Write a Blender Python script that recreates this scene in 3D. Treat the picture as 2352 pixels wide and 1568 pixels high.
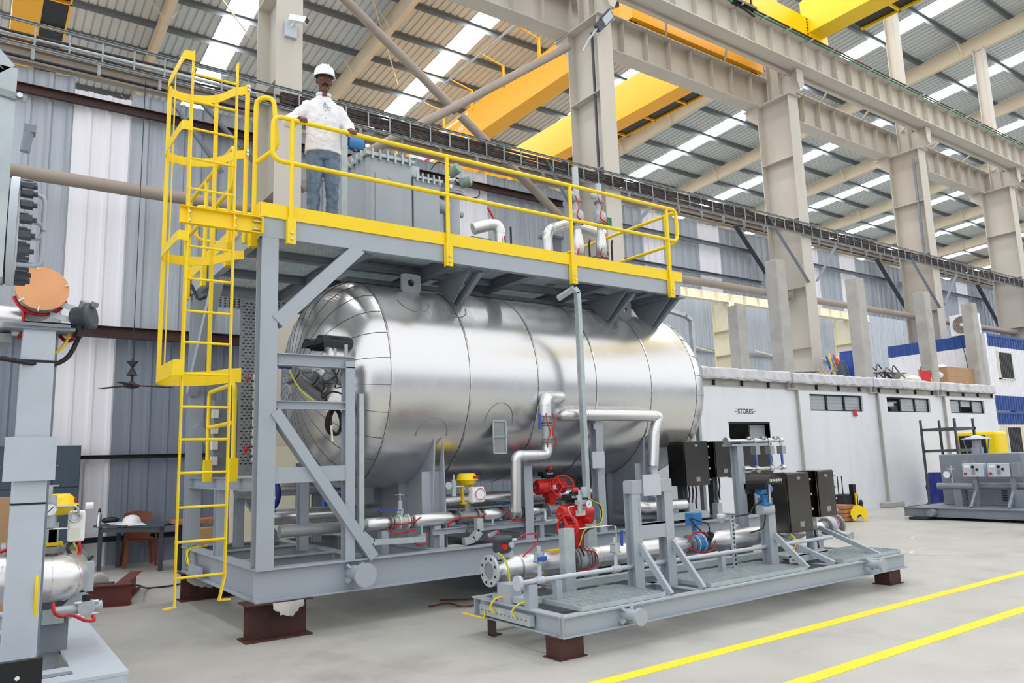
import bpy, math, random
from mathutils import Vector, Matrix
for o in list(bpy.data.objects): bpy.data.objects.remove(o)
S = bpy.context.scene; COL = S.collection; R_ = random.Random(7)
PI = math.pi
# ---------- camera (eye height 1.54 m, hall axis = X, into the scene = Y)
CF = 1736.726; CP = Vector((0, 0, 1.54))
RT = Vector((0.81614203, -0.57693868, -0.03246448)); UP = Vector((-0.0637391, -0.14571979, 0.98727052)); FW = Vector((0.57432527, 0.80368371, 0.1557016))
cam = bpy.data.objects.new('camera', bpy.data.cameras.new('camera')); COL.objects.link(cam)
M4 = Matrix.Identity(4)
for i in range(3):
    M4[i][0] = RT[i]; M4[i][1] = UP[i]; M4[i][2] = -FW[i]; M4[i][3] = CP[i]
cam.matrix_world = M4
cam.data.sensor_width = 36; cam.data.lens = CF / 2352 * 36; cam.data.clip_end = 300
S.camera = cam
# ---------- world, daylight, exposure
W = bpy.data.worlds.new('daylight'); S.world = W; W.use_nodes = True
WN = W.node_tree; bg = WN.nodes['Background']
bg.inputs['Color'].default_value = (.97, .985, 1, 1); bg.inputs['Strength'].default_value = .85
SKY_STRENGTH = 13.0
S.view_settings.view_transform = 'Standard'; S.view_settings.look = 'None'; S.view_settings.gamma = 1
S.view_settings.use_curve_mapping = False; S.view_settings.exposure = 0.74
S.cycles.use_denoising = True; S.cycles.max_bounces = 7; S.cycles.diffuse_bounces = 4; S.cycles.glossy_bounces = 4
S.cycles.sample_clamp_indirect = 6; S.cycles.caustics_reflective = False; S.cycles.caustics_refractive = False

def at(px, py, X=None, Y=None, Z=None):
    d = RT * ((px - 1176) / CF) + UP * ((784 - py) / CF) + FW
    t = (X - CP.x) / d.x if X is not None else (Y - CP.y) / d.y if Y is not None else (Z - CP.z) / d.z
    return CP + d * t

# ---------- materials
def lin(c): return tuple(((x / 255) / 12.92 if x / 255 <= .04045 else ((x / 255 + .055) / 1.055) ** 2.4) for x in c)
MT = {}
def mat(name, rgb, rough=.5, metal=0., var=.06, scale=6., bump=0., emit=0., spec=.5, stretch=None, dirt=None, dirt_amt=.0):
    m = bpy.data.materials.new(name); m.use_nodes = True; N = m.node_tree.nodes; L = m.node_tree.links
    b = N['Principled BSDF']; c = lin(rgb)
    tc = N.new('ShaderNodeTexCoord'); mp = N.new('ShaderNodeMapping'); L.new(tc.outputs['Object'], mp.inputs['Vector'])
    if stretch: mp.inputs['Scale'].default_value = stretch
    nz = N.new('ShaderNodeTexNoise'); nz.inputs['Scale'].default_value = scale; nz.inputs['Detail'].default_value = 5
    L.new(mp.outputs['Vector'], nz.inputs['Vector'])
    rp = N.new('ShaderNodeValToRGB'); rp.color_ramp.elements[0].position = .3; rp.color_ramp.elements[1].position = .7
    rp.color_ramp.elements[0].color = (*[max(0, x * (1 - var)) for x in c], 1); rp.color_ramp.elements[1].color = (*[min(1, x * (1 + var)) for x in c], 1)
    L.new(nz.outputs['Fac'], rp.inputs['Fac']); out = rp.outputs['Color']
    if dirt:
        n2 = N.new('ShaderNodeTexNoise'); n2.inputs['Scale'].default_value = scale * .35; n2.inputs['Detail'].default_value = 8; n2.inputs['Roughness'].default_value = .7
        L.new(mp.outputs['Vector'], n2.inputs['Vector'])
        r2 = N.new('ShaderNodeValToRGB'); r2.color_ramp.elements[0].position = .52; r2.color_ramp.elements[1].position = .75
        r2.color_ramp.elements[0].color = (0, 0, 0, 1); r2.color_ramp.elements[1].color = (dirt_amt,) * 3 + (1,)
        L.new(n2.outputs['Fac'], r2.inputs['Fac'])
        mx = N.new('ShaderNodeMixRGB'); mx.inputs['Color2'].default_value = (*lin(dirt), 1)
        L.new(r2.outputs['Color'], mx.inputs['Fac']); L.new(out, mx.inputs['Color1']); out = mx.outputs['Color']
    L.new(out, b.inputs['Base Color'])
    b.inputs['Roughness'].default_value = rough; b.inputs['Metallic'].default_value = metal; b.inputs['Specular IOR Level'].default_value = spec
    if bump:
        bp = N.new('ShaderNodeBump'); bp.inputs['Strength'].default_value = bump; bp.inputs['Distance'].default_value = .01
        L.new(nz.outputs['Fac'], bp.inputs['Height']); L.new(bp.outputs['Normal'], b.inputs['Normal'])
    if emit:
        b.inputs['Emission Color'].default_value = (*c, 1); b.inputs['Emission Strength'].default_value = emit
    MT[name] = m; return m
mat('floor', (186, 184, 178), .42, var=.07, scale=1.6, dirt=(128, 122, 112), dirt_amt=.7, bump=.03)
mat('grey', (168, 176, 186), .42, var=.03, scale=3)
mat('dgrey', (70, 76, 86), .5, var=.08)
mat('mgrey', (128, 136, 146), .45, var=.05)
mat('pale', (190, 198, 208), .5, var=.03)
mat('beige', (196, 190, 180), .6, var=.05, scale=1.2, stretch=(1, 1, .3), dirt=(168, 155, 136), dirt_amt=.45)
mat('cream', (226, 219, 196), .6, var=.03, scale=2)
mat('rafter', (205, 194, 172), .6, var=.04, scale=1.)
mat('purlin', (112, 118, 122), .55, .2, var=.06)
mat('roof', (190, 196, 198), .6, .1, var=.05, scale=1.5, stretch=(1, .15, 1))
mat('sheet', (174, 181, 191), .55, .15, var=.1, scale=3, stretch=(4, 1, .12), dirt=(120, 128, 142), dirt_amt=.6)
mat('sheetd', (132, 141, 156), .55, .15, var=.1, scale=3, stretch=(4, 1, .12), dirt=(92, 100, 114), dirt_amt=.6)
mat('clearsheet', (240, 239, 246), .5, var=.03, scale=3, stretch=(4, 1, .12))
mat('brown', (64, 44, 42), .65, var=.2, scale=4, dirt=(104, 66, 48), dirt_amt=.5)
mat('pipebrown', (158, 146, 134), .6, var=.06, scale=3, dirt=(120, 100, 86), dirt_amt=.5)
mat('rust', (70, 40, 34), .7, var=.25, scale=5, dirt=(132, 76, 44), dirt_amt=.7)
mat('redox', (98, 44, 40), .6, var=.15, scale=5)
mat('yellow', (250, 215, 12), .38, var=.02)
mat('yline', (238, 222, 40), .6, var=.06, scale=8)
mat('orange', (250, 178, 24), .4, var=.02)
mat('cyellow', (245, 205, 12), .4, var=.02)
mat('galv', (182, 192, 196), .42, .25, var=.1, scale=9)
mat('galvd', (146, 152, 155), .45, .3, var=.15, scale=9)
mat('steel', (200, 202, 204), .25, 1., var=.06)
mat('dsteel', (92, 89, 86), .16, 1., var=.1, scale=2)
mat('castgrey', (150, 152, 154), .45, .35, var=.1)
mat('black', (16, 17, 20), .4, var=.1)
mat('rubber', (22, 22, 26), .6, var=.1)
mat('dark', (34, 36, 42), .6, var=.1)
mat('red', (205, 26, 24), .35, var=.04)
mat('redc', (196, 28, 36), .45, var=.04)
mat('blue', (38, 78, 168), .4, var=.05)
mat('tblue', (62, 128, 190), .4, var=.04)
mat('white', (240, 241, 243), .4, var=.01)
mat('wallwhite', (226, 229, 236), .75, var=.03, scale=2, stretch=(1, 1, .25), dirt=(188, 184, 186), dirt_amt=.6)
mat('concrete', (178, 176, 172), .85, var=.1, scale=3, bump=.3, dirt=(120, 112, 104), dirt_amt=.55)
mat('slabwhite', (208, 208, 214), .85, var=.06, scale=5, bump=.5, dirt=(92, 86, 82), dirt_amt=.6)
mat('glass', (150, 160, 164), .25, var=.1, scale=2)
mat('wood', (176, 118, 82), .65, var=.12, scale=3, stretch=(6, 1, 1))
mat('card', (176, 140, 104), .8, var=.06, scale=3)
mat('paper', (222, 160, 112), .7, var=.08, scale=5)
mat('chair', (128, 72, 52), .4, var=.08)
mat('cable', (24, 24, 28), .5)
mat('bundle', (62, 54, 52), .7, var=.2)
mat('ygreen', (212, 208, 60), .45)
mat('green', (30, 120, 84), .5)
mat('zip', (232, 228, 214), .5)
mat('skin', (104, 66, 52), .5, var=.05, scale=20)
mat('hair', (20, 18, 18), .7)
mat('cloth', (236, 236, 242), .8, var=.015, scale=14, bump=.2)
mat('jeans', (104, 124, 146), .85, var=.22, scale=7, stretch=(2, 2, .6), bump=.25)
mat('shoe', (40, 34, 32), .5)
mat('cblue', (36, 74, 146), .5, var=.06)
mat('cwhite', (232, 234, 240), .55, var=.02)
mat('tarp', (34, 52, 140), .55, var=.15, scale=5)
mat('sgreen', (132, 156, 146), .5, var=.04)
mat('locker', (66, 80, 94), .45, var=.05)
mat('brass', (180, 140, 70), .3, .9)
mat('lamp', (250, 250, 250), .4)
def alu(name, rough, c):
    m = bpy.data.materials.new(name); m.use_nodes = True; N = m.node_tree.nodes; L = m.node_tree.links; b = N['Principled BSDF']
    b.inputs['Metallic'].default_value = .86
    tc = N.new('ShaderNodeTexCoord'); mp = N.new('ShaderNodeMapping'); mp.inputs['Scale'].default_value = (1.6, .5, .5)
    L.new(tc.outputs['Object'], mp.inputs['Vector'])
    n = N.new('ShaderNodeTexNoise'); n.inputs['Scale'].default_value = 2.2; n.inputs['Detail'].default_value = 6; L.new(mp.outputs['Vector'], n.inputs['Vector'])
    r = N.new('ShaderNodeMapRange'); r.inputs['To Min'].default_value = rough * .7; r.inputs['To Max'].default_value = rough * 1.4
    L.new(n.outputs['Fac'], r.inputs['Value']); L.new(r.outputs['Result'], b.inputs['Roughness'])
    rp = N.new('ShaderNodeValToRGB'); rp.color_ramp.elements[0].color = (*[x * .92 for x in lin(c)], 1); rp.color_ramp.elements[1].color = (*lin(c), 1)
    L.new(n.outputs['Fac'], rp.inputs['Fac']); L.new(rp.outputs['Color'], b.inputs['Base Color'])
    n2 = N.new('ShaderNodeTexNoise'); n2.inputs['Scale'].default_value = 3.5; n2.inputs['Detail'].default_value = 2; L.new(tc.outputs['Object'], n2.inputs['Vector'])
    bp = N.new('ShaderNodeBump'); bp.inputs['Strength'].default_value = .05; bp.inputs['Distance'].default_value = .02
    L.new(n2.outputs['Fac'], bp.inputs['Height']); L.new(bp.outputs['Normal'], b.inputs['Normal'])
    MT[name] = m
alu('alu', .25, (222, 222, 224)); alu('alup', .33, (230, 230, 232))
m = mat('skylight', (255, 255, 255), .6, var=0); m.node_tree.nodes['Principled BSDF'].inputs['Emission Strength'].default_value = SKY_STRENGTH
m.node_tree.nodes['Principled BSDF'].inputs['Emission Color'].default_value = (.96, .98, 1, 1)

# ---------- mesh builder
class MB:
    def __init__(s): s.v = []; s.f = []; s.s = []
    def add(s, vs, fs, smooth=False):
        n = len(s.v); s.v += [tuple(v) for v in vs]; s.f += [tuple(i + n for i in f) for f in fs]
        s.s += [smooth] * len(fs); return s
    def box(s, x0, y0, z0, x1, y1, z1):
        vs = [(x, y, z) for z in (z0, z1) for y in (y0, y1) for x in (x0, x1)]
        return s.add(vs, [(0, 2, 3, 1), (4, 5, 7, 6), (0, 1, 5, 4), (1, 3, 7, 5), (3, 2, 6, 7), (2, 0, 4, 6)])
    def prism(s, poly, ext):
        n = len(poly); e = Vector(ext); a = [Vector(p) for p in poly]
        s.add(a + [p + e for p in a], [tuple(range(n))[::-1], tuple(range(n, 2 * n))] + [(i, (i + 1) % n, n + (i + 1) % n, n + i) for i in range(n)]); return s
    def frame(s, p0, p1, up):
        d = (Vector(p1) - Vector(p0)).normalized(); u = Vector(up); u = u - d * u.dot(d)
        if u.length < 1e-4: u = Vector((0, 1, 0)) if abs(d.y) < .9 else Vector((1, 0, 0)); u = u - d * u.dot(d)
        u.normalize(); return d, u, d.cross(u)
    def prof(s, p0, p1, prof, up=(0, 0, 1)):          # extrude a 2-D profile (side, up) from p0 to p1
        d, u, w = s.frame(p0, p1, up); p0 = Vector(p0)
        return s.prism([p0 + w * a + u * b for a, b in prof], Vector(p1) - p0)
    def bar(s, p0, p1, w, h, up=(0, 0, 1)):
        return s.prof(p0, p1, [(-w / 2, -h / 2), (w / 2, -h / 2), (w / 2, h / 2), (-w / 2, h / 2)], up)
    def ibeam(s, p0, p1, h, w, tf=.012, tw=.01, up=(0, 0, 1)):
        a, b = w / 2, h / 2; t = tw / 2
        return s.prof(p0, p1, [(-a, -b), (a, -b), (a, -b + tf), (t, -b + tf), (t, b - tf), (a, b - tf), (a, b), (-a, b), (-a, b - tf), (-t, b - tf), (-t, -b + tf), (-a, -b + tf)], up)
    def chan(s, p0, p1, h, w, t=.008, up=(0, 0, 1), flip=1):   # web at side 0, flanges toward +side*flip
        b = h / 2; f = flip; P = [(0, -b), (w * f, -b), (w * f, -b + t), (t * f, -b + t), (t * f, b - t), (w * f, b - t), (w * f, b), (0, b)]
        return s.prof(p0, p1, P if f > 0 else P[::-1], up)
    def angle(s, p0, p1, a, b, t=.006, up=(0, 0, 1), flip=1):
        f = flip; P = [(0, 0), (a * f, 0), (a * f, t), (t * f, t), (t * f, b), (0, b)]
        return s.prof(p0, p1, P if f > 0 else P[::-1], up)
    def cyl(s, p0, p1, r, r2=None, n=16, caps=True, smooth=True):
        r2 = r if r2 is None else r2; p0 = Vector(p0); p1 = Vector(p1); d, u, w = s.frame(p0, p1, (0, 0, 1))
        c = [(math.cos(2 * PI * i / n), math.sin(2 * PI * i / n)) for i in range(n)]
        A = [p0 + (u * x + w * y) * r for x, y in c]; B = [p1 + (u * x + w * y) * r2 for x, y in c]
        s.add(A + B, [(i, (i + 1) % n, n + (i + 1) % n, n + i) for i in range(n)], smooth)
        if caps: s.add(A, [tuple(range(n))[::-1]]); s.add(B, [tuple(range(n))])
        return s
    def lathe(s, p0, p1, prof, n=20, smooth=True, hard=False):   # prof: (t along metres, radius)
        p0 = Vector(p0); d, u, w = s.frame(p0, p1, (0, 0, 1)); c = [(math.cos(2 * PI * i / n), math.sin(2 * PI * i / n)) for i in range(n)]
        rings = [[p0 + d * t + (u * x + w * y) * r for x, y in c] for t, r in prof]
        if hard:
            for A, B in zip(rings, rings[1:]): s.add(A + B, [(i, (i + 1) % n, n + (i + 1) % n, n + i) for i in range(n)], smooth)
        else:
            s.add([v for q in rings for v in q], [(k * n + i, k * n + (i + 1) % n, (k + 1) * n + (i + 1) % n, (k + 1) * n + i) for k in range(len(prof) - 1) for i in range(n)], smooth)
        if prof[0][1] > 1e-4: s.add(rings[0], [tuple(range(n))[::-1]])
        if prof[-1][1] > 1e-4: s.add(rings[-1], [tuple(range(n))])
        return s
    def tube(s, pts, r, n=8, closed=False, caps=True):
        P = [Vector(p) for p in pts]; m = len(P); rr = r if isinstance(r, (list, tuple)) else [r] * m; u = None; V = []
        for i in range(m):
            a = P[(i - 1) % m] if (closed or i) else P[0]; b = P[(i + 1) % m] if (closed or i < m - 1) else P[-1]
            d = (b - a).normalized()
            if u is None: _, u, w = s.frame((0, 0, 0), d, (0, 0, 1))
            u = u - d * u.dot(d)
            if u.length < 1e-5: _, u, w = s.frame((0, 0, 0), d, (.3, .5, 1))
            u.normalize(); w = d.cross(u)
            V += [P[i] + (u * math.cos(2 * PI * k / n) + w * math.sin(2 * PI * k / n)) * rr[i] for k in range(n)]
        F = [(i * n + k, i * n + (k + 1) % n, ((i + 1) % m) * n + (k + 1) % n, ((i + 1) % m) * n + k) for i in range(m if closed else m - 1) for k in range(n)]
        s.add(V, F, True)
        if caps and not closed: s.add(V[:n], [tuple(range(n))[::-1]]); s.add(V[-n:], [tuple(range(n))])
        return s
    def sphere(s, c, r, n=14, m=8, sc=(1, 1, 1)):
        c = Vector(c); V = []; 
        for j in range(m + 1):
            th = PI * j / m
            V += [c + Vector((math.sin(th) * math.cos(2 * PI * i / n) * r * sc[0], math.sin(th) * math.sin(2 * PI * i / n) * r * sc[1], math.cos(th) * r * sc[2])) for i in range(n)]
        return s.add(V, [(j * n + i, (j + 1) * n + i, (j + 1) * n + (i + 1) % n, j * n + (i + 1) % n) for j in range(m) for i in range(n)], True)
    def ring(s, c, axis, R, r, n=24, k=8):
        d, u, w = s.frame((0, 0, 0), axis, (0, 0, 1)); c = Vector(c)
        return s.tube([c + (u * math.cos(2 * PI * i / n) + w * math.sin(2 * PI * i / n)) * R for i in range(n)], r, k, closed=True)
    def grid(s, rows, smooth=True):
        n = len(rows[0]); return s.add([p for r in rows for p in r], [(j * n + i, j * n + i + 1, (j + 1) * n + i + 1, (j + 1) * n + i) for j in range(len(rows) - 1) for i in range(n - 1)], smooth)
    def sheet(s, rows, t, smooth=True):               # a grid with thickness t along its normal
        n = len(rows[0]); m = len(rows); g = [[Vector(p) for p in r] for r in rows]; low = []
        for j in range(m):
            q = []
            for i in range(n):
                a = g[j][min(i + 1, n - 1)] - g[j][max(i - 1, 0)]; b = g[min(j + 1, m - 1)][i] - g[max(j - 1, 0)][i]
                q.append(g[j][i] - a.cross(b).normalized() * t)
            low.append(q)
        s.grid(g, smooth); s.grid([r[::-1] for r in low], smooth)
        for a, b in ((g[0], low[0]), (low[-1], g[-1])): s.grid([b, a], False)
        for k in (0, -1):
            a = [r[k] for r in g]; b = [r[k] for r in low]; s.grid([a, b] if k == 0 else [b, a], False)
        return s
    def build(s, name, material, parent=None, bevel=0):
        me = bpy.data.meshes.new(name); me.from_pydata(s.v, [], s.f)
        me.polygons.foreach_set('use_smooth', s.s); me.update()
        me.materials.append(MT[material] if isinstance(material, str) else material)
        o = bpy.data.objects.new(name, me); COL.objects.link(o)
        if parent is not None:
            o.parent = parent
            L = Vector((0, 0, 0)); q = parent
            while q is not None: L += q.location; q = q.parent
            o.matrix_parent_inverse = Matrix.Translation(-L) if parent.type == 'EMPTY' else Matrix.Identity(4)
        if bevel:
            b = o.modifiers.new('bevel', 'BEVEL'); b.width = bevel; b.segments = 2; b.limit_method = 'ANGLE'; b.angle_limit = .6
        return o
def build_each(mb, name, material, parent):            # every free-standing piece of the builder becomes a part of its own
    n = len(mb.v); p = list(range(n))
    def find(a):
        while p[a] != a: p[a] = p[p[a]]; a = p[a]
        return a
    for f in mb.f:
        for q in f[1:]: p[find(q)] = find(f[0])
    isl = {}
    for i in range(n): isl.setdefault(find(i), []).append(i)
    G = []
    for k, vs in isl.items():
        lo = [min(mb.v[i][a] for i in vs) - 1e-4 for a in range(3)]; hi = [max(mb.v[i][a] for i in vs) + 1e-4 for a in range(3)]; ids = {k}
        again = True
        while again:
            again = False
            for g in G:
                if all(lo[a] <= g[1][a] and g[0][a] <= hi[a] for a in range(3)):
                    lo = [min(lo[a], g[0][a]) for a in range(3)]; hi = [max(hi[a], g[1][a]) for a in range(3)]; ids |= g[2]; G.remove(g); again = True; break
        G.append([lo, hi, ids])
    out = []; own = {k: i for i, g in enumerate(G) for k in g[2]}; subs = [MB() for _ in G]; mp = [{} for _ in G]
    for f, sm in zip(mb.f, mb.s):
        g = own[find(f[0])]; s = subs[g]; r = []
        for i in f:
            if i not in mp[g]: mp[g][i] = len(s.v); s.v.append(mb.v[i])
            r.append(mp[g][i])
        s.f.append(tuple(r)); s.s.append(sm)
    return [s.build(name, material, parent) for s in subs if s.f]
def rnd(pts, r, k=5):                                  # round the corners of a polyline
    P = [Vector(p) for p in pts]; out = [P[0]]
    for a, b, c in zip(P, P[1:], P[2:]):
        d0 = (a - b); d1 = (c - b); q = min(r, d0.length * .49, d1.length * .49); A = b + d0.normalized() * q; B = b + d1.normalized() * q
        for i in range(k + 1):
            t = i / k; out.append(A * (1 - t) ** 2 + b * 2 * t * (1 - t) + B * t * t)
    return out + [P[-1]]
def curve(pts, k=8):                                   # Catmull-Rom
    P = [Vector(p) for p in pts]; P = [P[0] * 2 - P[1]] + P + [P[-1] * 2 - P[-2]]; out = []
    for i in range(1, len(P) - 2):
        a, b, c, d = P[i - 1:i + 3]
        for j in range(k):
            t = j / k; out.append(.5 * ((2 * b) + (c - a) * t + (2 * a - 5 * b + 4 * c - d) * t * t + (3 * b - a - 3 * c + d) * t ** 3))
    return out + [P[-2]]
def tag(o, label, cat, group=None, kind=None):
    if label: o['label'] = label
    if cat: o['category'] = cat
    if group: o['group'] = group
    if kind: o['kind'] = kind
    return o
def thing(name, label, cat, loc=(0, 0, 0), group=None):
    o = bpy.data.objects.new(name, None); COL.objects.link(o); o.location = loc; o.empty_display_size = .1
    return tag(o, label, cat, group)
def struct(o): o['kind'] = 'structure'; return o
def lab(o, label): o['label'] = label; return o
def dup(root, loc, label=None, rotz=0., group=None):
    def cp(o, parent):
        c = o.copy(); COL.objects.link(c); c.parent = parent
        for ch in list(o.children): cp(ch, c)
        return c
    r = cp(root, None); r.location = loc; r.rotation_euler = (0, 0, rotz)
    if label: r['label'] = label
    if group: r['group'] = group
    return r
def text(name, body, size, origin, xdir, updir, material, parent=None, depth=.002):
    cu = bpy.data.curves.new(name, 'FONT'); cu.body = body; cu.size = size; cu.extrude = depth; cu.align_x = 'CENTER'; cu.align_y = 'CENTER'
    o = bpy.data.objects.new(name, cu); COL.objects.link(o)
    bpy.context.view_layer.update()
    me = bpy.data.meshes.new_from_object(o); bpy.data.objects.remove(o)
    x = Vector(xdir).normalized(); y = Vector(updir); y = (y - x * y.dot(x)).normalized(); z = x.cross(y)
    T = Matrix((x, y, z)).transposed().to_4x4(); T.translation = Vector(origin); me.transform(T)
    me.materials.append(MT[material]); o = bpy.data.objects.new(name, me); COL.objects.link(o)
    if parent is not None:
        o.parent = parent; L = Vector((0, 0, 0)); q = parent
        while q is not None: L += q.location; q = q.parent
        o.matrix_parent_inverse = Matrix.Translation(-L) if parent.type == 'EMPTY' else Matrix.Identity(4)
    return o
def lerp(a, b, t): return Vector(a) * (1 - t) + Vector(b) * t
# ================= SETTING: floor, walls, roof
struct(MB().box(-14, -16, -.2, 106, 42, 0).build('floor', 'floor'))
def corr(m, x0, x1, z, y, pitch=.31, dep=.035, dirx=1):      # trapezoid sheeting standing in the plane Y=y, ribs vertical
    n = max(1, round((x1 - x0) / pitch)); p = (x1 - x0) / n; prof = []
    for i in range(n):
        a = x0 + i * p; prof += [(a, 0), (a + p * .62, 0), (a + p * .72, -dep), (a + p * .9, -dep)]
    prof.append((x1, 0))
    m.grid([[(a, y + d, z[0]) for a, d in prof], [(a, y + d, z[1]) for a, d in prof]], False)
    m.grid([[(a, y + d + .012, z[1]) for a, d in prof], [(a, y + d + .012, z[0]) for a, d in prof]], False)
    return m
def wall_run(name, spans):
    for k, (x0, x1, z0, z1, y, mt) in enumerate(spans):
        o = struct(corr(MB(), x0, x1, (z0, z1), y).build(name, mt))
YW = 14.7
wall_run('wall_back', [(-9, 1.1, 4.0, 8.55, YW, 'sheet'), (1.1, 2.03, 4.0, 8.35, YW - .004, 'clearsheet'), (2.03, 8.95, 4.0, 8.5, YW, 'sheet'),
    (8.95, 9.9, 4, 8.5, YW - .004, 'clearsheet'), (9.9, 15.2, 4., 8.5, YW, 'sheet'), (15.2, 16., 6.42, 8.5, YW - .004, 'clearsheet'), (16., 17.55, 6.42, 8.5, YW, 'sheet'),
    (17.55, 18.52, 6.42, 8.5, YW - .004, 'clearsheet'), (18.52, 22.6, 6.42, 8.5, YW, 'sheet'), (22.6, 23.75, 6.42, 8.5, YW - .004, 'clearsheet'),
    (23.75, 25.1, 6.42, 8.5, YW, 'sheet'), (25.1, 26.1, 6.42, 8.5, YW - .004, 'clearsheet'), (26.1, 33.9, 6.42, 8.5, YW, 'sheet'), (33.9, 34.9, 6.42, 8.5, YW - .004, 'clearsheet'),
    (34.9, 80, 6.42, 8.5, YW, 'sheet'),
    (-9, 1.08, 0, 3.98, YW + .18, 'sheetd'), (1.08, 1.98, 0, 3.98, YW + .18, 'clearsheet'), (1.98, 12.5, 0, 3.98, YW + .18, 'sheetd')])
def girt(name, p0, p1, h, w, mt, label):
    return tag(MB().chan(p0, p1, h, w, .008).build(name, mt), label, 'wall rail')
girt('wall_rail', (-9, 14.6, 8.1), (12.2, 14.6, 8.1), .16, .08, 'brown', 'long dark brown rail across the grey wall sheets just under their top edge')
girt('wall_rail', (-9, 14.55, 3.96), (12.2, 14.55, 3.96), .2, .1, 'brown', 'dark brown rail behind the ladder where upper and lower wall sheets overlap')
girt('wall_rail', (-9, 14.8, 1.83), (12.2, 14.8, 1.83), .07, .06, 'dark', 'thin dark rail low on the wall just above the top of the desk')
girt('wall_rail', (-9, 14.8, .45), (12.2, 14.8, .45), .09, .06, 'dark', 'dark rail at shin height on the wall behind the brown chair')
girt('wall_rail', (13, 14.58, 7.85), (20, 14.58, 7.85), .12, .07, 'mgrey', 'grey rail across the wall sheets right of the yellow platform end')
girt('wall_rail', (21, 14.58, 7.85), (28.2, 14.58, 7.85), .12, .07, 'mgrey', 'grey rail across the wall sheets above the blue plastic drum')
girt('wall_rail', (29, 14.58, 7.85), (36.2, 14.58, 7.85), .12, .07, 'mgrey', 'grey rail across the wall sheets behind the air conditioner')
girt('wall_rail', (13, 14.5, 6.85), (20.2, 14.5, 6.85), .1, .1, 'mgrey', 'lower grey rail on the wall right of the platform, above the brown strut')
# roof: one slope falling away from the camera
def ZR(y): return 19.5 - .075 * (y - 11)
SK = [-1.2, 7.5, 16.15, 24.6, 32.8, 40.8, 48.8, 56.8, 64.8, 72.8, 80.8]
def roof_sheet(x0, x1):
    m = MB(); n = round((x1 - x0) / .3); p = (x1 - x0) / n; prof = []
    for i in range(n):
        a = x0 + i * p; prof += [(a, 0), (a + p * .7, 0), (a + p * .78, .05), (a + p * .92, .05)]
    prof.append((x1, 0)); y0, y1 = 4.5, 38
    m.grid([[(a, y1, ZR(y1) + .93 + d) for a, d in prof], [(a, y0, ZR(y0) + .93 + d) for a, d in prof]], False)
    m.grid([[(a, y0, ZR(y0) + .96 + d) for a, d in prof], [(a, y1, ZR(y1) + .96 + d) for a, d in prof]], False)
    return struct(m.build('ceiling', 'roof'))
xs = [-12] + [v for k in SK for v in (k - .52, k + .52)] + [104]
for a, b in zip(xs[::2], xs[1::2]): roof_sheet(a, b)
for i, k in enumerate(SK):
    m = MB(); m.add([(k - .52, 4.5, ZR(4.5) + .95), (k - .52, 38, ZR(38) + .95), (k + .52, 38, ZR(38) + .95), (k + .52, 4.5, ZR(4.5) + .95)], [(0, 1, 2, 3)])
    struct(m.build('window_%d' % (i + 1), 'skylight'))
for i in range(17):
    y = 6.1 + 1.5 * 1.06 * i * 1.26
    if y > 37.5: break
    tag(MB().prof((-12, y, ZR(y) + .8), (104, y, ZR(y) + .8), [(-.06, -.12), (-.05, -.12), (-.05, .1), (.06, .1), (.06, .115), (-.06, .115)]).build('roof_purlin', 'purlin'),
        'dark grey roof purlin running the length of the hall under the sheets', 'purlin', 'roof purlins under the sheets')
for i, x in enumerate([4.95, 12.5, 20.45, 28.5, 36.4, 44.4, 52.4, 60.4, 68.4, 76.4]):
    t = thing('roof_rafter', 'beige tapered steel roof rafter crossing the hall under the purlins', 'rafter', (x, 14, ZR(14)), 'beige roof rafters')
    MB().prof((x, 37.5, ZR(37.5) + .3), (x, 4.5, ZR(4.5) + .3), [(-.11, -.3), (.11, -.3), (.11, -.285), (.008, -.285), (.008, .375), (.11, .375), (.11, .39), (-.11, .39), (-.11, .375), (-.008, .375), (-.008, -.285), (-.11, -.285)]).build('beam', 'rafter', t)
    for j in range(9):
        y = 7 + j * 3.6
        b = MB()
        b.bar((x + .02, y, ZR(y) + .06), (x + .5, y, ZR(y) + .72), .05, .012)
        b.bar((x - .02, y, ZR(y) + .06), (x - .5, y, ZR(y) + .72), .05, .012); b.build('flange_brace', 'rafter', t)
struct(corr(MB(), -12, 104, (0, 18.4), 37.9, .3).build('wall_far', 'sheet'))
struct(corr(MB(), -12, 104, (0, 5.5), -17, .4).build('wall_front_added', 'sheet'))  # unseen wall behind camera, added to band the tank reflections, low for fill light
m = MB(); n = 130
for (y0, y1) in ((-15, 38),):
    prof = []
    for i in range(n):
        a = y0 + i * (y1 - y0) / n; p = (y1 - y0) / n; prof += [(a, 0), (a + p * .6, 0), (a + p * .7, .04), (a + p * .9, .04)]
    m.grid([[(103 + d, a, 0) for a, d in prof], [(103 + d, a, 19) for a, d in prof]], False)
struct(m.build('wall_right', 'sheet'))
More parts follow.
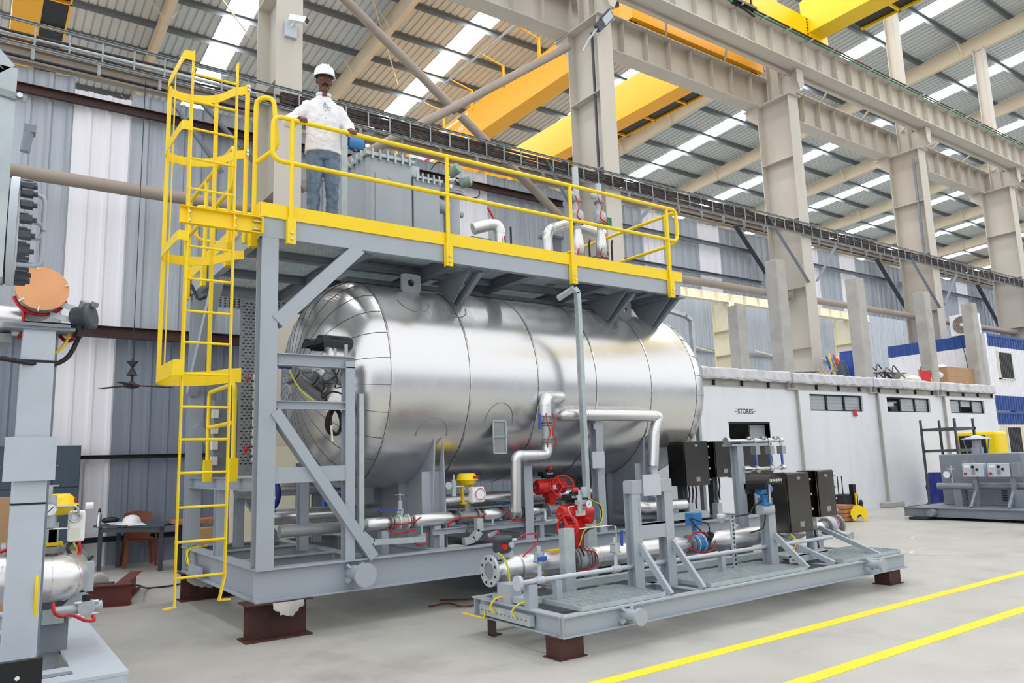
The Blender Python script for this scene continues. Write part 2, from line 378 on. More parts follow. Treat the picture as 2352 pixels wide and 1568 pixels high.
# ---- column row between the bays
CX = [4.37, 12.46, 20.45, 28.5, 36.35, 44.3, 52.3]
CW = ['first', 'second', 'third', 'fourth', 'fifth', 'sixth']
CL = ['beige steel column behind the ladder and the man, carrying a small white camera', 'beige steel column behind the platform with a floodlight at its head',
      'wide beige steel column rising behind the blue drum', 'beige steel column left of the air conditioner unit', 'beige steel column above the blue and white containers', 'next to last beige steel column at the right end of the row', 'farthest beige steel column at the right end of the row']
def column(i, x):
    t = thing('steel_column', CL[i], 'column', (x, 13.5, 0), None)
    w = .25; zc = 12.62
    MB().box(x - w, 12.95, 0, x + w, 12.975, zc).build('front_flange', 'beige', t)
    MB().box(x - w, 14.1, 0, x + w, 14.125, zc).build('rear_flange', 'beige', t)
    MB().box(x - .01, 12.975, 0, x + .01, 14.1, zc).build('web', 'beige', t)
    m = MB()
    for z in (4.6, 6.45, 8.6, 10.6): m.box(x - w, 12.975, z, x + w, 14.1, z + .018)
    build_each(m, 'stiffener_plate', 'beige', t)
    m = MB().box(x - .3, 12.85, zc, x + .3, 14.62, zc + .03)
    for s in (-1, 1): m.prism([(x + s * .24, 14.125, zc), (x + s * .24, 14.58, zc), (x + s * .24, 14.58, zc - .18), (x + s * .24, 14.125, zc - .6)], (.015, 0, 0))
    m.build('cap_plate', 'beige', t)
    m = MB(); m.ibeam((x, 13.5, zc + .03), (x, 13.5, ZR(13.5) + .1), .42, .36, .018, .014, up=(0, 1, 0)); m.build('upper_shaft', 'beige', t)
    m = MB(); m.box(x - .01, 12.66, 12.66, x + .01, 13.28, 13.39); m.prism([(x - .17, 12.62, 13.39), (x + .17, 12.62, 13.39), (x + .17, 12.62, 12.95), (x + .08, 12.62, 12.75), (x - .08, 12.62, 12.75), (x - .17, 12.62, 12.95)], (0, .03, 0)); m.build('corbel', 'beige', t)
    return t
for i, x in enumerate(CX): column(i, x)
def girder(name, label, y, z0, z1, w, x0, x1, mt, step=1.0, cat='beam'):
    t = thing(name, label, cat, (x0, y, z0)); h = z1 - z0
    MB().ibeam((x0, y, (z0 + z1) / 2), (x1, y, (z0 + z1) / 2), h, w, .03, .014).build('beam', mt, t)
    m = MB(); x = x0 + .3
    while x < x1: m.box(x, y - w * .4, z0 + .03, x + .014, y + w * .4, z1 - .03); x += step
    build_each(m, 'stiffener_plate', mt, t)
    return t
g1 = girder('runway_beam', 'upper beige crane runway beam along the near bay with red and teal bus bars on it', 12.65, 13.4, 14.35, .45, -6, 78, 'beige', .85)
m = MB(); m.box(-9, 12.6, 14.35, 90, 12.7, 14.43); m.build('rail', 'purlin', g1)
m = MB(); m.cyl((-9, 12.36, 14.42), (90, 12.36, 14.42), .026, n=6); m.build('bus_bar', 'redox', g1)
m = MB(); m.cyl((-9, 12.36, 14.33), (90, 12.36, 14.33), .03, n=6); m.build('bus_bar', 'green', g1)
m = MB()
for i in range(42): m.box(i * 1.15, 12.2, 14.26, .04 + i * 1.15, 12.5, 14.29)
build_each(m, 'bracket', 'galv', g1)
g3 = girder('runway_beam', 'lower beige crane runway beam on the column caps, under the orange crane', 14.25, 12.66, 13.75, .5, -6, 78, 'beige', .95)
m = MB(); m.box(-9, 14.2, 13.75, 90, 14.3, 13.84); m.build('rail', 'purlin', g3)
t = thing('surge_girder', 'beige horizontal channel with zigzag lacing between the two crane runway beams', 'beam', (0, 13.2, 13.4))
MB().chan((-9, 13.0, 13.42), (90, 13.0, 13.42), .26, .1, .012).build('channel', 'beige', t)
m = MB()
for i in range(36):
    x = -8.5 + i * 2.6; m.bar((x, 13.05, 13.5), (x + .9, 13.85, 13.6), .06, .05)
    m.box(x, 13.02, 13.55, x + .06, 13.08, 13.9)
build_each(m, 'lacing_bar', 'rafter', t)
# far runway beam and columns of the next bay
g4 = girder('runway_beam', 'cream runway beam of the next bay seen through the gap under the wall sheets', 35.2, 12.5, 13.75, .5, 8, 64, 'cream', 1.6)
for k, x in enumerate([28.3, 36.3, 44.6, 52.6, 60.4]):
    t = thing('steel_column', 'cream steel column of the next bay seen through the gap above the white store', 'column', (x, 35.4, 0), 'cream columns of the next bay')
    MB().box(x - .28, 34.7, 0, x + .28, 34.73, 12.5).build('front_flange', 'cream', t)
    MB().box(x - .01, 34.73, 0, x + .01, 36.3, 12.5).build('web', 'cream', t)
    MB().box(x - .28, 36.3, 0, x + .28, 36.33, 17).build('rear_flange', 'cream', t)
    m = MB()
    for z in (5, 7, 8.6, 10.4): m.box(x - .28, 34.73, z, x + .28, 36.3, z + .05)
    build_each(m, 'stiffener_plate', 'rafter', t)
    MB().bar((x - .2, 36.5, 9.0), (x - 3.4, 36.5, 9.4), .1, .1).build('side_strut', 'rafter', t)
    if k < 3: MB().bar((x + .3, 36, 10), (x + 4, 36, 6.2), .16, .1).build('brace', 'rafter', t)
for z, nm in ((9.2, 'upper'), (6.6, 'lower')):
    tag(MB().box(8, 37.6, z, 63, 37.75, z + .2).build('wall_rail', 'mgrey'), nm + ' grey rail on the far wall of the next bay, seen through the gap', 'wall rail')
# brown pipe struts between columns
for x0, x1, l in ((-9, 4.2, 'brown pipe strut crossing the grey wall behind the yellow ladder'), (12.7, 20.2, 'brown pipe strut in front of the wall sheets right of the platform'),
                  (20.7, 28.3, 'brown pipe strut between the columns above the blue drum'), (28.7, 36.1, 'brown pipe strut behind the air conditioner unit')):
    t = thing('pipe_strut', l, 'pipe', (x0, 13.55, 6.25))
    MB().cyl((x0, 13.55, 6.25), (x1, 13.55, 6.25), .11, n=14).build('pipe', 'pipebrown', t)
    build_each(MB().box(x0 - .02, 13.4, 6.1, x0, 13.7, 6.4).box(x1, 13.4, 6.1, x1 + .02, 13.7, 6.4), 'end_plate', 'pipebrown', t)
# X bracing pipes between the first and second column
def strut(name, p0, p1, r, mt, label, cat='brace'): return tag(MB().cyl(p0, p1, r, n=12).build(name, mt), label, cat)
strut('brace_pipe', at(1305, 108, Y=13.6), at(690, 432, Y=13.6), .1, 'pipebrown', 'long grey-brown brace pipe rising to the floodlit column')
a = at(660, -135, Y=13.7); b = at(1295, 505, Y=13.7); c = lerp(a, b, .57)
strut('brace_pipe', a, lerp(a, b, .565), .1, 'pipebrown', 'grey-brown brace pipe falling from the top towards the crossing joint')
strut('brace_pipe', lerp(a, b, .58), b, .1, 'pipebrown', 'grey-brown brace pipe falling from the crossing joint to behind the platform')
def abrace(p0, p1, label, w=.1, mt='mgrey'): return tag(MB().angle(p0, p1, w, w, .01, up=(0, 0, 1)).build('brace_angle', mt), label, 'brace')
Y = 12.92
abrace(at(388, 232, Y=14.3), at(505, 400, Y=14.3), 'grey diagonal brace beside the ladder cage, left one')
abrace(at(452, 232, Y=14.3), at(620, 422, Y=14.3), 'grey diagonal brace beside the ladder cage, right one')
abrace(at(918, 278, Y=Y), at(838, 318, Y=Y), 'short grey brace under the cable rack right of the man')
abrace(at(1250, 368, Y=Y), at(1305, 470, Y=Y), 'grey brace between cable rack and the floodlit column')
abrace(at(1530, 440, Y=Y), at(1440, 545, Y=Y), 'grey brace right of the floodlit column, leaning right')
abrace(at(1684, 520, Y=14.4), at(1780, 668, Y=14.4), 'dark brace across the wall sheets left of the wide column', .16, 'dgrey')
abrace(at(1760, 497, Y=Y), at(1855, 650, Y=Y), 'slim grey brace crossing the wide column')
abrace(at(1936, 542, Y=Y), at(1880, 645, Y=Y), 'grey brace leaning right from the wide column to the cable rack')
abrace(at(2008, 596, Y=14.4), at(2078, 712, Y=14.4), 'dark brace across the wall sheets above the stored bundles', .16, 'dgrey')
abrace(at(2084, 585, Y=Y), at(2156, 708, Y=Y), 'slim grey brace crossing the column left of the air conditioner')
abrace(at(2206, 615, Y=Y), at(2172, 700, Y=Y), 'grey brace left of the air conditioner leaning right')
abrace(at(2240, 655, Y=14.4), at(2292, 752, Y=14.4), 'dark brace across the wall sheets right of the air conditioner', .16, 'dgrey')
# cable rack along the columns
def rack(name, label, y, z0, z1, x0, x1, step, n):
    t = thing(name, label, 'cable rack', (x0, y, z0))
    for z in (z0, z1): MB().chan((x0, y, z), (x1, y, z), .045, .03, .006).build('side_rail', 'galvd', t)
    m = MB(); x = x0
    while x < x1: m.box(x, y - .02, z0 + .03, x + .025, y - .002, z1 - .03); x += step
    build_each(m, 'rung', 'galvd', t)
    m = MB()
    for k in range(n):
        z = z0 + .05 + (z1 - z0 - .1) * k / (n - 1); pts = []; x = x0 if k % 4 == 1 else 4.2
        while x <= x1: pts.append((x, y + .05 + R_.uniform(-.015, .02), z + R_.uniform(-.02, .02))); x += 1.1
        m.tube(pts, .024, 6)
    o = m.build('cable_bundle', 'bundle', t)
    return t
rack('cable_rack', 'long ladder rack packed with dark cables running along all the columns', 12.86, 8.02, 8.4, -1, 44.5, .46, 9)
t = thing('bus_bar_run', 'pair of thin pipes and hangers above the top edge of the wall sheets', 'pipe', (0, 14.45, 8.6))
MB().cyl((-9, 14.4, 8.95), (13, 14.4, 8.95), .035, n=8).build('pipe', 'galv', t)
MB().cyl((-9, 14.45, 8.6), (70, 14.45, 8.6), .03, n=8).build('pipe', 'dark', t)
m = MB()
for i in range(44): x = -.6 + i; m.box(x, 14.36, 8.55, x + .05, 14.42, 8.85)
build_each(m, 'hanger', 'galvd', t)
t = thing('crane_rail_beam', 'brown stained beam along the top of the wall sheets', 'beam', (0, 14.62, 8.7))
MB().ibeam((-9, 14.65, 8.72), (70, 14.65, 8.72), .26, .16, .014, .01).build('beam', 'pipebrown', t)
# roof bracing rods
for a, b in (((2.2, 22, 19.2), (8.2, 29, 18.8)), ((8.0, 22, 19.2), (2, 29, 18.8)), ((9.8, 22, 19.0), (14.8, 29, 18.6))):
    tag(MB().cyl(a, b, .03, n=6).build('roof_rod', 'rafter'), 'thin beige cross rod under the roof sheets', 'rod', 'roof cross rods')
# ================= MAIN SKID
YF = 7.2
sk = thing('process_skid', 'large light grey steel skid frame with tall posts carrying the platform and tank', 'skid', (6, 8.7, .33))
YC = YF + .075
lab(MB().ibeam((2.19, YC, .48), (9.7, YC, .48), .3, .15, .016, .011).build('base_beam', 'grey', sk), 'front beam of the large skid')
MB().ibeam((2.19, 10.15, .48), (9.7, 10.15, .48), .3, .15, .016, .011).build('base_beam', 'grey', sk)
MB().ibeam((2.265, YF + .14, .48), (2.265, 10.08, .48), .3, .15, .016, .011).build('base_beam', 'grey', sk)
MB().ibeam((9.62, YF + .14, .48), (9.62, 10.08, .48), .3, .15, .016, .011).build('base_beam', 'grey', sk)
for x in (3.35, 4.15, 5.9, 7.55): MB().ibeam((x, YF + .14, .5), (x, 10.08, .5), .26, .13, .012, .009).build('cross_beam', 'grey', sk)
for y in (8.1, 9.2): MB().ibeam((2.34, y, .5), (3.28, y, .5), .26, .12, .012, .009).build('cross_beam', 'grey', sk)
MB().box(5.0, 7.36, .6, 9.55, 10.0, .618).build('deck_plate', 'mgrey', sk)
def trunnion(p, q, r, R, parent):
    t = MB().cyl(p, q, r, n=24); d = (Vector(q) - Vector(p)).normalized()
    t.cyl(q, Vector(q) + d * .03, R, n=32)
    for k in range(4):
        a = PI / 4 + k * PI / 2; u = Vector((math.cos(a), 0, math.sin(a)))
        t.bar(Vector(p) + u * r, lerp(p, q, .35) + u * (r + .03), .02, .05, up=u)
    return t.build('lifting_trunnion', 'grey', parent)
tp = at(838, 1320, Y=6.95); trunnion((tp.x, YF + .06, tp.z), tp, .07, .112, sk)
# posts and bracing
def post(x, y, z0, z1, h, w, name='post', up=(0, 1, 0)): return MB().ibeam((x, y, z0), (x, y, z1), h, w, .012, .009, up=up).build(name, 'grey', sk)
post(2.27, YF + .085, .627, 3.79, .165, .165); post(2.27, 10.1, .627, 3.79, .165, .165)
post(2.27, 8.75, .627, 1.34, .12, .12)
post(3.113, YF + .07, .627, 2.6, .12, .1); post(3.113, 8.55, .627, 1.4, .12, .1); post(2.7, 9.6, .627, 1.4, .12, .1); post(3.6, 9.9, .627, 1.6, .14, .14)
MB().bar((2.34, YF + .05, 2.08), (3.36, YF + .05, .63), .1, .14, up=(0, 1, 0)).build('diagonal_brace', 'grey', sk)
a = at(640, 735, Y=YF + .05); b = at(822, 572, Y=YF + .05)
MB().bar(a - (b - a) * .03, b, .14, .12, up=(0, 1, 0)).build('diagonal_brace', 'grey', sk)
MB().bar((2.27, 10.02, 2.1), (3.3, 10.02, .63), .1, .14, up=(0, 1, 0)).build('diagonal_brace', 'grey', sk)
MB().bar((2.2, 8.9, 3.7), (2.2, 10.0, 2.5), .1, .12, up=(1, 0, 0)).build('diagonal_brace', 'grey', sk)
MB().ibeam((2.27, YF + .18, 1.4), (2.27, 10.05, 1.4), .125, .12, .01, .008).build('mid_beam', 'grey', sk)
MB().box(2.35, YF + .02, 1.4, 3.12, YF + .045, 1.55).build('mid_beam', 'grey', sk)
MB().chan((2.35, YF + .05, 2.6), (3.17, YF + .05, 2.6), .11, -.06, .008).build('mid_beam', 'grey', sk) if 0 else MB().ibeam((2.35, YF + .06, 2.59), (3.17, YF + .06, 2.59), .12, .1, .01, .008).build('mid_beam', 'grey', sk)
MB().ibeam((2.35, YF + .06, 2.145), (3.08, YF + .06, 2.145), .08, .08, .008, .006).build('mid_beam', 'grey', sk)
# platform
XP = 8.14
def pl(m, name, mt='grey'): return m.build(name, mt, sk)
lab(pl(MB().chan((2.17, YF, 3.89), (XP, YF, 3.89), .2, .08, .01, flip=-1), 'platform_beam'), 'long front beam of the platform')
pl(MB().chan((2.18, YF + .02, 3.89), (2.18, 10.25, 3.89), .2, .08, .01, flip=1), 'platform_beam')
pl(MB().chan((XP, YF + .02, 3.89), (XP, 10.25, 3.89), .2, .08, .01, flip=-1), 'platform_beam')
pl(MB().chan((2.17, 10.25, 3.89), (XP, 10.25, 3.89), .2, .08, .01, flip=1), 'platform_beam')
for x in (3.35, 4.45, 5.55, 6.8, 7.65): pl(MB().ibeam((x, YF + .1, 3.86), (x, 10.2, 3.86), .16, .1, .01, .008), 'cross_beam', 'mgrey')
for y in (8.2, 9.2): pl(MB().ibeam((2.25, y, 3.9), (XP - .05, y, 3.9), .1, .08, .01, .008), 'cross_beam', 'mgrey')
m = MB(); x = 2.24
while x < XP - .06: m.box(x, YF + .09, 3.955, x + .006, 10.2, 3.99); x += .034
y = YF + .2
while y < 10.15: m.box(2.24, y, 3.98, XP - .06, y + .008, 3.988); y += .1
lab(tag(m.build('deck_grating', 'galv', sk), None, None, kind=None), 'galvanised bar grating of the platform deck')
# brackets between tank top and platform
for px, py in ((1040, 700), (1392, 738), (1492, 752)):
    q = at(px, py, Y=7.78)
    m = MB(); m.prism([(q.x - .05, 7.28, 3.79), (q.x - .05, 8.1, 3.79), (q.x - .05, 7.86, q.z + .05), (q.x - .05, 7.7, q.z)], (.012, 0, 0))
    m.bar((q.x + .06, 7.8, q.z - .02), (q.x + .12, 7.34, 3.79), .1, .06, up=(1, 0, 0)); m.box(q.x - .06, 7.25, 3.776, q.x + .22, 8.2, 3.79)
    m.build('tank_bracket', 'mgrey', sk)
# ================= TANK
TY, TZ, TR, X0, X1 = 8.547, 2.507, 1.235, 3.62, 8.46
tk = thing('storage_tank', 'large horizontal tank clad in shiny aluminium with domed ends', 'tank', (6, TY, .63))
capp = [(-.66, .001), (-.655, .12), (-.63, .35), (-.575, .62), (-.49, .86), (-.38, 1.03), (-.25, 1.15), (-.12, 1.215), (0, TR)]
m = MB(); m.lathe((X0, TY, TZ), (X0 + 1, TY, TZ), capp, 72); lab(m.build('domed_end', 'alu', tk), 'near left domed end of the tank')
m = MB(); m.lathe((X1, TY, TZ), (X1 + 1, TY, TZ), [(-t, r) for t, r in capp[::-1]], 72); m.build('domed_end', 'alu', tk)
ends = [X0, 4.62, 5.6, 6.55, 7.55, X1]
for a, b in zip(ends, ends[1:]):
    m = MB(); m.lathe((a, TY, TZ), (a + 1, TY, TZ), [(0, TR + .003), (.012, TR + .003), (.016, TR), (.03, TR), ((b - a) / 2, TR), (b - a - .02, TR), (b - a, TR)], 96); m.build('shell_course', 'alu', tk)
m = MB(); n = 26
def seam(m, sgn, x0, k):
    a = 2 * PI * k / n + .1
    m.tube([(x0 + sgn * t, TY + (r + .002) * math.cos(a), TZ + (r + .002) * math.sin(a)) for t, r in capp[1:]], .003, 5)
for k in range(n): seam(m, 1, X0, k); seam(m, -1, X1, k)
for x in ends: m.ring((x, TY, TZ), (1, 0, 0), TR + .001, .0036, 72, 6)
m.build('seam_beads', 'dsteel', tk)
def onT(a, r=0): return (TY + (TR + r) * math.cos(a), TZ + (TR + r) * math.sin(a))     # angle in the Y-Z plane
def patch(xc, ac, rad, flat):                                                         # stitched seam arcs on the cladding
    P = []
    for i in range(25):
        t = PI * i / 24; dx = math.cos(t) * rad; da = math.sin(t) * rad * flat / TR; y, z = onT(ac + da, .004); P.append((xc + dx, y, z))
    return MB().tube(P, .005, 5).build('patch_seam', 'castgrey', tk)
def ang(px, py):   # pixel on the near side of the tank -> (x, angle)
    a = PI * .75
    best = None
    for i in range(400):
        th = PI * .45 + i * PI * .85 / 400; y, z = onT(th); p = at(px, py, Y=y); e = abs(p.z - z)
        if best is None or e < best[0]: best = (e, p.x, th)
    return best[1], best[2]
for (px, py), rr, fl in (((990, 1000), .2, -1.1), ((1145, 970), .2, -1.2), ((948, 692), .2, 1), ((1040, 708), .17, 1), ((1392, 742), .17, 1)):
    x, a = ang(px, py); patch(x, a, rr, fl)
for px in (943, 1435):                                                     # lifting lugs
    p = at(px, 690 if px < 1000 else 748, Y=7.95); x = p.x; z0 = TZ + math.sqrt(TR ** 2 - (7.95 - TY) ** 2) - .02
    m = MB(); n2 = 20; hr = .045; cz = z0 + .13; W2, H2 = .13, .24; inner = []; outer = []
    for i in range(n2):
        t = 2 * PI * i / n2; c, s_ = math.cos(t), math.sin(t); k = min(W2 / max(abs(c), 1e-6), (H2 - .13 if s_ > 0 else .13) / max(abs(s_), 1e-6)); inner.append((c * hr, s_ * hr)); outer.append((c * k, s_ * k))
    for y in (7.93, 7.97):
        V = [(x + a, y, cz + b) for a, b in inner] + [(x + a, y, cz + b) for a, b in outer]
        F = [(i, (i + 1) % n2, n2 + (i + 1) % n2, n2 + i) for i in range(n2)]; m.add(V, F if y > 7.95 else [f[::-1] for f in F])
    for ring in (inner, outer):
        V = [(x + a, 7.93, cz + b) for a, b in ring] + [(x + a, 7.97, cz + b) for a, b in ring]; m.add(V, [(i, (i + 1) % n2, n2 + (i + 1) % n2, n2 + i) for i in range(n2)])
    m.build('lifting_lug', 'grey', tk)
for k, x in enumerate((4.25, 7.55)):                                       # saddles
    sd = MB(); prof = [(7.62, .62), (9.5, .62)]
    arc = [(TY + (TR + .002) * math.cos(a), TZ + (TR + .002) * math.sin(a)) for a in [PI * (1.81 - .62 * i / 18) for i in range(19)]]
    sd.prism([(x, y, z) for y, z in [(7.62, .62), (9.46, .62)] + arc], (.02, 0, 0))
    s = sd.build('saddle', 'grey', tk)
    yy, zz = onT(PI * 1.19)
    MB().prism([(x - .12, 7.6, .62), (x + .14, 7.6, .62), (x + .14, 7.6, 1.45), (x - .12, 7.6, 1.45)], (0, .015, 0)).build('end_plate', 'grey', s)
    MB().prism([(x + .1, 7.6, 1.45), (x + .1, 7.6, .62), (x + .1, 7.45, .62), (x + .1, yy - .02, zz)], (.012, 0, 0)).build('gusset', 'grey', s)
    for y in (8.2, 8.9): MB().box(x - .1, y, .62, x + .12, y + .015, TZ - math.sqrt(TR ** 2 - (y - TY) ** 2) + .01).build('rib', 'grey', s)
# nameplate frame
x, a = ang(1148, 975); y, z = onT(a); d = Vector((0, -1, 0)); u = Vector((0, 0, 1)); P = at(1148, 1003, Y=y - .02)
m = MB(); A, B = .09, .19
m.bar(P - Vector((A, 0, 0)) - u * B, P - Vector((A, 0, 0)) + u * B, .014, .014, up=d); m.bar(P + Vector((A, 0, 0)) - u * B, P + Vector((A, 0, 0)) + u * B, .014, .014, up=d)
for k in (-1, 0, 1): m.bar(P - Vector((A, 0, 0)) + u * B * k, P + Vector((A, 0, 0)) + u * B * k, .014, .014, up=d)
np_ = m.build('nameplate_frame', 'galv', tk); MB().bar(P - u * B - d * .012, P + u * B - d * .012, 2 * A, .004, up=d).build('plate', 'castgrey', np_)
# ================= RAILS
RZ, RM = 5.04, 4.575
def gr_post(m, x, y, z0=3.78, z1=RZ, r=.024): return m.cyl((x, y, z0), (x, y, z1), r, n=12)
fr = thing('guard_rail', 'long yellow tube guard rail with toe board along the platform front', 'guard rail', (5, YF, 3.8))
yr = YF - .045
MB().tube(rnd([(2.47, yr, RZ), (2.26, yr, RZ), (2.26, yr, RM), (2.47, yr, RM)], .12, 6), .024, 12).build('end_loop', 'yellow', fr)
MB().tube(rnd([(2.47, yr, RZ), (7.91, yr, RZ), (8.1, yr, RZ), (8.1, yr, RM), (7.9, yr, RM)], .13, 6), .024, 12).build('top_rail', 'yellow', fr)
MB().tube([(2.47, yr, RM), (7.9, yr, RM)], .024, 12).build('mid_rail', 'yellow', fr)
for x in (2.455, 4.27, 6.11, 7.9):
    p = gr_post(MB(), x, yr, 3.92).build('post', 'yellow', fr); MB().chan((x, YF - .075, 3.73), (x, YF - .075, 4.0), .085, .06, .008, up=(1, 0, 0)).build('foot', 'yellow', p)
    b = MB()
    for z in (3.78, 3.84): b.cyl((x, YF - .09, z), (x, YF - .01, z), .012, n=6)
    build_each(b, 'bolt', 'steel', p)
MB().box(2.16, YF - .02, 3.985, XP + .03, YF - .012, 4.13).build('toe_board', 'yellow', fr)
er = thing('guard_rail', 'yellow guard rail across the far right end of the platform', 'guard rail', (8.1, 9, 3.9))
xr = 8.16
MB().tube(rnd([(xr, 10.2, RZ), (xr, 7.36, RZ), (xr, 7.22, RZ), (xr, 7.22, RM), (xr, 10.2, RM)], .13, 6), .024, 12).build('top_rail', 'yellow', er)
for y in (7.42, 8.75, 10.1): gr_post(MB(), xr, y).build('post', 'yellow', er)
lr = thing('guard_rail', 'yellow guard rail along the left platform edge behind the ladder cage', 'guard rail', (2.15, 9, 3.9))
xl = 2.14
MB().tube(rnd([(xl, 10.2, RZ), (xl, 8.3, RZ), (xl, 8.1, RZ), (xl, 8.1, RM), (xl, 10.2, RM)], .12, 6), .024, 12).build('top_rail', 'yellow', lr)
for y in (8.25, 9.3, 10.15):
    p = gr_post(MB(), xl, y, 3.8).build('post', 'yellow', lr); MB().box(xl - .03, y - .05, 3.72, xl + .02, y + .05, 3.98).build('foot', 'yellow', p)
MB().box(2.15, 7.95, 3.985, 2.158, 10.25, 4.13).box(2.15, YF - .012, 3.985, 2.158, 7.4, 4.13).build('toe_board', 'yellow', lr)
rr = thing('guard_rail', 'yellow rear guard rail of the platform seen under the ladder channel', 'guard rail', (5, 10.3, 3.9))
MB().tube(rnd([(8, 10.3, RZ), (2.4, 10.3, RZ), (2.25, 10.3, RZ), (2.25, 10.3, RM), (8, 10.3, RM)], .12, 6), .024, 12).build('top_rail', 'yellow', rr)
for x in (2.45, 4.3, 6.2, 7.95): gr_post(MB(), x, 10.3).build('post', 'yellow', rr)
MB().box(2.16, 10.29, 3.985, 8.1, 10.3, 4.1).build('toe_board', 'yellow', rr)
gt = thing('access_gate_loop', 'yellow tall grab loop at the gap between ladder cage and platform rail', 'guard rail', (2.16, 7.4, 3.9))
MB().tube(rnd([(2.16, 7.4, 3.78), (2.16, 7.4, 5.3), (2.3, 7.28, 5.3), (2.34, 7.25, 4.75), (2.16, 7.4, 4.6)], .09, 5), .024, 12).build('loop', 'yellow', gt)
MB().box(2.12, 7.35, 3.72, 2.19, 7.45, 3.98).build('foot', 'yellow', gt)
# ================= LADDER
ld = thing('caged_ladder', 'tall yellow ladder with safety cage hung from the platform corner', 'ladder', (1.7, 7.15, .4))
LX0, LX1, LY = 1.49, 1.9, 7.15
for x in (LX0, LX1):
    MB().bar((x, LY, .62), (x, LY, 5.49), .012, .06, up=(0, 1, 0)).build('stringer', 'yellow', ld)
MB().bar((LX0, LY, .62), (LX0 - .0, LY - .02, .40), .012, .06, up=(0, 1, 0)).bar((LX0 + .01, LY, .405), (LX0 - .09, LY - .03, .4), .05, .01).build('foot_bracket', 'yellow', ld)
MB().bar((LX1, LY, .62), (LX1 - .05, LY - .03, .42), .012, .06, up=(0, 1, 0)).bar((LX1 - .06, LY, .42), (LX1 + .05, LY - .03, .418), .05, .01).build('foot_bracket', 'yellow', ld)
rz = [at(425, y, Y=LY).z for y in (1326, 1244, 1165, 1086, 1009, 934, 858, 785, 713, 638, 563, 430, 360, 291, 227, 164)]
for z in rz: MB().cyl((LX0 - .012, LY, z), (LX1 + .012, LY, z), .0115, n=10).build('rung', 'yellow', ld)
HP = [(LX0 + .005, 7.11), (1.44, 7.105), (1.408, 7.13), (1.402, 7.4), (1.40, 7.78), (1.46, 7.95), (1.65, 7.99), (1.87, 7.87), (2.0, 7.6), (2.1, 7.5)]
def hoop(z, h, xo=0):
    P = curve([(x, y, z) for x, y in HP], 5); m = MB(); up = Vector((0, 0, h))
    rows = [[tuple(p - up * .5) for p in P], [tuple(p + up * .5) for p in P]]; m.sheet(rows, .006)
    return m.build('cage_hoop', 'yellow', ld)
for z, h in ((5.42, .09), (4.72, .09), (3.66, .09), (2.45, .14)): hoop(z, h)
for x, y in ((1.405, 7.5), (1.43, 7.9), (1.66, 7.985), (1.88, 7.85)):
    MB().bar((x, y, 2.4), (x, y, 5.46), .006 if x < 1.42 else .04, .04 if x < 1.42 else .006, up=(0, 1, 0)).build('cage_strap', 'yellow', ld)
MB().cyl((2.1, 7.5, 3.78), (2.1, 7.5, 5.47), .024, n=12).build('pole', 'yellow', ld)
m = MB()
for z in (5.44, 5.4, 4.74, 4.7): m.cyl((2.1, 7.46, z), (2.1, 7.44, z), .016, n=6)
build_each(m, 'bolt', 'steel', ld)
cb = MB().chan((1.42, YF - .03, 3.87), (2.17, YF - .03, 3.87), .165, .06, .008, flip=1).build('mounting_channel', 'yellow', ld)
m = MB()
for x in (1.5, 1.91):
    for z in (3.83, 3.91): m.cyl((x, YF - .06, z), (x, YF - .03, z), .015, n=6)
for z in (3.83, 3.91): m.cyl((2.08, YF - .06, z), (2.17, YF - .06, z), .012, n=6)
build_each(m, 'bolt', 'steel', cb)
MB().box(2.155, YF - .1, 3.79, 2.167, YF, 3.95).build('end_plate', 'yellow', cb)
# low yellow rail on the mid beam
yb = thing('guard_rail', 'low yellow tube rail standing on the grey mid beam behind the ladder', 'guard rail', (2.18, 8, 1.45))
a = at(535, 1080, X=2.18); b = at(476, 1078, X=2.18)
MB().tube(rnd([(2.18, a.y, 1.6), (2.18, a.y, 2.42), (2.18, b.y, 2.42), (2.18, b.y, 1.6)], .08, 5), .024, 12).build('top_rail', 'yellow', yb)
MB().tube([(2.18, a.y, 2.02), (2.18, b.y, 2.02)], .024, 12).build('mid_rail', 'yellow', yb)
for q in (a, b): MB().box(2.14, q.y - .045, 1.42, 2.22, q.y + .045, 1.66).build('foot', 'yellow', yb)
# ================= SUPPORT STUMPS under the main skid
def stump(name, x0, x1, y, h, label, mt='rust', wy=.2):
    t = thing(name, label, 'steel block', (x0, y, 0))
    MB().box(x0, y - wy / 2, 0, x1, y + wy / 2, .012).build('bottom_flange', mt, t); MB().box(x0 + .02, y - .006, .012, x1 - .02, y + .006, h - .012).build('web', mt, t)
    MB().box(x0, y - wy / 2, h - .012, x1, y + wy / 2, h).build('top_flange', mt, t); return t
p = at(545, 1445, Z=0); q = at(704, 1455, Z=0)
stump('steel_stump', 2.1, 2.72, 7.3, .33, 'dark rusty steel stump under the near left corner of the large skid', 'rust', .28)
stump('steel_stump', 2.15, 2.8, 10.1, .33, 'dark rusty steel stump behind the ladder foot, with torn card on it', 'rust', .26)
stump('steel_stump', 8.9, 9.5, 7.35, .33, 'rusty steel stump under the hidden far end of the large skid')
stump('steel_stump', 8.9, 9.5, 10.1, .33, 'rusty steel stump at the rear far end of the large skid')
def ragged(name, x0, x1, y, z, dep, label, mt='paper', seed=1):
    r = random.Random(seed); n = 14; top = []; bot = []
    for i in range(n + 1):
        u = i / n; x = x0 + (x1 - x0) * u; top.append((x, y + .01 * math.sin(9 * u), z)); bot.append((x + r.uniform(-.01, .01), y - .03 - .03 * math.sin(5 * u), z - dep * (.25 + math.sin(PI * u) * .6 + r.uniform(0, .2))))
    return tag(MB().sheet([bot, [tuple(lerp(a, b, .5) + Vector((0, -.012, 0))) for a, b in zip(top, bot)], top], .004).build(name, mt), label, 'packing')
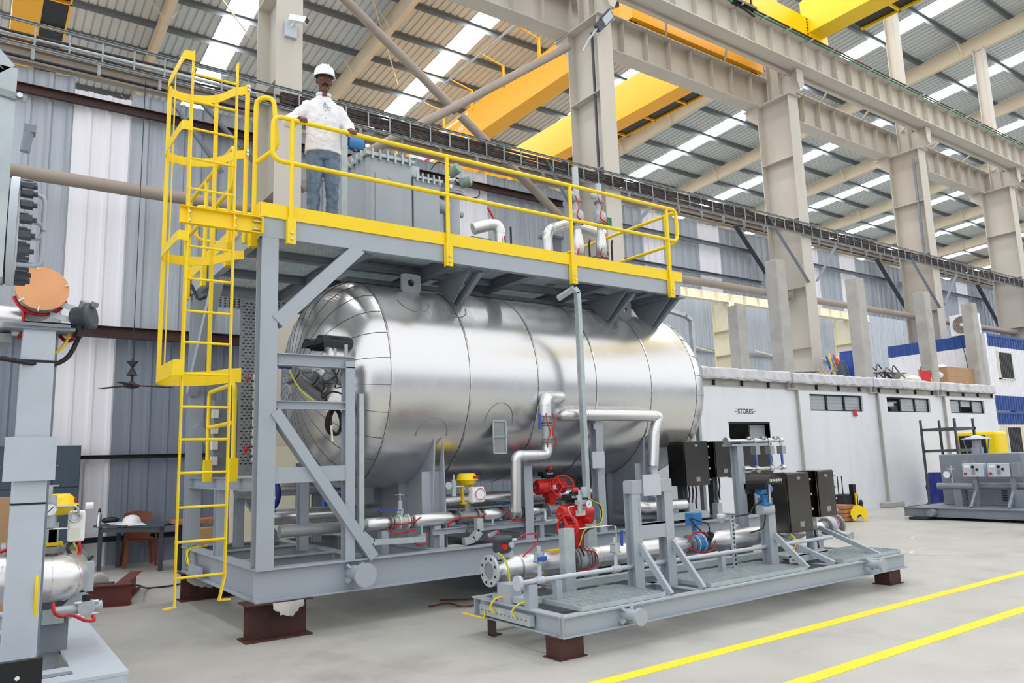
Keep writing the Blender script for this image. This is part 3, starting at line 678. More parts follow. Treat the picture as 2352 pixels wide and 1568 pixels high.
ragged('packing_card', 2.33, 2.62, 7.14, .328, .13, 'torn beige packing card hanging under the near skid corner', 'concrete', 3)
ragged('packing_card', 2.2, 2.75, 9.95, .328, .2, 'torn grey-brown packing card on the stump behind the ladder foot', 'concrete', 5)
# ================= CRANES
def crane(name, label, x0, x1, z0, z1, ya, yb, mt, walk=0):
    t = thing(name, label, 'crane', (x0, ya, z0)); s = 1 if yb > ya else -1
    m = MB(); e = 1.0 * s
    m.prism([(x0, ya, z0), (x0, yb, z0), (x0, yb, z1 - .5), (x0, yb - e, z1), (x0, ya + e * 2.2, z1), (x0, ya, z0 + (z1 - z0) * .62)], (x1 - x0, 0, 0))
    m.build('box_girder', mt, t)
    if walk:
        y0, y1 = sorted((ya + 1.2 * s, yb)); w = .6
        MB().box(x1, y0, z0 + .1, x1 + w, y1, z0 + .13).build('walkway', 'black', t)
        m = MB(); y = y0
        while y < y1: m.box(x1, y, z0 + .02, x1 + w + .05, y + .07, z0 + .1); y += 1.6
        m.box(x1 + w, y0, z0 + .02, x1 + w + .05, y1, z0 + .14)
        m.build('walkway_frame', mt, t)
        m = MB(); y = y0
        while y < y1: m.box(x1 + w, y, z0 + .1, x1 + w + .05, y + .05, z0 + 1.2); y += 1.6
        build_each(m, 'walkway_post', mt, t)
    return t
oc = crane('overhead_crane', 'left orange crane girder crossing the next bay behind the floodlit column', 15.35, 16.05, 14.2, 15.5, 14.5, 34.9, 'orange')
m = MB(); y = 17
for k in range(7): m.box(15.28, y, 15.3, 15.36, y + .08, 16.15).cyl((15.32, y, 16.1), (14.3, y, 16.3), .03, n=6); y += 2.2
build_each(m, 'festoon_post', 'orange', oc)
MB().cyl((14.3, 16, 16.3), (14.3, 31, 16.3), .04, n=6).build('festoon_rail', 'galv', oc)
sg = MB().box(15.33, 24.0, 14.3, 15.345, 29, 15.35).build('sign_banner', 'white', oc)
text('sign_text', 'MS PVT. L', .42, (15.325, 26.2, 15.02), (0, -1, 0), (0, 0, 1), 'black', sg)
MB().box(15.32, 24.0, 14.42, 15.33, 25.6, 15.25).build('sign_band', 'orange', sg)
MB().box(15.322, 25.7, 14.45, 15.33, 28.8, 14.6).build('sign_stripe', 'redc', sg)
text('sign_text', '08F-402', .3, (15.318, 24.8, 14.85), (0, -1, 0), (0, 0, 1), 'white', sg)
crane('overhead_crane', 'right orange crane girder with black walkway crossing the next bay right of the floodlit column', 19.3, 20.0, 14.2, 15.6, 14.5, 34.9, 'orange', 1)
t = thing('crane_end_truck', 'orange end truck of the crane riding on the lower runway beam', 'crane', (17, 14.25, 13.85))
MB().box(14.6, 14.0, 13.92, 20.6, 14.5, 14.62).build('truck_box', 'orange', t)
for x in (14.8, 20.3): MB().cyl((x, 14.15, 14.0), (x, 14.36, 14.0), .16, n=16).build('wheel', 'black', t)
MB().box(20.35, 14.05, 14.0, 20.7, 14.4, 14.3).build('buffer', 'black', t)
t = thing('crane_trolley', 'orange trolley frame hanging between the two orange crane girders', 'crane', (17.5, 26, 14))
MB().box(16.0, 25, 14.25, 19.35, 25.3, 14.5).box(16.06, 27, 14.25, 19.29, 27.3, 14.5).box(17.2, 25.3, 14.0, 17.5, 27, 14.5).build('frame', 'orange', t)
MB().box(16.8, 25.6, 14.2, 17.15, 26, 14.6).build('control_box', 'pale', t)
crane('overhead_crane', 'orange crane girder with black walkway at the top left corner of the photo', .134, .82, 14.2, 15.5, 14.6, 34.9, 'orange', 1)
nc = crane('overhead_crane', 'big yellow crane girder coming overhead at the top right', 20.85, 21.6, 14.65, 16.5, 12.65, -9, 'cyellow', 1)
t = thing('crane_end_truck', 'yellow end truck of the near crane riding on the upper runway beam', 'crane', (18, 12.65, 14.45))
MB().box(15.6, 12.42, 14.5, 21.9, 12.85, 15.15).build('truck_box', 'cyellow', t)
m = MB()
for k in range(6): m.cyl((20.78, 12.40, 14.58 + k * .1), (20.78, 12.43, 14.58 + k * .1), .03, n=6)
build_each(m, 'bolt', 'black', t)
for x in (16, 21.6): MB().cyl((x, 12.55, 14.6), (x, 12.75, 14.6), .18, n=16).build('wheel', 'black', t)
t = thing('current_collector', 'black current collector arm hanging from the yellow end truck', 'collector', (16.9, 12.36, 14.4))
MB().box(17.0, 12.2, 14.3, 17.9, 12.42, 14.38).bar((17.1, 12.3, 14.3), (17.9, 12.3, 14.15), .06, .06).box(17.8, 12.3, 14.3, 17.85, 12.35, 15).build('arm', 'black', t)
crane('overhead_crane', 'small distant orange crane girder above the far end of the wall sheets', 76, 76.7, 14.0, 14.9, 16, 34.9, 'orange', 1)
# ================= WHITE STORE
yw = 11.08
def holed(name, x0, x1, z0, z1, y0, y1, holes, mt):       # wall with rectangular holes: ONE mesh
    m = MB(); xs = sorted({x0, x1, *[h[0] for h in holes], *[h[2] for h in holes]})
    for a, b in zip(xs, xs[1:]):
        z = z0
        for h in sorted(holes, key=lambda h: h[1]):
            if h[0] <= a and b <= h[2]:
                if h[1] > z: m.box(a, y0, z, b, y1, h[1])
                z = h[3]
        if z < z1: m.box(a, y0, z, b, y1, z1)
    return struct(m.build(name, mt))
WIN = [(16.98, 2.53, 19.38, 2.95), (20.6, 2.54, 23.0, 2.95), (24.22, 2.54, 26.5, 2.95)]
DOOR = (13.8, 0, 15.3, 2.25)
holed('wall_right', 12.85, 27.28, 0, 3.045, yw, yw + .22, WIN + [DOOR], 'wallwhite')
struct(MB().box(12.85, yw + .22, 0, 13.05, 14.6, 3.045).build('wall_right', 'wallwhite'))
struct(MB().box(27.1, yw + .22, 0, 27.28, 14.6, 3.045).build('wall_right', 'wallwhite'))
struct(MB().box(12.85, 14.5, 0, 27.28, 14.62, 3.045).build('wall_right', 'concrete'))
for i, (a, b, c, d) in enumerate(WIN):
    w = MB(); yy = yw + .08
    for x in (a, a + (c - a) / 3, a + 2 * (c - a) / 3, c): w.box(x - .03, yy - .03, b, x + .03, yy + .05, d)
    w.box(a, yy - .03, b, c, yy + .05, b + .03).box(a, yy - .03, d - .03, c, yy + .05, d)
    f = struct(w.build('window_%d' % (20 + i), 'dark'))
    for k in range(3):
        if (i, k) in ((1, 0),): continue
        g = MB(); x0 = a + .04 + k * (c - a) / 3; x1 = a + (k + 1) * (c - a) / 3 - .04; n = 4; h = (d - b - .06) / n
        for j in range(n if (i, k) != (2, 1) else 2):
            z = d - .03 - j * h; g.add([(x0, yy - .004, z - h - .004), (x1, yy - .004, z - h - .004), (x1, yy + .004, z), (x0, yy + .004, z), (x0, yy + .002, z - h - .004), (x1, yy + .002, z - h - .004), (x1, yy + .01, z), (x0, yy + .01, z)], [(0, 1, 2, 3), (7, 6, 5, 4), (0, 4, 5, 1), (3, 2, 6, 7)])
        g.build('louvre_pane', 'glass', f)
dr = struct(MB().box(13.8, yw + .02, 2.2, 15.3, yw + .2, 2.26).box(13.75, yw + .02, 0, 13.8, yw + .2, 2.26).box(15.3, yw + .02, 0, 15.35, yw + .2, 2.26).build('door_1', 'dark'))
MB().box(14.72, yw + .14, .03, 15.28, yw + .17, 2.18).build('door_leaf', 'glass', dr)
t = thing('store_shelf', 'dark shelf inside the store doorway holding two blue helmets', 'shelf', (14.2, 12.2, 0))
for x in (13.75, 14.75): MB().box(x, 12.1, 0, x + .05, 12.5, 2.3).build('upright', 'dark', t)
for z in (1.3, 1.75, 1.92): MB().box(13.75, 12.1, z, 14.8, 12.5, z + .03).build('shelf_board', 'dark', t)
for k, x in enumerate((14.02, 14.35)):
    tag(MB().sphere((x, 12.25, 1.95), .12, sc=(1, 1.1, .9)).build('helmet', 'blue'), ('left', 'right')[k] + ' blue helmet on the dark shelf inside the store doorway', 'helmet', 'blue helmets in the store')
lt = tag(text('store_lettering', 'STORES', .16, (14.43, yw - .004, 2.48), (1, 0, 0), (0, 0, 1), 'black'), 'black painted word STORES on the white wall above the doorway', 'lettering')
for x, s in ((14.12, -1), (14.74, 1)):
    m = MB()
    for dx, dz in ((0, .05), (.03, 0), (0, -.05), (-.03, 0), (.06 * s, 0)): m.box(x + dx - .008, yw - .005, 2.48 + dz - .008, x + dx + .008, yw - .001, 2.48 + dz + .008)
    tag(m.build('painted_dots', 'dark'), 'faint painted dots just %s of the STORES lettering' % ('left' if s < 0 else 'right'), 'marking')
struct(MB().ibeam((12.85, 11.13, 3.12), (27.28, 11.13, 3.12), .16, .14, .014, .01).build('trim_1', 'concrete'))
m = MB()
for k in range(15): m.box(13.4 + k * .98, 11.06, 3.06, 13.43 + k * .98, 11.12, 3.19)
struct(m.build('trim_2', 'dark'))
xs_ = [12.9, 16.2, 19.85, 23.55, 27.28]
for a, b in zip(xs_, xs_[1:]):
    r = random.Random(int(a)); m = MB(); rows = []
    for j, (y, z) in enumerate(((14.55, 3.2), (11.0, 3.2), (10.98, 3.24), (10.98, 3.42), (11.02, 3.46), (14.55, 3.46))):
        rows.append([(a + .04 + (b - a - .08) * i / 24, y + (r.uniform(-.015, .015) if 0 < j < 5 else 0), z + (r.uniform(-.015, .015) if 0 < j < 5 else 0)) for i in range(25)])
    m.grid([q[::-1] for q in rows], False)
    for k in (0, -1): P = [q[k] for q in rows]; m.add(P, [tuple(range(6))[::(-1 if k else 1)]])
    struct(m.build('trim_3', 'slabwhite'))
for x in xs_[1:4]:
    struct(MB().chan((x + .22, yw - .03, 0), (x + .22, yw - .03, 3.04), .12, .04, .01, up=(0, 1, 0)).build('trim_4', 'concrete'))
    struct(MB().box(x - .12, 11.0, 3.04, x - .1, 11.14, 3.2).box(x + .1, 11.0, 3.04, x + .12, 11.14, 3.2).box(x - .2, 10.98, 3.03, x + .2, 11.14, 3.05).build('trim_5', 'concrete'))
tag(MB().box(19.7, 10.83, 0, 20.5, 11.08, .14).build('plinth_block', 'concrete', bevel=.02), 'low white concrete plinth at the foot of the store wall', 'block')
PL = [((16.32, 11.25), 6.32, 'concrete stub pillar on the store roof in front of the wide column'), ((19.93, 11.25), 6.27, 'concrete stub pillar right of the blue drum'),
      ((23.65, 11.25), 6.25, 'concrete stub pillar right of the colourful boxes'), ((26.75, 11.25), 6.2, 'concrete stub pillar at the right end, beside the air conditioner'), ((17.31, 13.3), 5.63, 'shorter brown-edged concrete pillar at the back of the store roof')]
for (x, y), z, l in PL: tag(MB().box(x - .19, y - .15, 3.455, x + .19, y + .2, z).build('concrete_pillar', 'concrete', bevel=.02), l, 'pillar')
# things on the store roof
t = thing('plastic_drum', 'tall blue plastic drum on the white store roof beside a pillar', 'drum', (20.05, 11.9, 3.46))
bx = at(1957, 860, Y=12.0).x
b = MB(); b.lathe((bx, 12, 3.46), (bx, 12, 4), [(0, .27), (.05, .29), (.35, .29), (.4, .3), (.44, .29), (.8, .29), (.84, .27), (.88, .27)], 28); b.build('drum_body', 'blue', t)
MB().lathe((bx, 12, 4.33), (bx, 12, 5), [(0, .29), (.04, .29), (.05, .25)], 28).build('lid', 'pale', t); t.location = (bx, 12, 3.46)
for c in t.children: c.matrix_parent_inverse = Matrix.Translation((-bx, -12, -3.46))
def item(name, mb, mt, label, cat, group=None, bevel=0): return tag(mb.build(name, mt, bevel=bevel), label, cat, group)
p = at(1936, 855, Y=11.8)
item('plastic_can', MB().lathe((p.x, 11.8, 3.46), (p.x, 11.8, 4), [(0, .15), (.22, .17), (.36, .15), (.5, .07), (.56, .07), (.57, .001)], 18), 'dgrey', 'dark grey plastic can standing left of the blue drum', 'can')
for k, (px, mt, c, ln) in enumerate(((1914, 'blue', 'blue', .62), (1921, 'yellow', 'yellow', .7), (1928, 'tblue', 'light blue', .6), (1934, 'redc', 'red', .68), (1940, 'redc', 'dark red', .6), (1945, 'red', 'bright red', .6), (1950, 'yellow', 'golden yellow', .4))):
    p = at(px, 850, Y=12.4); item('painted_stick', MB().bar((p.x, 12.4, 3.46), (p.x + .12 - .03 * k, 12.65, 3.5 + ln * 1.25), .05, .02), mt, c + ' painted stick leaning in the bundle left of the blue drum', 'stick', 'sticks beside the blue drum')
p = at(1898, 850, Y=11.7); m = MB()
for k in range(4): m.bar((p.x - .3, 11.6 + k * .12, 3.5 + .02 * k), (p.x + .25, 11.65 + k * .12, 3.72 + .02 * k), .09, .02)
m.bar((p.x - .25, 11.5, 3.49), (p.x - .25, 12.1, 3.5), .05, .04); m.bar((p.x + .2, 11.5, 3.68), (p.x + .2, 12.1, 3.7), .05, .04)
item('broken_crate', m, 'pipebrown', 'broken brown wooden crate on the store roof left of the can', 'crate')
p = at(1865, 845, Y=11.9); item('steel_offcut', MB().ibeam((p.x - .7, 12.2, 3.6), (p.x + .35, 12.0, 3.65), .1, .1), 'pipebrown', 'brown steel offcut lying on the store roof before the wide column', 'scrap')
a = at(1945, 838, Y=12.8)
r = random.Random(4); sx = at(2042, 850, Y=12).x
for k in range(12):
    c = Vector((sx + r.uniform(-1.0, 1.0), 12 + r.uniform(-.4, .8), 3.5 + .035 * k)); d = Vector((r.uniform(-.8, .8), r.uniform(-.25, .25), r.uniform(-.12, .22)))
    item('scrap_sheet', MB().bar(c - d * .7, c + d * .7, .3 * r.uniform(.3, 1), .02, up=(r.uniform(-.3, .3), 0, 1)), ('brown', 'pipebrown', 'dgrey')[k % 3], 'dark scrap sheet in the heap on the store roof between two pillars', 'scrap', 'scrap sheets on the store roof')
for k in range(4):
    c = at(2012 + k * 18, 838, Y=12); item('scrap_hose', MB().tube(curve([(c.x - .5, 12, 3.55), (c.x - .2, 12.1, 3.95 + .1 * (k % 2)), (c.x + .3, 12.2, 3.9), (c.x + .6, 12, 3.5)], 5), .02, 6), 'dgrey', 'dark bent hose on the scrap heap on the store roof', 'hose', 'hoses on the scrap heap')
p = at(2118, 862, Y=11.5); cols = [('red', 'redc'), ('yellow', 'yellow'), ('blue', 'tblue'), ('white', 'white')]
for k, (cn, mt) in enumerate(cols): item('flat_box', MB().bar((p.x - .3 + k * .12, 11.3, 3.475), (p.x + .02 + k * .12, 11.36, 3.98 - .03 * k), .085, .3, up=(0, 1, 0)), mt, cn + ' flat box leaning on the store roof left of a pillar', 'box', 'coloured boxes on the store roof')
def lump(name, c, r, sc, mt, label, cat, seed=1, amp=.18):
    q = random.Random(seed); m = MB().sphere(c, r, 18, 10, sc); ph = [q.uniform(0, 6) for _ in range(6)]; c = Vector(c)
    m.v = [tuple(c + (Vector(v) - c) * (1 + amp * (math.sin(9 * v[0] + ph[0]) * math.sin(8 * v[1] + ph[1]) + .6 * math.sin(17 * v[2] + ph[2] + 5 * v[0])))) for v in m.v]
    return item(name, m, mt, label, cat)
p = at(2162, 865, Y=11.6); lump('plastic_bag', (p.x, 11.6, 3.78), .3, (1, .8, 1), 'white', 'crumpled white plastic bag on the store roof beside the cardboard box', 'bag', 3)
p = at(2090, 866, Y=11.5); lump('plastic_bag', (p.x, 11.4, 3.56), .32, (1.2, .6, .35), 'zip', 'flat whitish plastic bag beside the coloured boxes', 'bag', 5)
a = at(2176, 880, Y=11.3); b = at(2252, 880, Y=11.3)
t = thing('cardboard_box', 'large brown cardboard box on the store roof under the air conditioner', 'box', (a.x, 11.4, 3.46))
MB().box(a.x + .1, 11.3, 3.46, b.x + .1, 12.2, 4.02).build('carton', 'card', t, bevel=.01); MB().box(a.x + .1, 11.295, 3.72, b.x + .1, 11.3, 3.76).build('tape', 'pipebrown', t)
# containers
cx0, cy0, cy1 = 27.32, 11.15, 14.45
def container(z0, label, lowband, wins):
    t = thing('shipping_container', label, 'container', (30, 12.8, z0)); L = 9
    def face(zA, zB, mt, nm):
        m = MB(); n = 44; P = []
        for i in range(n):
            a = cx0 + i * L / n; p = L / n; P += [(a, 0), (a + p * .4, 0), (a + p * .5, .035), (a + p * .9, .035)]
        P.append((cx0 + L, 0)); m.grid([[(a, cy0 + d, zA) for a, d in P], [(a, cy0 + d, zB) for a, d in P]], False)
        n2 = 12; P = []
        for i in range(n2):
            a = cy1 - i * (cy1 - cy0) / n2; p = (cy1 - cy0) / n2; P += [(a, 0), (a - p * .4, 0), (a - p * .5, .03), (a - p * .9, .03)]
        P.append((cy0, 0)); m.grid([[(cx0 + d, a, zA) for a, d in P], [(cx0 + d, a, zB) for a, d in P]], False)
        return m.build(nm, mt, t)
    top = z0 + 2.58
    face(z0 + (.5 if lowband else 0), top - .42, 'cwhite' if lowband else 'cream', 'panel_wall')
    lab(face(top - .42, top, 'cblue', 'band'), 'blue upper band')
    if lowband: lab(face(z0, z0 + .5, 'cblue', 'band'), 'blue lower band')
    MB().box(cx0 + .04, cy0 + .04, top - .1, cx0 + L, cy1, top - .06).build('roof', 'cblue', t)
    MB().box(cx0 - .02, cy0 - .02, z0, cx0 + .12, cy0 + .1, top).build('corner_post', 'cblue' if 0 else 'cwhite', t)
    m = MB().box(cx0 - .01, cy0 - .015, top - .08, cx0 + L, cy0 + .02, top); m.build('top_rail', 'cblue', t)
    for x, z, w, h in wins:
        f = MB().box(x, cy0 - .03, z, x + w, cy0 + .03, z + .04).box(x, cy0 - .03, z + h, x + w, cy0 + .03, z + h + .04).box(x, cy0 - .03, z, x + .05, cy0 + .03, z + h).box(x + w - .05, cy0 - .03, z, x + w, cy0 + .03, z + h).build('window_frame', 'cream', t)
        MB().box(x + .03, cy0 - .02, z + .03, x + w - .03, cy0 - .012, z + h).build('pane', 'black', f)
        g = MB()
        for k in range(1, 9): g.box(x + w * k / 9 - .006, cy0 - .03, z, x + w * k / 9 + .006, cy0 - .022, z + h)
        g.build('grille', 'dgrey', f)
    return t
container(2.66, 'upper blue and white container office stacked at the far right', 1, [(28.1, 3.72, 1.1, .92), (33, 3.72, 1.1, .92)])
container(0.04, 'lower blue and cream container office at the far right', 0, [(28.05, .9, 1.1, 1.2), (33, .9, 1.1, 1.2)])
ax_ = 27.36; ya, yb = at(2241, 745, X=ax_).y, at(2181, 745, X=ax_).y; z0, z1 = at(2210, 770, X=ax_).z, at(2210, 721, X=ax_).z
t = thing('air_conditioner', 'white outdoor air conditioner unit with round fan on the upper container roof', 'air conditioner', (ax_, ya, z0))
MB().box(ax_, ya, z0, ax_ + .4, yb, z1).build('casing', 'white', t, bevel=.02)
fr_ = (z1 - z0) * .41; c = Vector((ax_ - .004, yb - fr_ - .1, (z0 + z1) / 2)); vx1 = Vector((-1, 0, 0))
f = MB().cyl(c, c + vx1 * .015, fr_, n=32).build('fan_grille', 'pipebrown', t); m = MB()
for k in range(5): m.ring(c + vx1 * .018, (1, 0, 0), fr_ * (.22 + .18 * k), .006, 28, 5)
m.build('grille_rings', 'dgrey', f); MB().cyl(c + vx1 * .01, c + vx1 * .03, .06, n=16).build('hub', 'white', f)
text('brand_lettering', 'IFB', .15, (ax_ - .003, ya + .3, z1 - .14), (0, -1, 0), (0, 0, 1), 'black', t)
for y in (ya + .15, yb - .25): MB().box(ax_ + .0, y, 5.2, ax_ + .4, y + .1, z0).build('stand_leg', 'brown', t)
item('wall_cable', MB().tube(curve([(27.29, 11.9, 5.2), (27.28, 11.8, 4.6), (27.26, 11.75, 4.0), (27.27, 11.7, 3.5)], 6), .012, 6), 'cable', 'thin dark cable hanging down the container end below the air conditioner', 'cable')
# ================= FAR PUMP SKID
t = thing('pump_skid', 'grey pump skid with flat deck at the far right before the containers', 'skid', (18, 7, .05))
MB().ibeam((16.97, 9.0, .155), (16.97, 4.6, .155), .19, .1, .012, .01).build('base_beam', 'mgrey', t); MB().ibeam((19.4, 9.0, .155), (19.4, 4.6, .155), .19, .1, .012, .01).build('base_beam', 'mgrey', t)
MB().ibeam((17.02, 8.97, .155), (19.35, 8.97, .155), .19, .1, .012, .01).build('base_beam', 'mgrey', t); MB().box(17.0, 4.7, .235, 19.4, 9.0, .25).build('deck_plate', 'mgrey', t)
MB().cyl((16.95, 8.35, .15), (16.78, 8.35, .15), .075, n=20).build('lifting_trunnion', 'mgrey', t)
for y, xx in ((8.6, 17.05), (6.2, 17.05), (8.6, 19.2), (5.0, 19.2)): item('timber_packer', MB().box(xx - .3, y - .2, 0, xx + .1, y + .2, .055), 'dark', 'low dark packer under the far pump skid, ' + ('front' if xx < 18 else 'rear') + (' left one' if y > 8 else ' right one'), 'packer')
t = thing('pump_enclosure', 'grey sheet metal enclosure with a rain-capped exhaust on the far pump skid', 'enclosure', (18.9, 7.9, .25))
MB().box(18.0, 6.95, .25, 19.2, 8.62, 1.36).build('housing', 'mgrey', t, bevel=.015)
MB().box(17.99, 7.85, 1.02, 18.0, 8.15, 1.26).build('nameplate', 'galvd', t)
e = MB().cyl((18.5, 8.0, 1.36), (18.5, 8.0, 1.5), .12, n=20).cyl((18.5, 8, 1.5), (18.5, 8, 1.66), .09, n=20).build('exhaust_stack', 'grey', t)
MB().lathe((18.5, 8, 1.68), (18.5, 8, 2), [(0, .3), (.01, .3), (.1, .02), (.101, .001)], 24).build('rain_cap', 'pale', e); m = MB()
for k in range(4): m.cyl((18.5 + .2 * math.cos(k * PI / 2 + .7), 8 + .2 * math.sin(k * PI / 2 + .7), 1.36), (18.5 + .26 * math.cos(k * PI / 2 + .7), 8 + .26 * math.sin(k * PI / 2 + .7), 1.7), .012, n=6)
build_each(m, 'cap_leg', 'mgrey', e)
for y in (8.15, 7.35):
    m = MB()
    for k in range(5): m.box(17.985, y - .05, .36 + k * .05, 18.0, y + .05, .385 + k * .05)
    build_each(m, 'louvre_slot', 'dark', t)
t = thing('control_stand', 'grey frame holding two small control boxes with red buttons', 'control panel', (17.6, 7.4, .25))
for y in (7.72, 7.0):
    MB().bar((17.6, y, .25), (17.6, y, .95), .08, .08).build('leg', 'mgrey', t); MB().bar((17.25, y, .25), (17.58, y, .6), .05, .06).build('brace', 'mgrey', t)
for k, y in enumerate((7.82, 7.32)):
    bx = MB().box(17.5, y - .32, .88, 17.68, y + .1, 1.16).build('control_box', 'pale', t, bevel=.01)
    MB().box(17.494, y - .06, 1.07, 17.5, y + .06, 1.13).build('meter', 'white', bx); MB().cyl((17.5, y + .04, .95), (17.46, y + .04, .95), .025, n=12).build('push_button', 'red', bx); MB().cyl((17.5, y - .12, 1.09), (17.47, y - .12, 1.09), .03, n=12).cyl((17.5, y - .2, 1.04), (17.47, y - .2, 1.04), .025, n=12).build('selector_knob', 'black', bx)
    MB().box(17.494, y - .15, .93, 17.5, y - .08, 1.03).build('label_plate', 'galvd', bx)
lab(MB().box(17.52, 6.85, .88, 17.7, 6.98, 1.17).build('control_box', 'mgrey', t), 'plain grey box')
t = thing('suction_pipe', 'horizontal grey pipe on stands with a round pressure gauge, far pump skid', 'pipe', (17.5, 8, .6))
MB().cyl((17.55, 8.5, .68), (17.55, 7.75, .68), .07, n=18).cyl((17.75, 7.7, .68), (17.75, 4.8, .68), .07, n=18).build('pipe', 'mgrey', t)
for y in (8.08, 6.9): MB().box(17.5, y - .08, .25, 17.72, y + .08, .62).build('pipe_stand', 'mgrey', t)
MB().cyl((17.6, 8.3, .75), (17.6, 8.3, .84), .015, n=8).cyl((17.56, 8.26, .93), (17.5, 8.26, .93), .085, n=24).build('gauge', 'galvd', t); MB().cyl((17.5, 8.26, .93), (17.495, 8.26, .93), .07, n=24).build('dial', 'white', t); MB().cyl((17.6, 8.2, .75), (17.6, 8.2, 1.12), .02, n=8).bar((17.6, 8.12, 1.05), (17.6, 8.28, 1.05), .015, .03).build('needle_valve', 'galv', t)
t = thing('actuated_valve', 'distant red valve and silver fittings at the right edge of the photo', 'valve', (18.3, 6.6, .25))
MB().cyl((18.2, 6.75, .78), (18.2, 6.3, .78), .12, n=20).build('valve_body', 'galv', t); MB().cyl((18.1, 6.7, 1.0), (18.1, 6.45, 1.0), .075, n=16).build('actuator', 'red', t); MB().sphere((18.1, 6.6, 1.2), .07).build('switch_box', 'black', t); MB().box(18.15, 6.5, .25, 18.3, 6.65, .7).cyl((18.2, 6.6, .8), (18.1, 6.55, 1.2), .02, n=8).build('stand', 'mgrey', t)
# rack, tarp, reel, crate
t = thing('slotted_angle_rack', 'dark slotted-angle rack with open top standing behind the pump enclosure', 'rack', (21, 9.2, 0))
for x in (20.3, 21.3):
    for y in (9.2, 10.05): MB().angle((x, y, 0), (x, y, 2.24), .07, .07, .004, up=(0, 1, 0)).build('upright', 'dgrey', t)
for z in (1.4, 1.95): MB().box(20.3, 9.2, z, 21.35, 10.1, z + .07).build('shelf', 'dgrey', t)
t = thing('yellow_machine', 'yellow machine body half hidden behind the dark rack', 'machine', (21.9, 9.2, 0)); MB().box(21.7, 8.85, 0, 22.3, 9.95, 1.9).build('housing', 'yellow', t, bevel=.08); MB().box(21.69, 9.15, 1.1, 21.7, 9.8, 1.8).build('opening', 'dark', t)
p = at(2137, 1155, Z=0); p = p - Vector((.3, .5, 0)); m = MB(); rows = []; r = random.Random(2)
for j in range(12):
    z = .85 * j / 11; row = []
    for i in range(26):
        a = 2 * PI * i / 25; rad = (.42 - .1 * (j / 11)) * (1 + .16 * math.sin(5 * a + 2.2 * z * 4) + .07 * math.sin(11 * a - 3 * z)); row.append((p.x + .1 + rad * math.cos(a) * .8, p.y + rad * math.sin(a), z))
    rows.append(row)
m.grid(rows); m.add(rows[-1][:-1], [tuple(range(25))]); item('tarpaulin', m, 'tarp', 'blue tarpaulin draped over a machine against the white wall', 'tarpaulin')
p = at(1975, 1198, Z=0)
t = thing('pallet_truck_wheel', 'round yellow wheel guard with notch on the floor beside the wooden crate', 'cable reel', (p.x, p.y, 0)); R = .17; ax = Vector((-.8, -.6, 0)).normalized(); c = Vector((p.x, p.y, R))
sd = Vector((0, 0, 1)).cross(ax); prof = [(c + sd * R * math.cos(a) + Vector((0, 0, 1)) * R * math.sin(a)) for a in [-PI * .33 + PI * 1.66 * i / 30 for i in range(31)]] + [c + sd * -.02 - Vector((0, 0, .02)), c + sd * .04 - Vector((0, 0, .02))]
MB().prism(prof, ax * .035).build('front_disc', 'yellow', t); MB().prism([q - ax * .2 for q in prof], ax * .03).build('rear_disc', 'yellow', t); MB().cyl(c - ax * .2, c, .06, n=14).build('core', 'black', t)
p = at(1935, 1198, Z=0)
t = thing('wooden_crate', 'small wooden crate on the floor behind the far flange', 'crate', (p.x, p.y, 0)); 
for k in range(4): MB().box(p.x - .1, p.y - .12, .02 + k * .085, p.x + .35, p.y + .3, .095 + k * .085).build('plank', 'wood', t)
p = at(1945, 1175, Y=10.1)
t = thing('hand_stacker', 'black and yellow lifting machine standing behind the wooden crate', 'stacker', (p.x, 10.1, 0)); MB().box(p.x - .25, 10, 0, p.x + .35, 10.4, .52).build('body', 'dark', t); MB().box(p.x + .1, 9.95, 0, p.x + .22, 10.05, .75).build('mast', 'black', t); MB().box(p.x + .14, 9.93, .15, p.x + .19, 9.95, .55).build('stripe', 'yellow', t)
for d in (-.25, -.08): MB().cyl((p.x + d, 10.1, .5), (p.x + d, 10.1, .95), .012, n=8).build('rod', 'black', t)
MB().ring((p.x + .42, 9.98, .3), (.3, -1, 0), .06, .03, 20, 8).build('tyre', 'black', t)
# ================= FLOOR PAINT
for (x0, y, l) in ((2, 4.2, 'long yellow painted line on the floor, the one nearer the front skid'), (2, 3.32, 'long yellow painted line on the floor, the one nearest the camera')):
    tag(MB().box(x0, y - .062, .0005, 30, y + .062, .0025).build('floor_line', 'yline'), l, 'floor marking')
for (px, py, ra, rb, l) in ((2152, 1233, .55, .35, 'faint chalk ring on the floor'), (2150, 1266, .5, .3, 'second faint chalk ring on the floor, nearer the skid end'), (1990, 1220, .3, .2, 'short faint chalk arc on the floor behind the skid end')):
    p = at(px, py, Z=0); m = MB(); n = 40; V = []
    for i in range(n + 1):
        a = 2 * PI * i / n * (.8 if 'arc' not in l else .25)
        V += [(p.x + ra * math.cos(a), p.y + rb * math.sin(a), .002), (p.x + (ra - .03) * math.cos(a), p.y + (rb - .03) * math.sin(a), .002)]
    m.add(V, [(2 * i, 2 * i + 2, 2 * i + 3, 2 * i + 1) for i in range(n)]); tag(m.build('chalk_mark', 'cream'), l, 'floor marking')
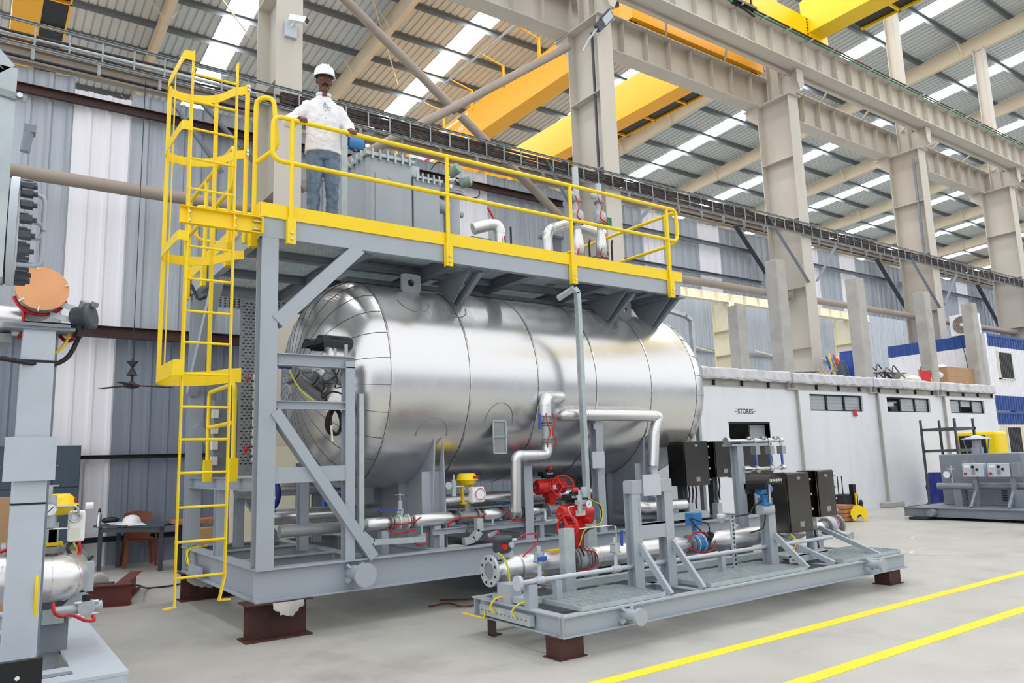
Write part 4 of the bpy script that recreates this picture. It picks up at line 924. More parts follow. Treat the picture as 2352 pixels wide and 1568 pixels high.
# ================= LEFT BACKGROUND
t = thing('locker', 'dark grey steel locker bank against the wall at left', 'locker', (.9, 14.4, 0)); LX, LYk = 1.47, 14.3
MB().box(-.1, LYk + .02, 0, LX, LYk + .4, 2.02).build('carcass', 'locker', t)
for i in range(4):
    for j in range(3):
        a = LX - (i + 1) * .385; d = MB().box(a + .012, LYk, .06 + j * .65, a + .375, LYk + .02, .69 + j * .65).build('door', 'locker', t); MB().cyl((a + .06, LYk, .4 + j * .65), (a + .06, LYk - .02, .4 + j * .65), .012, n=8).build('knob', 'steel', d)
item('red_tin', MB().box(1.02, 14.38, 2.02, 1.12, 14.5, 2.07), 'redc', 'small red tin lying on top of the locker', 'tin')
A = Vector((1.76, 14.18, 0)); B = Vector((2.57, 13.36, 0)); ux = (B - A).normalized(); uy = Vector((-ux.y, ux.x, 0))
def D(a, b, z): return A + ux * a + uy * b + Vector((0, 0, z))
t = thing('desk', 'dark grey desk against the wall left of the ladder', 'desk', tuple(A)); L = (B - A).length
MB().bar(D(-.06, .25, .71), D(L + .06, .25, .71), .6, .04).build('desk_top', 'locker', t)
for a in (.03, L - .03):
    for b in (.02, .46): MB().bar(D(a, b, 0), D(a, b, .69), .06, .06).build('leg', 'dgrey', t)
MB().bar(D(.03, .02, .64), D(L - .03, .02, .64), .03, .07).build('apron', 'dgrey', t)
ch = D(.62, .75, 0)
ch = at(318, 1300, Z=0)
t = thing('plastic_chair', 'brown plastic armchair tucked behind the grey desk', 'chair', (ch.x, ch.y, 0)); cx, cy = ch.x, ch.y + .05
MB().box(cx - .22, cy - .2, .42, cx + .22, cy + .2, .46).build('seat', 'chair', t, bevel=.015)
rows = []
for j in range(7):
    z = .44 + .42 * j / 6; w = .19 + .03 * math.sin(j / 6 * PI * .8); rows.append([(cx + w * (i / 4 - 1), cy + .2 + .05 * j / 6 - .04 * (abs(i - 4) / 4) ** 2, z + (.04 * (1 - ((i - 4) / 4) ** 2) if j == 6 else 0)) for i in range(9)])
MB().sheet(rows, .015).build('backrest', 'chair', t)
for sx in (-1, 1):
    for sy in (-1, 1): MB().bar((cx + sx * .24, cy + sy * .21, 0), (cx + sx * .2, cy + sy * .17, .43), .05, .04, up=(0, 1, 0)).build('leg', 'chair', t)
    MB().tube(rnd([(cx + sx * .23, cy - .18, .44), (cx + sx * .24, cy - .18, .64), (cx + sx * .23, cy + .2, .66)], .06), .018, 8).build('armrest', 'chair', t)
def ondesk(px, py, b=.2):   # point on the desk top
    return at(px, py, Z=.73)
p = ondesk(302, 1203); t = thing('hard_hat', 'white hard hat lying on papers on the grey desk', 'helmet', (p.x, p.y, .735))
MB().lathe((p.x, p.y, .745), (p.x, p.y, 1), [(0, .145), (.03, .14), (.08, .12), (.115, .08), (.13, .03), (.132, .001)], 24).build('shell', 'white', t); MB().lathe((p.x, p.y, .738), (p.x, p.y, 1), [(0, .16), (.01, .165), (.014, .14)], 24).build('brim', 'white', t)
p = ondesk(227, 1209); t = thing('water_bottle', 'steel water bottle with black cap on the left end of the desk', 'bottle', (p.x, p.y, .73))
MB().lathe((p.x, p.y, .731), (p.x, p.y, 1), [(0, .036), (.17, .036), (.2, .022), (.22, .02)], 16).build('flask', 'steel', t); MB().lathe((p.x, p.y, .951), (p.x, p.y, 1.2), [(0, .022), (.03, .022), (.04, .012), (.06, .01), (.061, .001)], 12).build('cap', 'black', t)
p = ondesk(252, 1203); lump('cloth_bag', (p.x, p.y + .03, .79), .11, (1.3, .7, .5), 'black', 'crumpled dark bag on the desk beside the steel bottle', 'bag', 8, .1)
for k, (px, py, rz) in enumerate(((268, 1203, .3), (285, 1206, .8), (312, 1207, .1))):
    p = ondesk(px, py); c, s_ = math.cos(rz), math.sin(rz); V = [(p.x + .13 * (c * i - s_ * j * .7), p.y + .13 * (s_ * i + c * j * .7), .732 + .004 * k + (.02 if j > 0 else 0)) for i, j in ((-1, -1), (1, -1), (1, 1), (-1, 1))]
    item('paper_sheet', MB().prism(V, (0, 0, .002)), 'white', ('white paper on the desk nearest the black bag', 'white paper sticking out under the hard hat, left', 'white paper under the right of the hard hat')[k], 'paper')
# scrap tray with coil
t = thing('beam_tray', 'reddish steel beam frame on the floor beside the left foreground skid', 'steel frame', (1.5, 10.5, 0)); 
a = at(300, 1388, Z=0); b = Vector((a.x - 1.3, a.y + .45, 0)); c = a + Vector((.35, 1.25, 0))
MB().ibeam(b + Vector((0, 0, .125)), a + Vector((0, 0, .125)), .25, .16).build('beam', 'redox', t); MB().ibeam(a + Vector((-.1, .1, .13)), c + Vector((-.1, 0, .13)), .22, .14).build('beam', 'redox', t)
MB().bar(b + Vector((.2, .3, .2)), a + Vector((-.15, .32, .22)), .1, .05).build('angle_bar', 'dgrey', t)
p = at(222, 1340, Y=a.y + .7); item('hose_coil', MB().lathe((p.x, a.y + .45, .24), (p.x, a.y + .9, .24), [(0, .05), (0, .09), (.02, .105), (.12, .105), (.14, .09), (.14, .05)], 24), 'concrete', 'small grey coil lying inside the red beam frame', 'coil')
item('floor_cable', MB().tube(curve([a + Vector((0, 0, .23)), a + Vector((.1, .02, .2)), at(340, 1350, Z=.02), at(390, 1345, Z=.02), at(425, 1338, Z=.02)], 6), .012, 6), 'cable', 'thin black cable from the red beam frame to the ladder foot', 'cable')
# bench behind ladder
p = at(398, 1191, Y=13.2); q = at(575, 1191, Y=13.2)
t = thing('work_bench', 'long wooden plank bench behind the ladder foot', 'bench', (p.x, 13.2, 0)); MB().box(p.x, 12.95, .72, min(q.x + .6, 4.0), 13.45, .78).build('plank_top', 'wood', t)
for x in (p.x + .1, 3.85): MB().box(x, 13.1, 0, x + .06, 13.5, .72).build('leg', 'dark', t)
t = thing('cardboard_box', 'flat orange-brown cardboard box on the floor under the plank bench', 'box', (3.5, 13.3, 0)); MB().box(2.95, 12.72, 0, 4.5, 12.9, .66).build('carton', 'card', t, bevel=.01); MB().box(2.95, 12.712, .3, 4.5, 12.72, .36).build('tape', 'pipebrown', t)
t = thing('blue_crate', 'blue crate behind the front diagonal brace of the large skid', 'crate', (4.9, 11.6, 0)); p = at(745, 1140, Y=11.6); q = at(812, 1112, Y=11.6); MB().box(p.x, 11.6, .9, q.x, 12.1, q.z).build('crate_body', 'blue', t); MB().box(p.x, 11.6, 0, q.x, 12.1, .9).build('stand', 'dgrey', t)
item('plywood_sheet', MB().box(3.4, 12.6, 0, 5.2, 12.63, 1.9), 'cream', 'pale plywood sheet standing behind the large skid near its left end', 'board')
# ceiling fan
FY = 13.1; p = at(302, 885, Y=FY); t = thing('ceiling_fan', 'dark ceiling fan hanging on a long rod by the grey wall', 'fan', (p.x, FY, p.z))
MB().cyl((p.x, FY, p.z), (p.x, FY, p.z + .42), .014, n=8).cyl((p.x, FY, p.z + .42), (p.x, FY, 8.02), .006, n=6).build('down_rod', 'dark', t)
MB().lathe((p.x, FY, p.z - .05), (p.x, FY, p.z + 1), [(0, .03), (.02, .11), (.06, .12), (.09, .05), (.12, .02)], 20).build('motor', 'brown', t)
MB().lathe((p.x, FY, p.z + .16), (p.x, FY, p.z + 1), [(0, .08), (.12, .02), (.13, .02), (.22, .09), (.23, .001)], 16).build('canopy', 'dark', t)
for k in range(3):
    a = .1 + k * 2 * PI / 3; d = Vector((math.cos(a), math.sin(a), 0)); MB().bar(Vector((p.x, FY, p.z)) + d * .1, Vector((p.x, FY, p.z - .01)) + d * .62, .12, .008).build('blade', 'brown', t)
# floodlight and CCTV
p = at(1415, 130, Y=12.6)
t = thing('floodlight', 'grey floodlight on a bent arm at the head of the second column', 'lamp', (12.9, 12.9, 11.5))
b = at(1371, 66, Y=12.7); c = at(1404, 30, Y=12.6); MB().tube([at(1338, 118, Y=12.93), at(1352, 92, Y=12.85), b], .025, 8).build('arm', 'pale', t)
d = c - b; sdv = Vector((1, -.35, .1)).normalized(); MB().bar(b, b + d * .35, .2, .12, up=(0, -1, -.4)).bar(b + d * .35, c, .25, .07, up=(0, -1, -.4)).build('housing', 'dgrey', t); nn = Vector((0, -1, -.4)); nn = (nn - d.normalized() * nn.dot(d.normalized())).normalized(); MB().bar(b + d * .4 + nn * .042, b + d * .95 + nn * .042, .19, .01, up=nn).build('lens', 'pale', t)
p = at(665, 62, Y=12.9); t = thing('security_camera', 'small white security camera on the first column', 'camera', (p.x, 12.95, p.z)); MB().box(p.x - .09, 12.88, p.z - .2, p.x + .14, 12.95, p.z + .12).build('junction_box', 'pale', t, bevel=.01)
a = at(678, 47, Y=12.75); MB().cyl((p.x + .02, 12.9, p.z + .0), a, .02, n=8).build('bracket', 'white', t); MB().bar(a + Vector((-.06, .08, .07)), a + Vector((.16, -.16, -.04)), .11, .11).build('camera_body', 'white', t); MB().bar(a + Vector((.155, -.155, -.037)), a + Vector((.175, -.175, -.045)), .08, .08).build('lens', 'black', t)
item('conduit', MB().tube([(12.3, 13.25, 12.3), (12.3, 13.25, 9), (12.3, 13.25, 4.6)], .035, 8), 'dgrey', 'dark conduit running down the web of the floodlit column', 'conduit')
item('conduit', MB().tube([(28.3, 13.2, 12.3), (28.3, 13.2, 8.6)], .05, 8), 'mgrey', 'grey conduit running down the column left of the air conditioner', 'conduit')

q = at(1962, 945, Y=11.05); item('red_rag', MB().sheet([[(q.x - .08 + .05 * i + .03 * j, 11.05 - .02 * ((i + j) % 2), q.z + .05 - .09 * j + .02 * (i % 2)) for i in range(4)] for j in range(3)], .008), 'redc', 'small red rag hanging from the sill of the first store window', 'rag')
item('floor_hose', MB().tube(curve([at(985, 1392, Z=.02), at(1030, 1385, Z=.02), at(1060, 1392, Z=.02), at(1092, 1388, Z=.02), at(1130, 1372, Z=.02), at(1080, 1375, Z=.02), at(1010, 1378, Z=.02)], 6), .009, 7), 'redox', 'thin dark red hose lying on the floor under the large skid', 'hose')
# ================= FRONT SKID
fs = thing('metering_skid', 'long low light grey skid frame with grating in front of the large skid', 'skid', (6.4, 5.5, .16))
SX0, SX1, SY0, SY1, ST = 3.83, 9.0, 4.8, 6.13, .325
zc = (.163 + ST) / 2; hh = ST - .163
lab(MB().ibeam((SX0, SY0 + .045, zc), (SX1, SY0 + .045, zc), hh, .09, .012, .009).build('base_beam', 'grey', fs), 'front beam of the low skid')
MB().ibeam((SX0, SY1 - .045, zc), (SX1, SY1 - .045, zc), hh, .09, .012, .009).build('base_beam', 'grey', fs)
MB().ibeam((SX0 + .045, SY0 + .085, zc), (SX0 + .045, SY1 - .085, zc), hh, .09, .012, .009).build('base_beam', 'grey', fs)
MB().ibeam((SX1 - .045, SY0 + .085, zc), (SX1 - .045, SY1 - .085, zc), hh, .09, .012, .009).build('base_beam', 'grey', fs)
MB().prism([(SX0, SY0, .163), (SX0 + .012, SY0 + .045, .163), (SX0 + .012, SY0 + .045, ST), (SX0, SY0, ST)], (.006, 0, 0)).build('corner_plate', 'grey', fs)
for x in (5.1, 5.55, 7.2, 7.7): MB().ibeam((x, SY0 + .09, zc), (x, SY1 - .09, zc), hh - .02, .08, .01, .008).build('cross_beam', 'grey', fs)
MB().ibeam((SX0 + .09, 5.52, zc), (SX1 - .09, 5.52, zc), hh - .02, .08, .01, .008).build('cross_beam', 'grey', fs)
def grating(x0, x1, y0, y1, z, parent):
    m = MB(); y = y0
    while y <= y1: m.box(x0, y, z - .03, x1, y + .007, z); y += .042
    x = x0
    while x <= x1: m.box(x, y0, z - .03, x + .008, y1, z - .003); x += .1
    m.box(x0 - .008, y0 - .009, z - .034, x1 + .008, y0 - .002, z + .003).box(x0 - .008, y1 + .008, z - .034, x1 + .008, y1 + .014, z + .003).box(x0 - .008, y0 - .001, z - .034, x0 - .002, y1 + .007, z + .003).box(x1 + .008, y0 - .001, z - .034, x1 + .014, y1 + .007, z + .003)
    return m.build('grating', 'galv', parent)
for a, b in ((4.08, 5.03), (5.64, 7.12), (7.8, 8.97)): grating(a, b, 4.87, 5.47, .362, fs)
for px, py in ((1468, 1416), (2025, 1297)):
    q = at(px, py, Y=SY0 - .14); trunnion((q.x, SY0 + .05, q.z), q, .045, .068, fs)
# earthing bar on the left end
eb = MB().box(SX0 - .03, 5.2, .2, SX0 + .02, 5.95, .285).build('earth_bar', 'galv', fs); m = MB()
for k in range(12): m.cyl((SX0 - .031, 5.25 + k * .06, .242), (SX0 - .036, 5.25 + k * .06, .242), .006, n=6)
build_each(m, 'bolt', 'brass', eb)
for y, dy, c in ((5.7, -.02, 'yellow'), (5.38, -.05, 'ygreen')):
    item('earth_cable', MB().tube(curve([(SX0 - .04, y, .24), (SX0 - .07, y + .01, .3), (SX0 - .02, y + dy, .37), (SX0 + .1, y + dy - .02, .36)], 6), .008, 7), c, ('thick yellow' if c == 'yellow' else 'yellow-green') + ' earth cable bending over the left end of the low skid', 'cable')
item('earth_cable', MB().tube(rnd([(SX0 - .04, 5.85, .24), (SX0 - .045, 5.85, .175), (SX0 - .05, 6.2, .178)], .03), .008, 7), 'yellow', 'yellow earth cable running along the bottom of the left skid end', 'cable')
for x, y, l in ((3.9, 4.94, 'rusty steel stump under the near left corner of the low skid'), (8.72, 4.94, 'rusty steel stump under the near right corner of the low skid'), (8.72, 6.0, 'rusty steel stump under the rear right corner of the low skid')):
    t = thing('steel_stump', l, 'steel block', (x, y, 0)); MB().box(x - .08, y - .1, .008, x + .16, y - .09, .155).box(x - .08, y - .09, .008, x - .07, y + .08, .155).box(x + .15, y - .09, .008, x + .16, y + .08, .155).build('web', 'rust', t); MB().box(x - .1, y - .12, 0, x + .18, y + .1, .008).build('bottom_flange', 'rust', t); MB().box(x - .09, y - .11, .155, x + .17, y + .08, .163).build('top_flange', 'rust', t)
t = thing('steel_stump', 'thin dark steel stump under the rear left corner of the low skid', 'steel block', (3.9, 5.95, 0)); MB().box(3.9, 5.85, 0, 3.908, 5.98, .163).build('web', 'brown', t); MB().box(3.9, 5.9, 0, 4.0, 5.98, .008).build('bottom_flange', 'brown', t)
ragged('packing_card', 8.75, 8.95, 5.2, .162, .06, 'small torn brown card under the right end of the low skid', 'brown', 9)
MB().box(3.86, 5.55, ST, 3.98, 5.75, ST + .16).build('end_bracket', 'grey', fs)
# goal post frame
gp = thing('steel_goalpost', 'light grey H-shaped steel frame with two posts standing on the low skid', 'frame', (5.3, 5.27, ST)); gy = 5.27
for x in (5.09, 5.52):
    MB().ibeam((x, gy, ST), (x, gy, 1.31), .11, .11, .008, .007, up=(0, 1, 0)).build('post', 'grey', gp)
    MB().bar((x + .02, gy - .05, .73), (x + .02, 4.87, .33), .035, .06, up=(0, 0, 1)).build('diagonal_brace', 'grey', gp)
MB().box(5.04, gy - .06, 1.2, 5.57, gy + .05, 1.32).build('top_beam', 'grey', gp); MB().box(5.14, gy - .05, .78, 5.47, gy - .03, .92).box(5.14, gy - .05, .905, 5.47, gy + .04, .92).build('cross_beam', 'grey', gp)
a = at(1475, 1090, Y=5.2); b = at(1517, 1136, Y=5.2); MB().box(a.x, 5.19, b.z, b.x, 5.2, a.z).build('square_plate', 'pale', gp)
m = MB(); r = random.Random(3)
for k in range(16): m.box(5.105 + r.uniform(0, .012), gy - .0605, .9 + k * .016, 5.118 + r.uniform(0, .012), gy - .06, .905 + k * .016)
m.build('pencil_marks', 'castgrey', gp)
# ---------- piping helpers
def flange(m, p, ax, r, t=.02, bolts=8, n=28):
    p = Vector(p); d = Vector(ax).normalized(); m.cyl(p - d * t / 2, p + d * t / 2, r, n=n); _, u, w = m.frame((0, 0, 0), d, (0, 0, 1))
    for k in range(bolts):
        a = 2 * PI * (k + .5) / bolts; q = p + (u * math.cos(a) + w * math.sin(a)) * r * .8; m.cyl(q - d * (t * .5 + .012), q + d * (t * .5 + .012), r * .07, n=6, smooth=False)
    return m
def clad(parent, pts, r, name='pipe_cladding', mt='alup', bend=.16, n=24, bands=True):
    m = MB().tube(rnd(pts, bend, 6), r, n); o = m.build(name, mt, parent)
    if bands:
        b = MB(); P = rnd(pts, bend, 6); acc = 0
        for p, q in zip(P, P[1:]):
            d = q - p; L = d.length
            if L < 1e-4: continue
            acc += L
            if acc > .11: b.cyl(q - d.normalized() * .004, q + d.normalized() * .004, r + .0025, n=n); acc = 0
        if b.v: build_each(b, 'band', 'alu', o)
    return o
def hose(name, pts, r, mt, label, cat='cable', k=6): return item(name, MB().tube(curve(pts, k), r, 7), mt, label, cat)
# ---------- front process pipe
PY, PZ = 5.85, .575
def PXx(px, py=None): return at(px, py or 1280, Y=PY).x
pp = thing('insulated_pipe', 'thick aluminium-clad pipe with open grey flange along the low skid', 'pipe', (4, PY, PZ))
fx = at(1122, 1298, Y=PY).x
m = MB(); n = 32; R, r0 = .14, .075
for x, fl in ((fx, 1), (fx + .025, 0)):
    V = [(x, PY + R * math.cos(2 * PI * i / n), PZ + R * math.sin(2 * PI * i / n)) for i in range(n)] + [(x, PY + r0 * math.cos(2 * PI * i / n), PZ + r0 * math.sin(2 * PI * i / n)) for i in range(n)]
    F = [(i, n + i, n + (i + 1) % n, (i + 1) % n) for i in range(n)]; m.add(V, F if fl else [f[::-1] for f in F])
m.cyl((fx, PY, PZ), (fx + .025, PY, PZ), R, n=n, caps=False).cyl((fx, PY, PZ), (fx + .16, PY, PZ), r0, n=n, caps=False)
f = m.build('end_flange', 'galv', pp); m = MB()
for k in range(8): a = 2 * PI * (k + .5) / 8; m.cyl((fx - .002, PY + .11 * math.cos(a), PZ + .11 * math.sin(a)), (fx + .001, PY + .11 * math.cos(a), PZ + .11 * math.sin(a)), .013, n=10)
build_each(m, 'bolt_hole', 'black', f); MB().cyl((fx + .012, PY, PZ), (fx + .014, PY, PZ), r0, n=24).build('bore', 'castgrey', f)
x1 = at(1300, 1290, Y=PY).x
MB().lathe((fx + .025, PY, PZ), (9, PY, PZ), [(0, .1), (.03, .085), (.1, .083), (.11, .11), (.115, .113), (.3, .113)], 32).build('neck', 'alu', pp)
clad(pp, [(fx + .3, PY, PZ), (x1, PY, PZ)], .113, n=32)
MB().lathe((x1, PY, PZ), (9, PY, PZ), [(0, .113), (.0, .116), (.02, .116), (.02, .09)], 32).build('end_cap', 'alup', pp)
lab(MB().box(x1 - .22, PY - .05, PZ + .102, x1 - .05, PY + .04, PZ + .118).build('label_plate', 'yellow', pp), 'yellow label plate')
for px in (1160, 1270): x = PXx(px); MB().box(x - .05, PY - .06, ST, x + .05, PY + .06, PZ - .1).build('pipe_stand', 'grey', pp)
vx = at(1330, 1285, Y=PY).x
va = thing('wafer_valve', 'flanged grey valve with red tracing cable on the low skid pipe under the red actuator', 'valve', (vx, PY, PZ))
m = MB()
for d in (-.09, -.055, .055, .09): flange(m, (vx + d, PY, PZ), (1, 0, 0), .118, .022, 8)
m.cyl((vx - .2, PY, PZ), (vx + .2, PY, PZ), .062, n=20).build('flanges', 'castgrey', va); MB().cyl((vx - .045, PY, PZ), (vx + .045, PY, PZ), .1, n=24).cyl((vx, PY, PZ), (vx, PY, PZ + .19), .035, n=12).build('valve_body', 'galv', va)
hose('tracing_cable', [(vx - .05, PY - .1, PZ + .1), (vx + .1, PY - .13, PZ + .06), (vx + .12, PY - .13, PZ - .04), (vx, PY - .13, PZ - .09), (vx - .12, PY - .12, PZ - .09)], .007, 'redc', 'red cable looped around the valve under the front red actuator')
pb = thing('insulated_pipe', 'aluminium-clad pipe running behind the H-shaped frame to the blue meter', 'pipe', (5.3, PY, PZ)); xa, xb, xm = PXx(1362), PXx(1572, 1255), PXx(1600, 1250)
MB().lathe((vx + .16, PY, PZ), (9, PY, PZ), [(0, .06), (xa - vx - .2, .085), (xa - vx - .15, .1), (xb - vx - .3, .1), (xb - vx - .12, .07), (xb - vx - .1, .06)], 28).build('pipe_cladding', 'alup', pb)
m = MB()
for x in (xa + .05, xa + .55, xa + 1.1): m.cyl((x, PY, PZ), (x + .008, PY, PZ), .103, n=28)
build_each(m, 'band', 'alu', pb)
for x in (5.0, 5.9): MB().box(x, PY - .05, ST, x + .08, PY + .05, PZ - .08).build('pipe_stand', 'grey', pb)
fm = thing('flow_meter', 'blue flow meter with white strap and red cable on the low skid pipe', 'meter', (xm, PY, PZ)); m = MB(); flange(m, (xm - .12, PY, PZ), (1, 0, 0), .105, .02); flange(m, (xm + .12, PY, PZ), (1, 0, 0), .105, .02); build_each(m, 'flange', 'castgrey', fm)
MB().cyl((xm - .09, PY, PZ), (xm + .1, PY, PZ), .1, n=24).build('meter_body', 'tblue', fm); m = MB()
for d in (-.05, .05): m.cyl((xm + d, PY, PZ), (xm + d + .014, PY, PZ), .102, n=24)
build_each(m, 'strap', 'zip', fm)
hx = MB().cyl((xm - .02, PY, PZ + .1), (xm - .02, PY, PZ + .2), .025, n=12).box(xm - .09, PY - .06, PZ + .2, xm + .05, PY + .06, PZ + .33).build('transmitter_head', 'tblue', fm)
MB().bar((xm + .09, PY - .07, PZ + .02), (xm + .17, PY - .07, PZ + .1), .07, .05).build('plug', 'black', fm)
hose('signal_cable', [(xm + .13, PY - .08, PZ + .08), (xm + .1, PY - .1, PZ + .2), (xm - .02, PY - .1, PZ + .24), (xm - .14, PY - .06, PZ + .28), (xm - .1, PY - .07, PZ + .22), (xm + .1, PY - .1, PZ + .05)], .007, 'cable', 'black cable looped on the blue flow meter')
hose('tracing_cable', [(xm - .22, PY - .08, PZ + .04), (xm - .15, PY - .1, PZ + .13), (xm - .02, PY - .11, PZ + .13), (xm + .05, PY - .11, PZ + .11)], .009, 'redc', 'red cable over the top of the blue flow meter')
hose('tracing_cable', [(xm - .2, PY - .08, PZ - .03), (xm - .08, PY - .12, PZ - .08), (xm + .1, PY - .13, PZ - .07), (xm + .2, PY - .1, PZ + .02)], .009, 'redc', 'red cable under the blue flow meter')
xc, xd = PXx(1655, 1245), PXx(1840, 1212); xe = at(1925, 1205, Y=PY).x
pc = thing('insulated_pipe', 'aluminium-clad pipe passing behind the steel boxes to the end flange', 'pipe', (7, PY, PZ))
MB().lathe((xm + .13, PY, PZ), (9.5, PY, PZ), [(0, .06), (.12, .065), (.22, .105), (xd - xm - .2, .105), (xd - xm - .05, .07), (xe - xm - .3, .06)], 28).build('pipe_cladding', 'alup', pc)
for x in (7.0, 8.1): MB().box(x, PY - .05, ST, x + .08, PY + .05, PZ - .09).build('pipe_stand', 'grey', pc)
xe = min(xe, 9.25)
ev = thing('end_valve', 'silver flanged valve with red mark overhanging the right end of the low skid', 'valve', (xe, PY, PZ)); m = MB(); flange(m, (xe + .02, PY, PZ), (1, 0, 0), .14, .03); flange(m, (xe - .2, PY, PZ), (1, 0, 0), .11, .025); m.cyl((xe - .3, PY, PZ), (xe, PY, PZ), .07, n=20).build('flanges', 'castgrey', ev)
MB().lathe((xe - .18, PY, PZ), (10, PY, PZ), [(0, .09), (.04, .12), (.12, .12), (.16, .09)], 24).build('valve_body', 'pale', ev); MB().cyl((xe - .1, PY, PZ), (xe - .075, PY, PZ), .123, n=24).build('red_strap', 'redc', ev)
m = MB().cyl((xe - .12, PY - .1, PZ - .06), (xe - .12, PY - .28, PZ - .12), .03, n=12); flange(m, (xe - .12, PY - .28, PZ - .12), (0, -1, -.3), .07, .02, 6); m.build('drain_branch', 'galv', ev)
# thin pipe in front
TYp = 5.3; z1 = at(1205, 1337, Y=TYp).z; a = at(1190, 1338, Y=TYp)
tp_ = thing('small_bore_pipe', 'thin grey pipe with round blind flange along the front of the low skid', 'pipe', (5, TYp, z1))
TZp = z1; MB().cyl((a.x, TYp, TZp), (8.3, TYp, TZp), .021, n=14).build('pipe', 'pale', tp_)
MB().cyl((a.x - .015, TYp, TZp), (a.x, TYp, TZp), .062, n=28).build('blind_flange', 'pale', tp_); MB().cyl((a.x, TYp, TZp), (a.x + .02, TYp, TZp), .06, n=28).build('flange', 'galv', tp_)
for px in (1240, 1415):
    x = at(px, 1330 if px < 1300 else 1303, Y=TYp).x; MB().cyl((x - .04, TYp, TZp), (x + .04, TYp, TZp), .032, n=14).cyl((x, TYp, TZp), (x, TYp, TZp + .14), .017, n=12).build('tee', 'pale', tp_)
    v = thing('ball_valve', ('small valve with blue handle on the thin pipe, left of the galvanised trunk' if px < 1300 else 'small grey valve with upright blue lever left of the H-shaped frame'), 'valve', (x, TYp, TZp + .14)); zz = TZp + .14
    MB().box(x - .035, TYp - .03, zz, x + .035, TYp + .03, zz + .09).cyl((x, TYp, zz + .09), (x, TYp, zz + .14), .02, n=10).build('valve_body', 'galv', v)
    m = MB()
    for sx in (-1, 1):
        for sz in (.01, .08): m.cyl((x + sx * .03, TYp - .04, zz + sz), (x + sx * .03, TYp + .04, zz + sz), .007, n=6)
    build_each(m, 'bolt', 'steel', v); (MB().box(x - .045, TYp - .05, zz + .02, x + .045, TYp - .035, zz + .055) if px < 1300 else MB().bar((x + .06, TYp - .03, zz + .06), (x + .065, TYp - .03, zz + .2), .025, .012, up=(0, 1, 0))).build('lever', 'blue', v)
for x in (4.15, 6.3, 7.9): MB().box(x, TYp - .03, ST, x + .06, TYp + .03, TZp - .02).build('pipe_stand', 'grey', tp_)
x = at(1218, 1375, Y=TYp).x; MB().box(x - .04, TYp - .04, ST, x + .05, TYp + .04, TZp - .025).build('pipe_stand', 'grey', tp_)
# elbow below pipe
q = at(1265, 1330, Y=5.7); clad(pp, [(q.x, PY, PZ - .08), (q.x, PY, PZ - .17), (q.x, 5.6, PZ - .17)], .035, 'drain_elbow', 'alu', .05)
# trunking
def trunk(name, pts, w, h, label, mt='galv', up=(0, 0, 1)):
    m = MB()
    for a, b in zip(pts, pts[1:]): m.bar(a, b, w, h, up)
    return tag(m.build(name, mt), label, 'cable duct')
trunk('cable_duct', [(at(1300, 1342, Y=5.6).x, 5.6, .4), (7.4, 5.6, .4)], .09, .06, 'long galvanised cable trunk low along the middle of the low skid')
trunk('cable_duct', [(3.95, 5.85, .36), (3.97, 5.35, .36)], .16, .05, 'short galvanised trunk cover on the left end of the low skid')
x = at(1303, 1270, Y=5.55).x; trunk('cable_duct', [(x, 5.55, ST), (x, 5.55, at(1303, 1213, Y=5.55).z)], .08, .12, 'upright galvanised trunk in front of the valve under the red actuator', up=(1, 0, 0))
x = at(1355, 1230, Y=6.05).x; trunk('cable_duct', [(x, 6.05, ST), (x, 6.05, at(1355, 1195, Y=6.05).z)], .08, .12, 'upright galvanised trunk behind the front red actuator', up=(1, 0, 0))
a = at(1610, 1262, Y=6.0); b = at(1668, 1248, Y=6.0); c = at(1695, 1210, Y=6.0); trunk('cable_duct', [a, b, c], .08, .09, 'bent galvanised trunk right of the blue flow meter')
t = thing('slotted_post', 'upright galvanised slotted angle post on the low skid right of the blue meter', 'post', (6.75, 5.35, ST)); q = at(1695, 1310, Y=5.35); top = at(1692, 1187, Y=5.35).z
MB().angle((q.x, 5.35, ST), (q.x, 5.35, top), .06, .06, .004, up=(0, 1, 0)).build('angle', 'galv', t); m = MB()
for k in range(12): m.box(q.x - .052 + .02, 5.3475, ST + .06 + k * (top - ST) / 12.5, q.x - .012, 5.3495, ST + .085 + k * (top - ST) / 12.5)
m.build('slots', 'black', t)
t = thing('tray_support', 'galvanised folded tray on a bracket in front of the steel boxes', 'tray', (7.6, 5.3, ST)); a = at(1812, 1282, Y=5.15); b = at(1900, 1262, Y=5.15); MB().box(a.x, 5.14, ST + .03, b.x, 5.15, a.z + .02).box(a.x, 5.14, a.z + .01, b.x + .1, 5.45, a.z + .02).build('tray', 'galv', t); m = MB()
for i in range(3):
    for j in range(3): m.box(a.x + .03 + i * .04, 5.138, ST + .05 + j * .035, a.x + .045 + i * .04, 5.14, ST + .072 + j * .035)
m.build('slots', 'black', t)
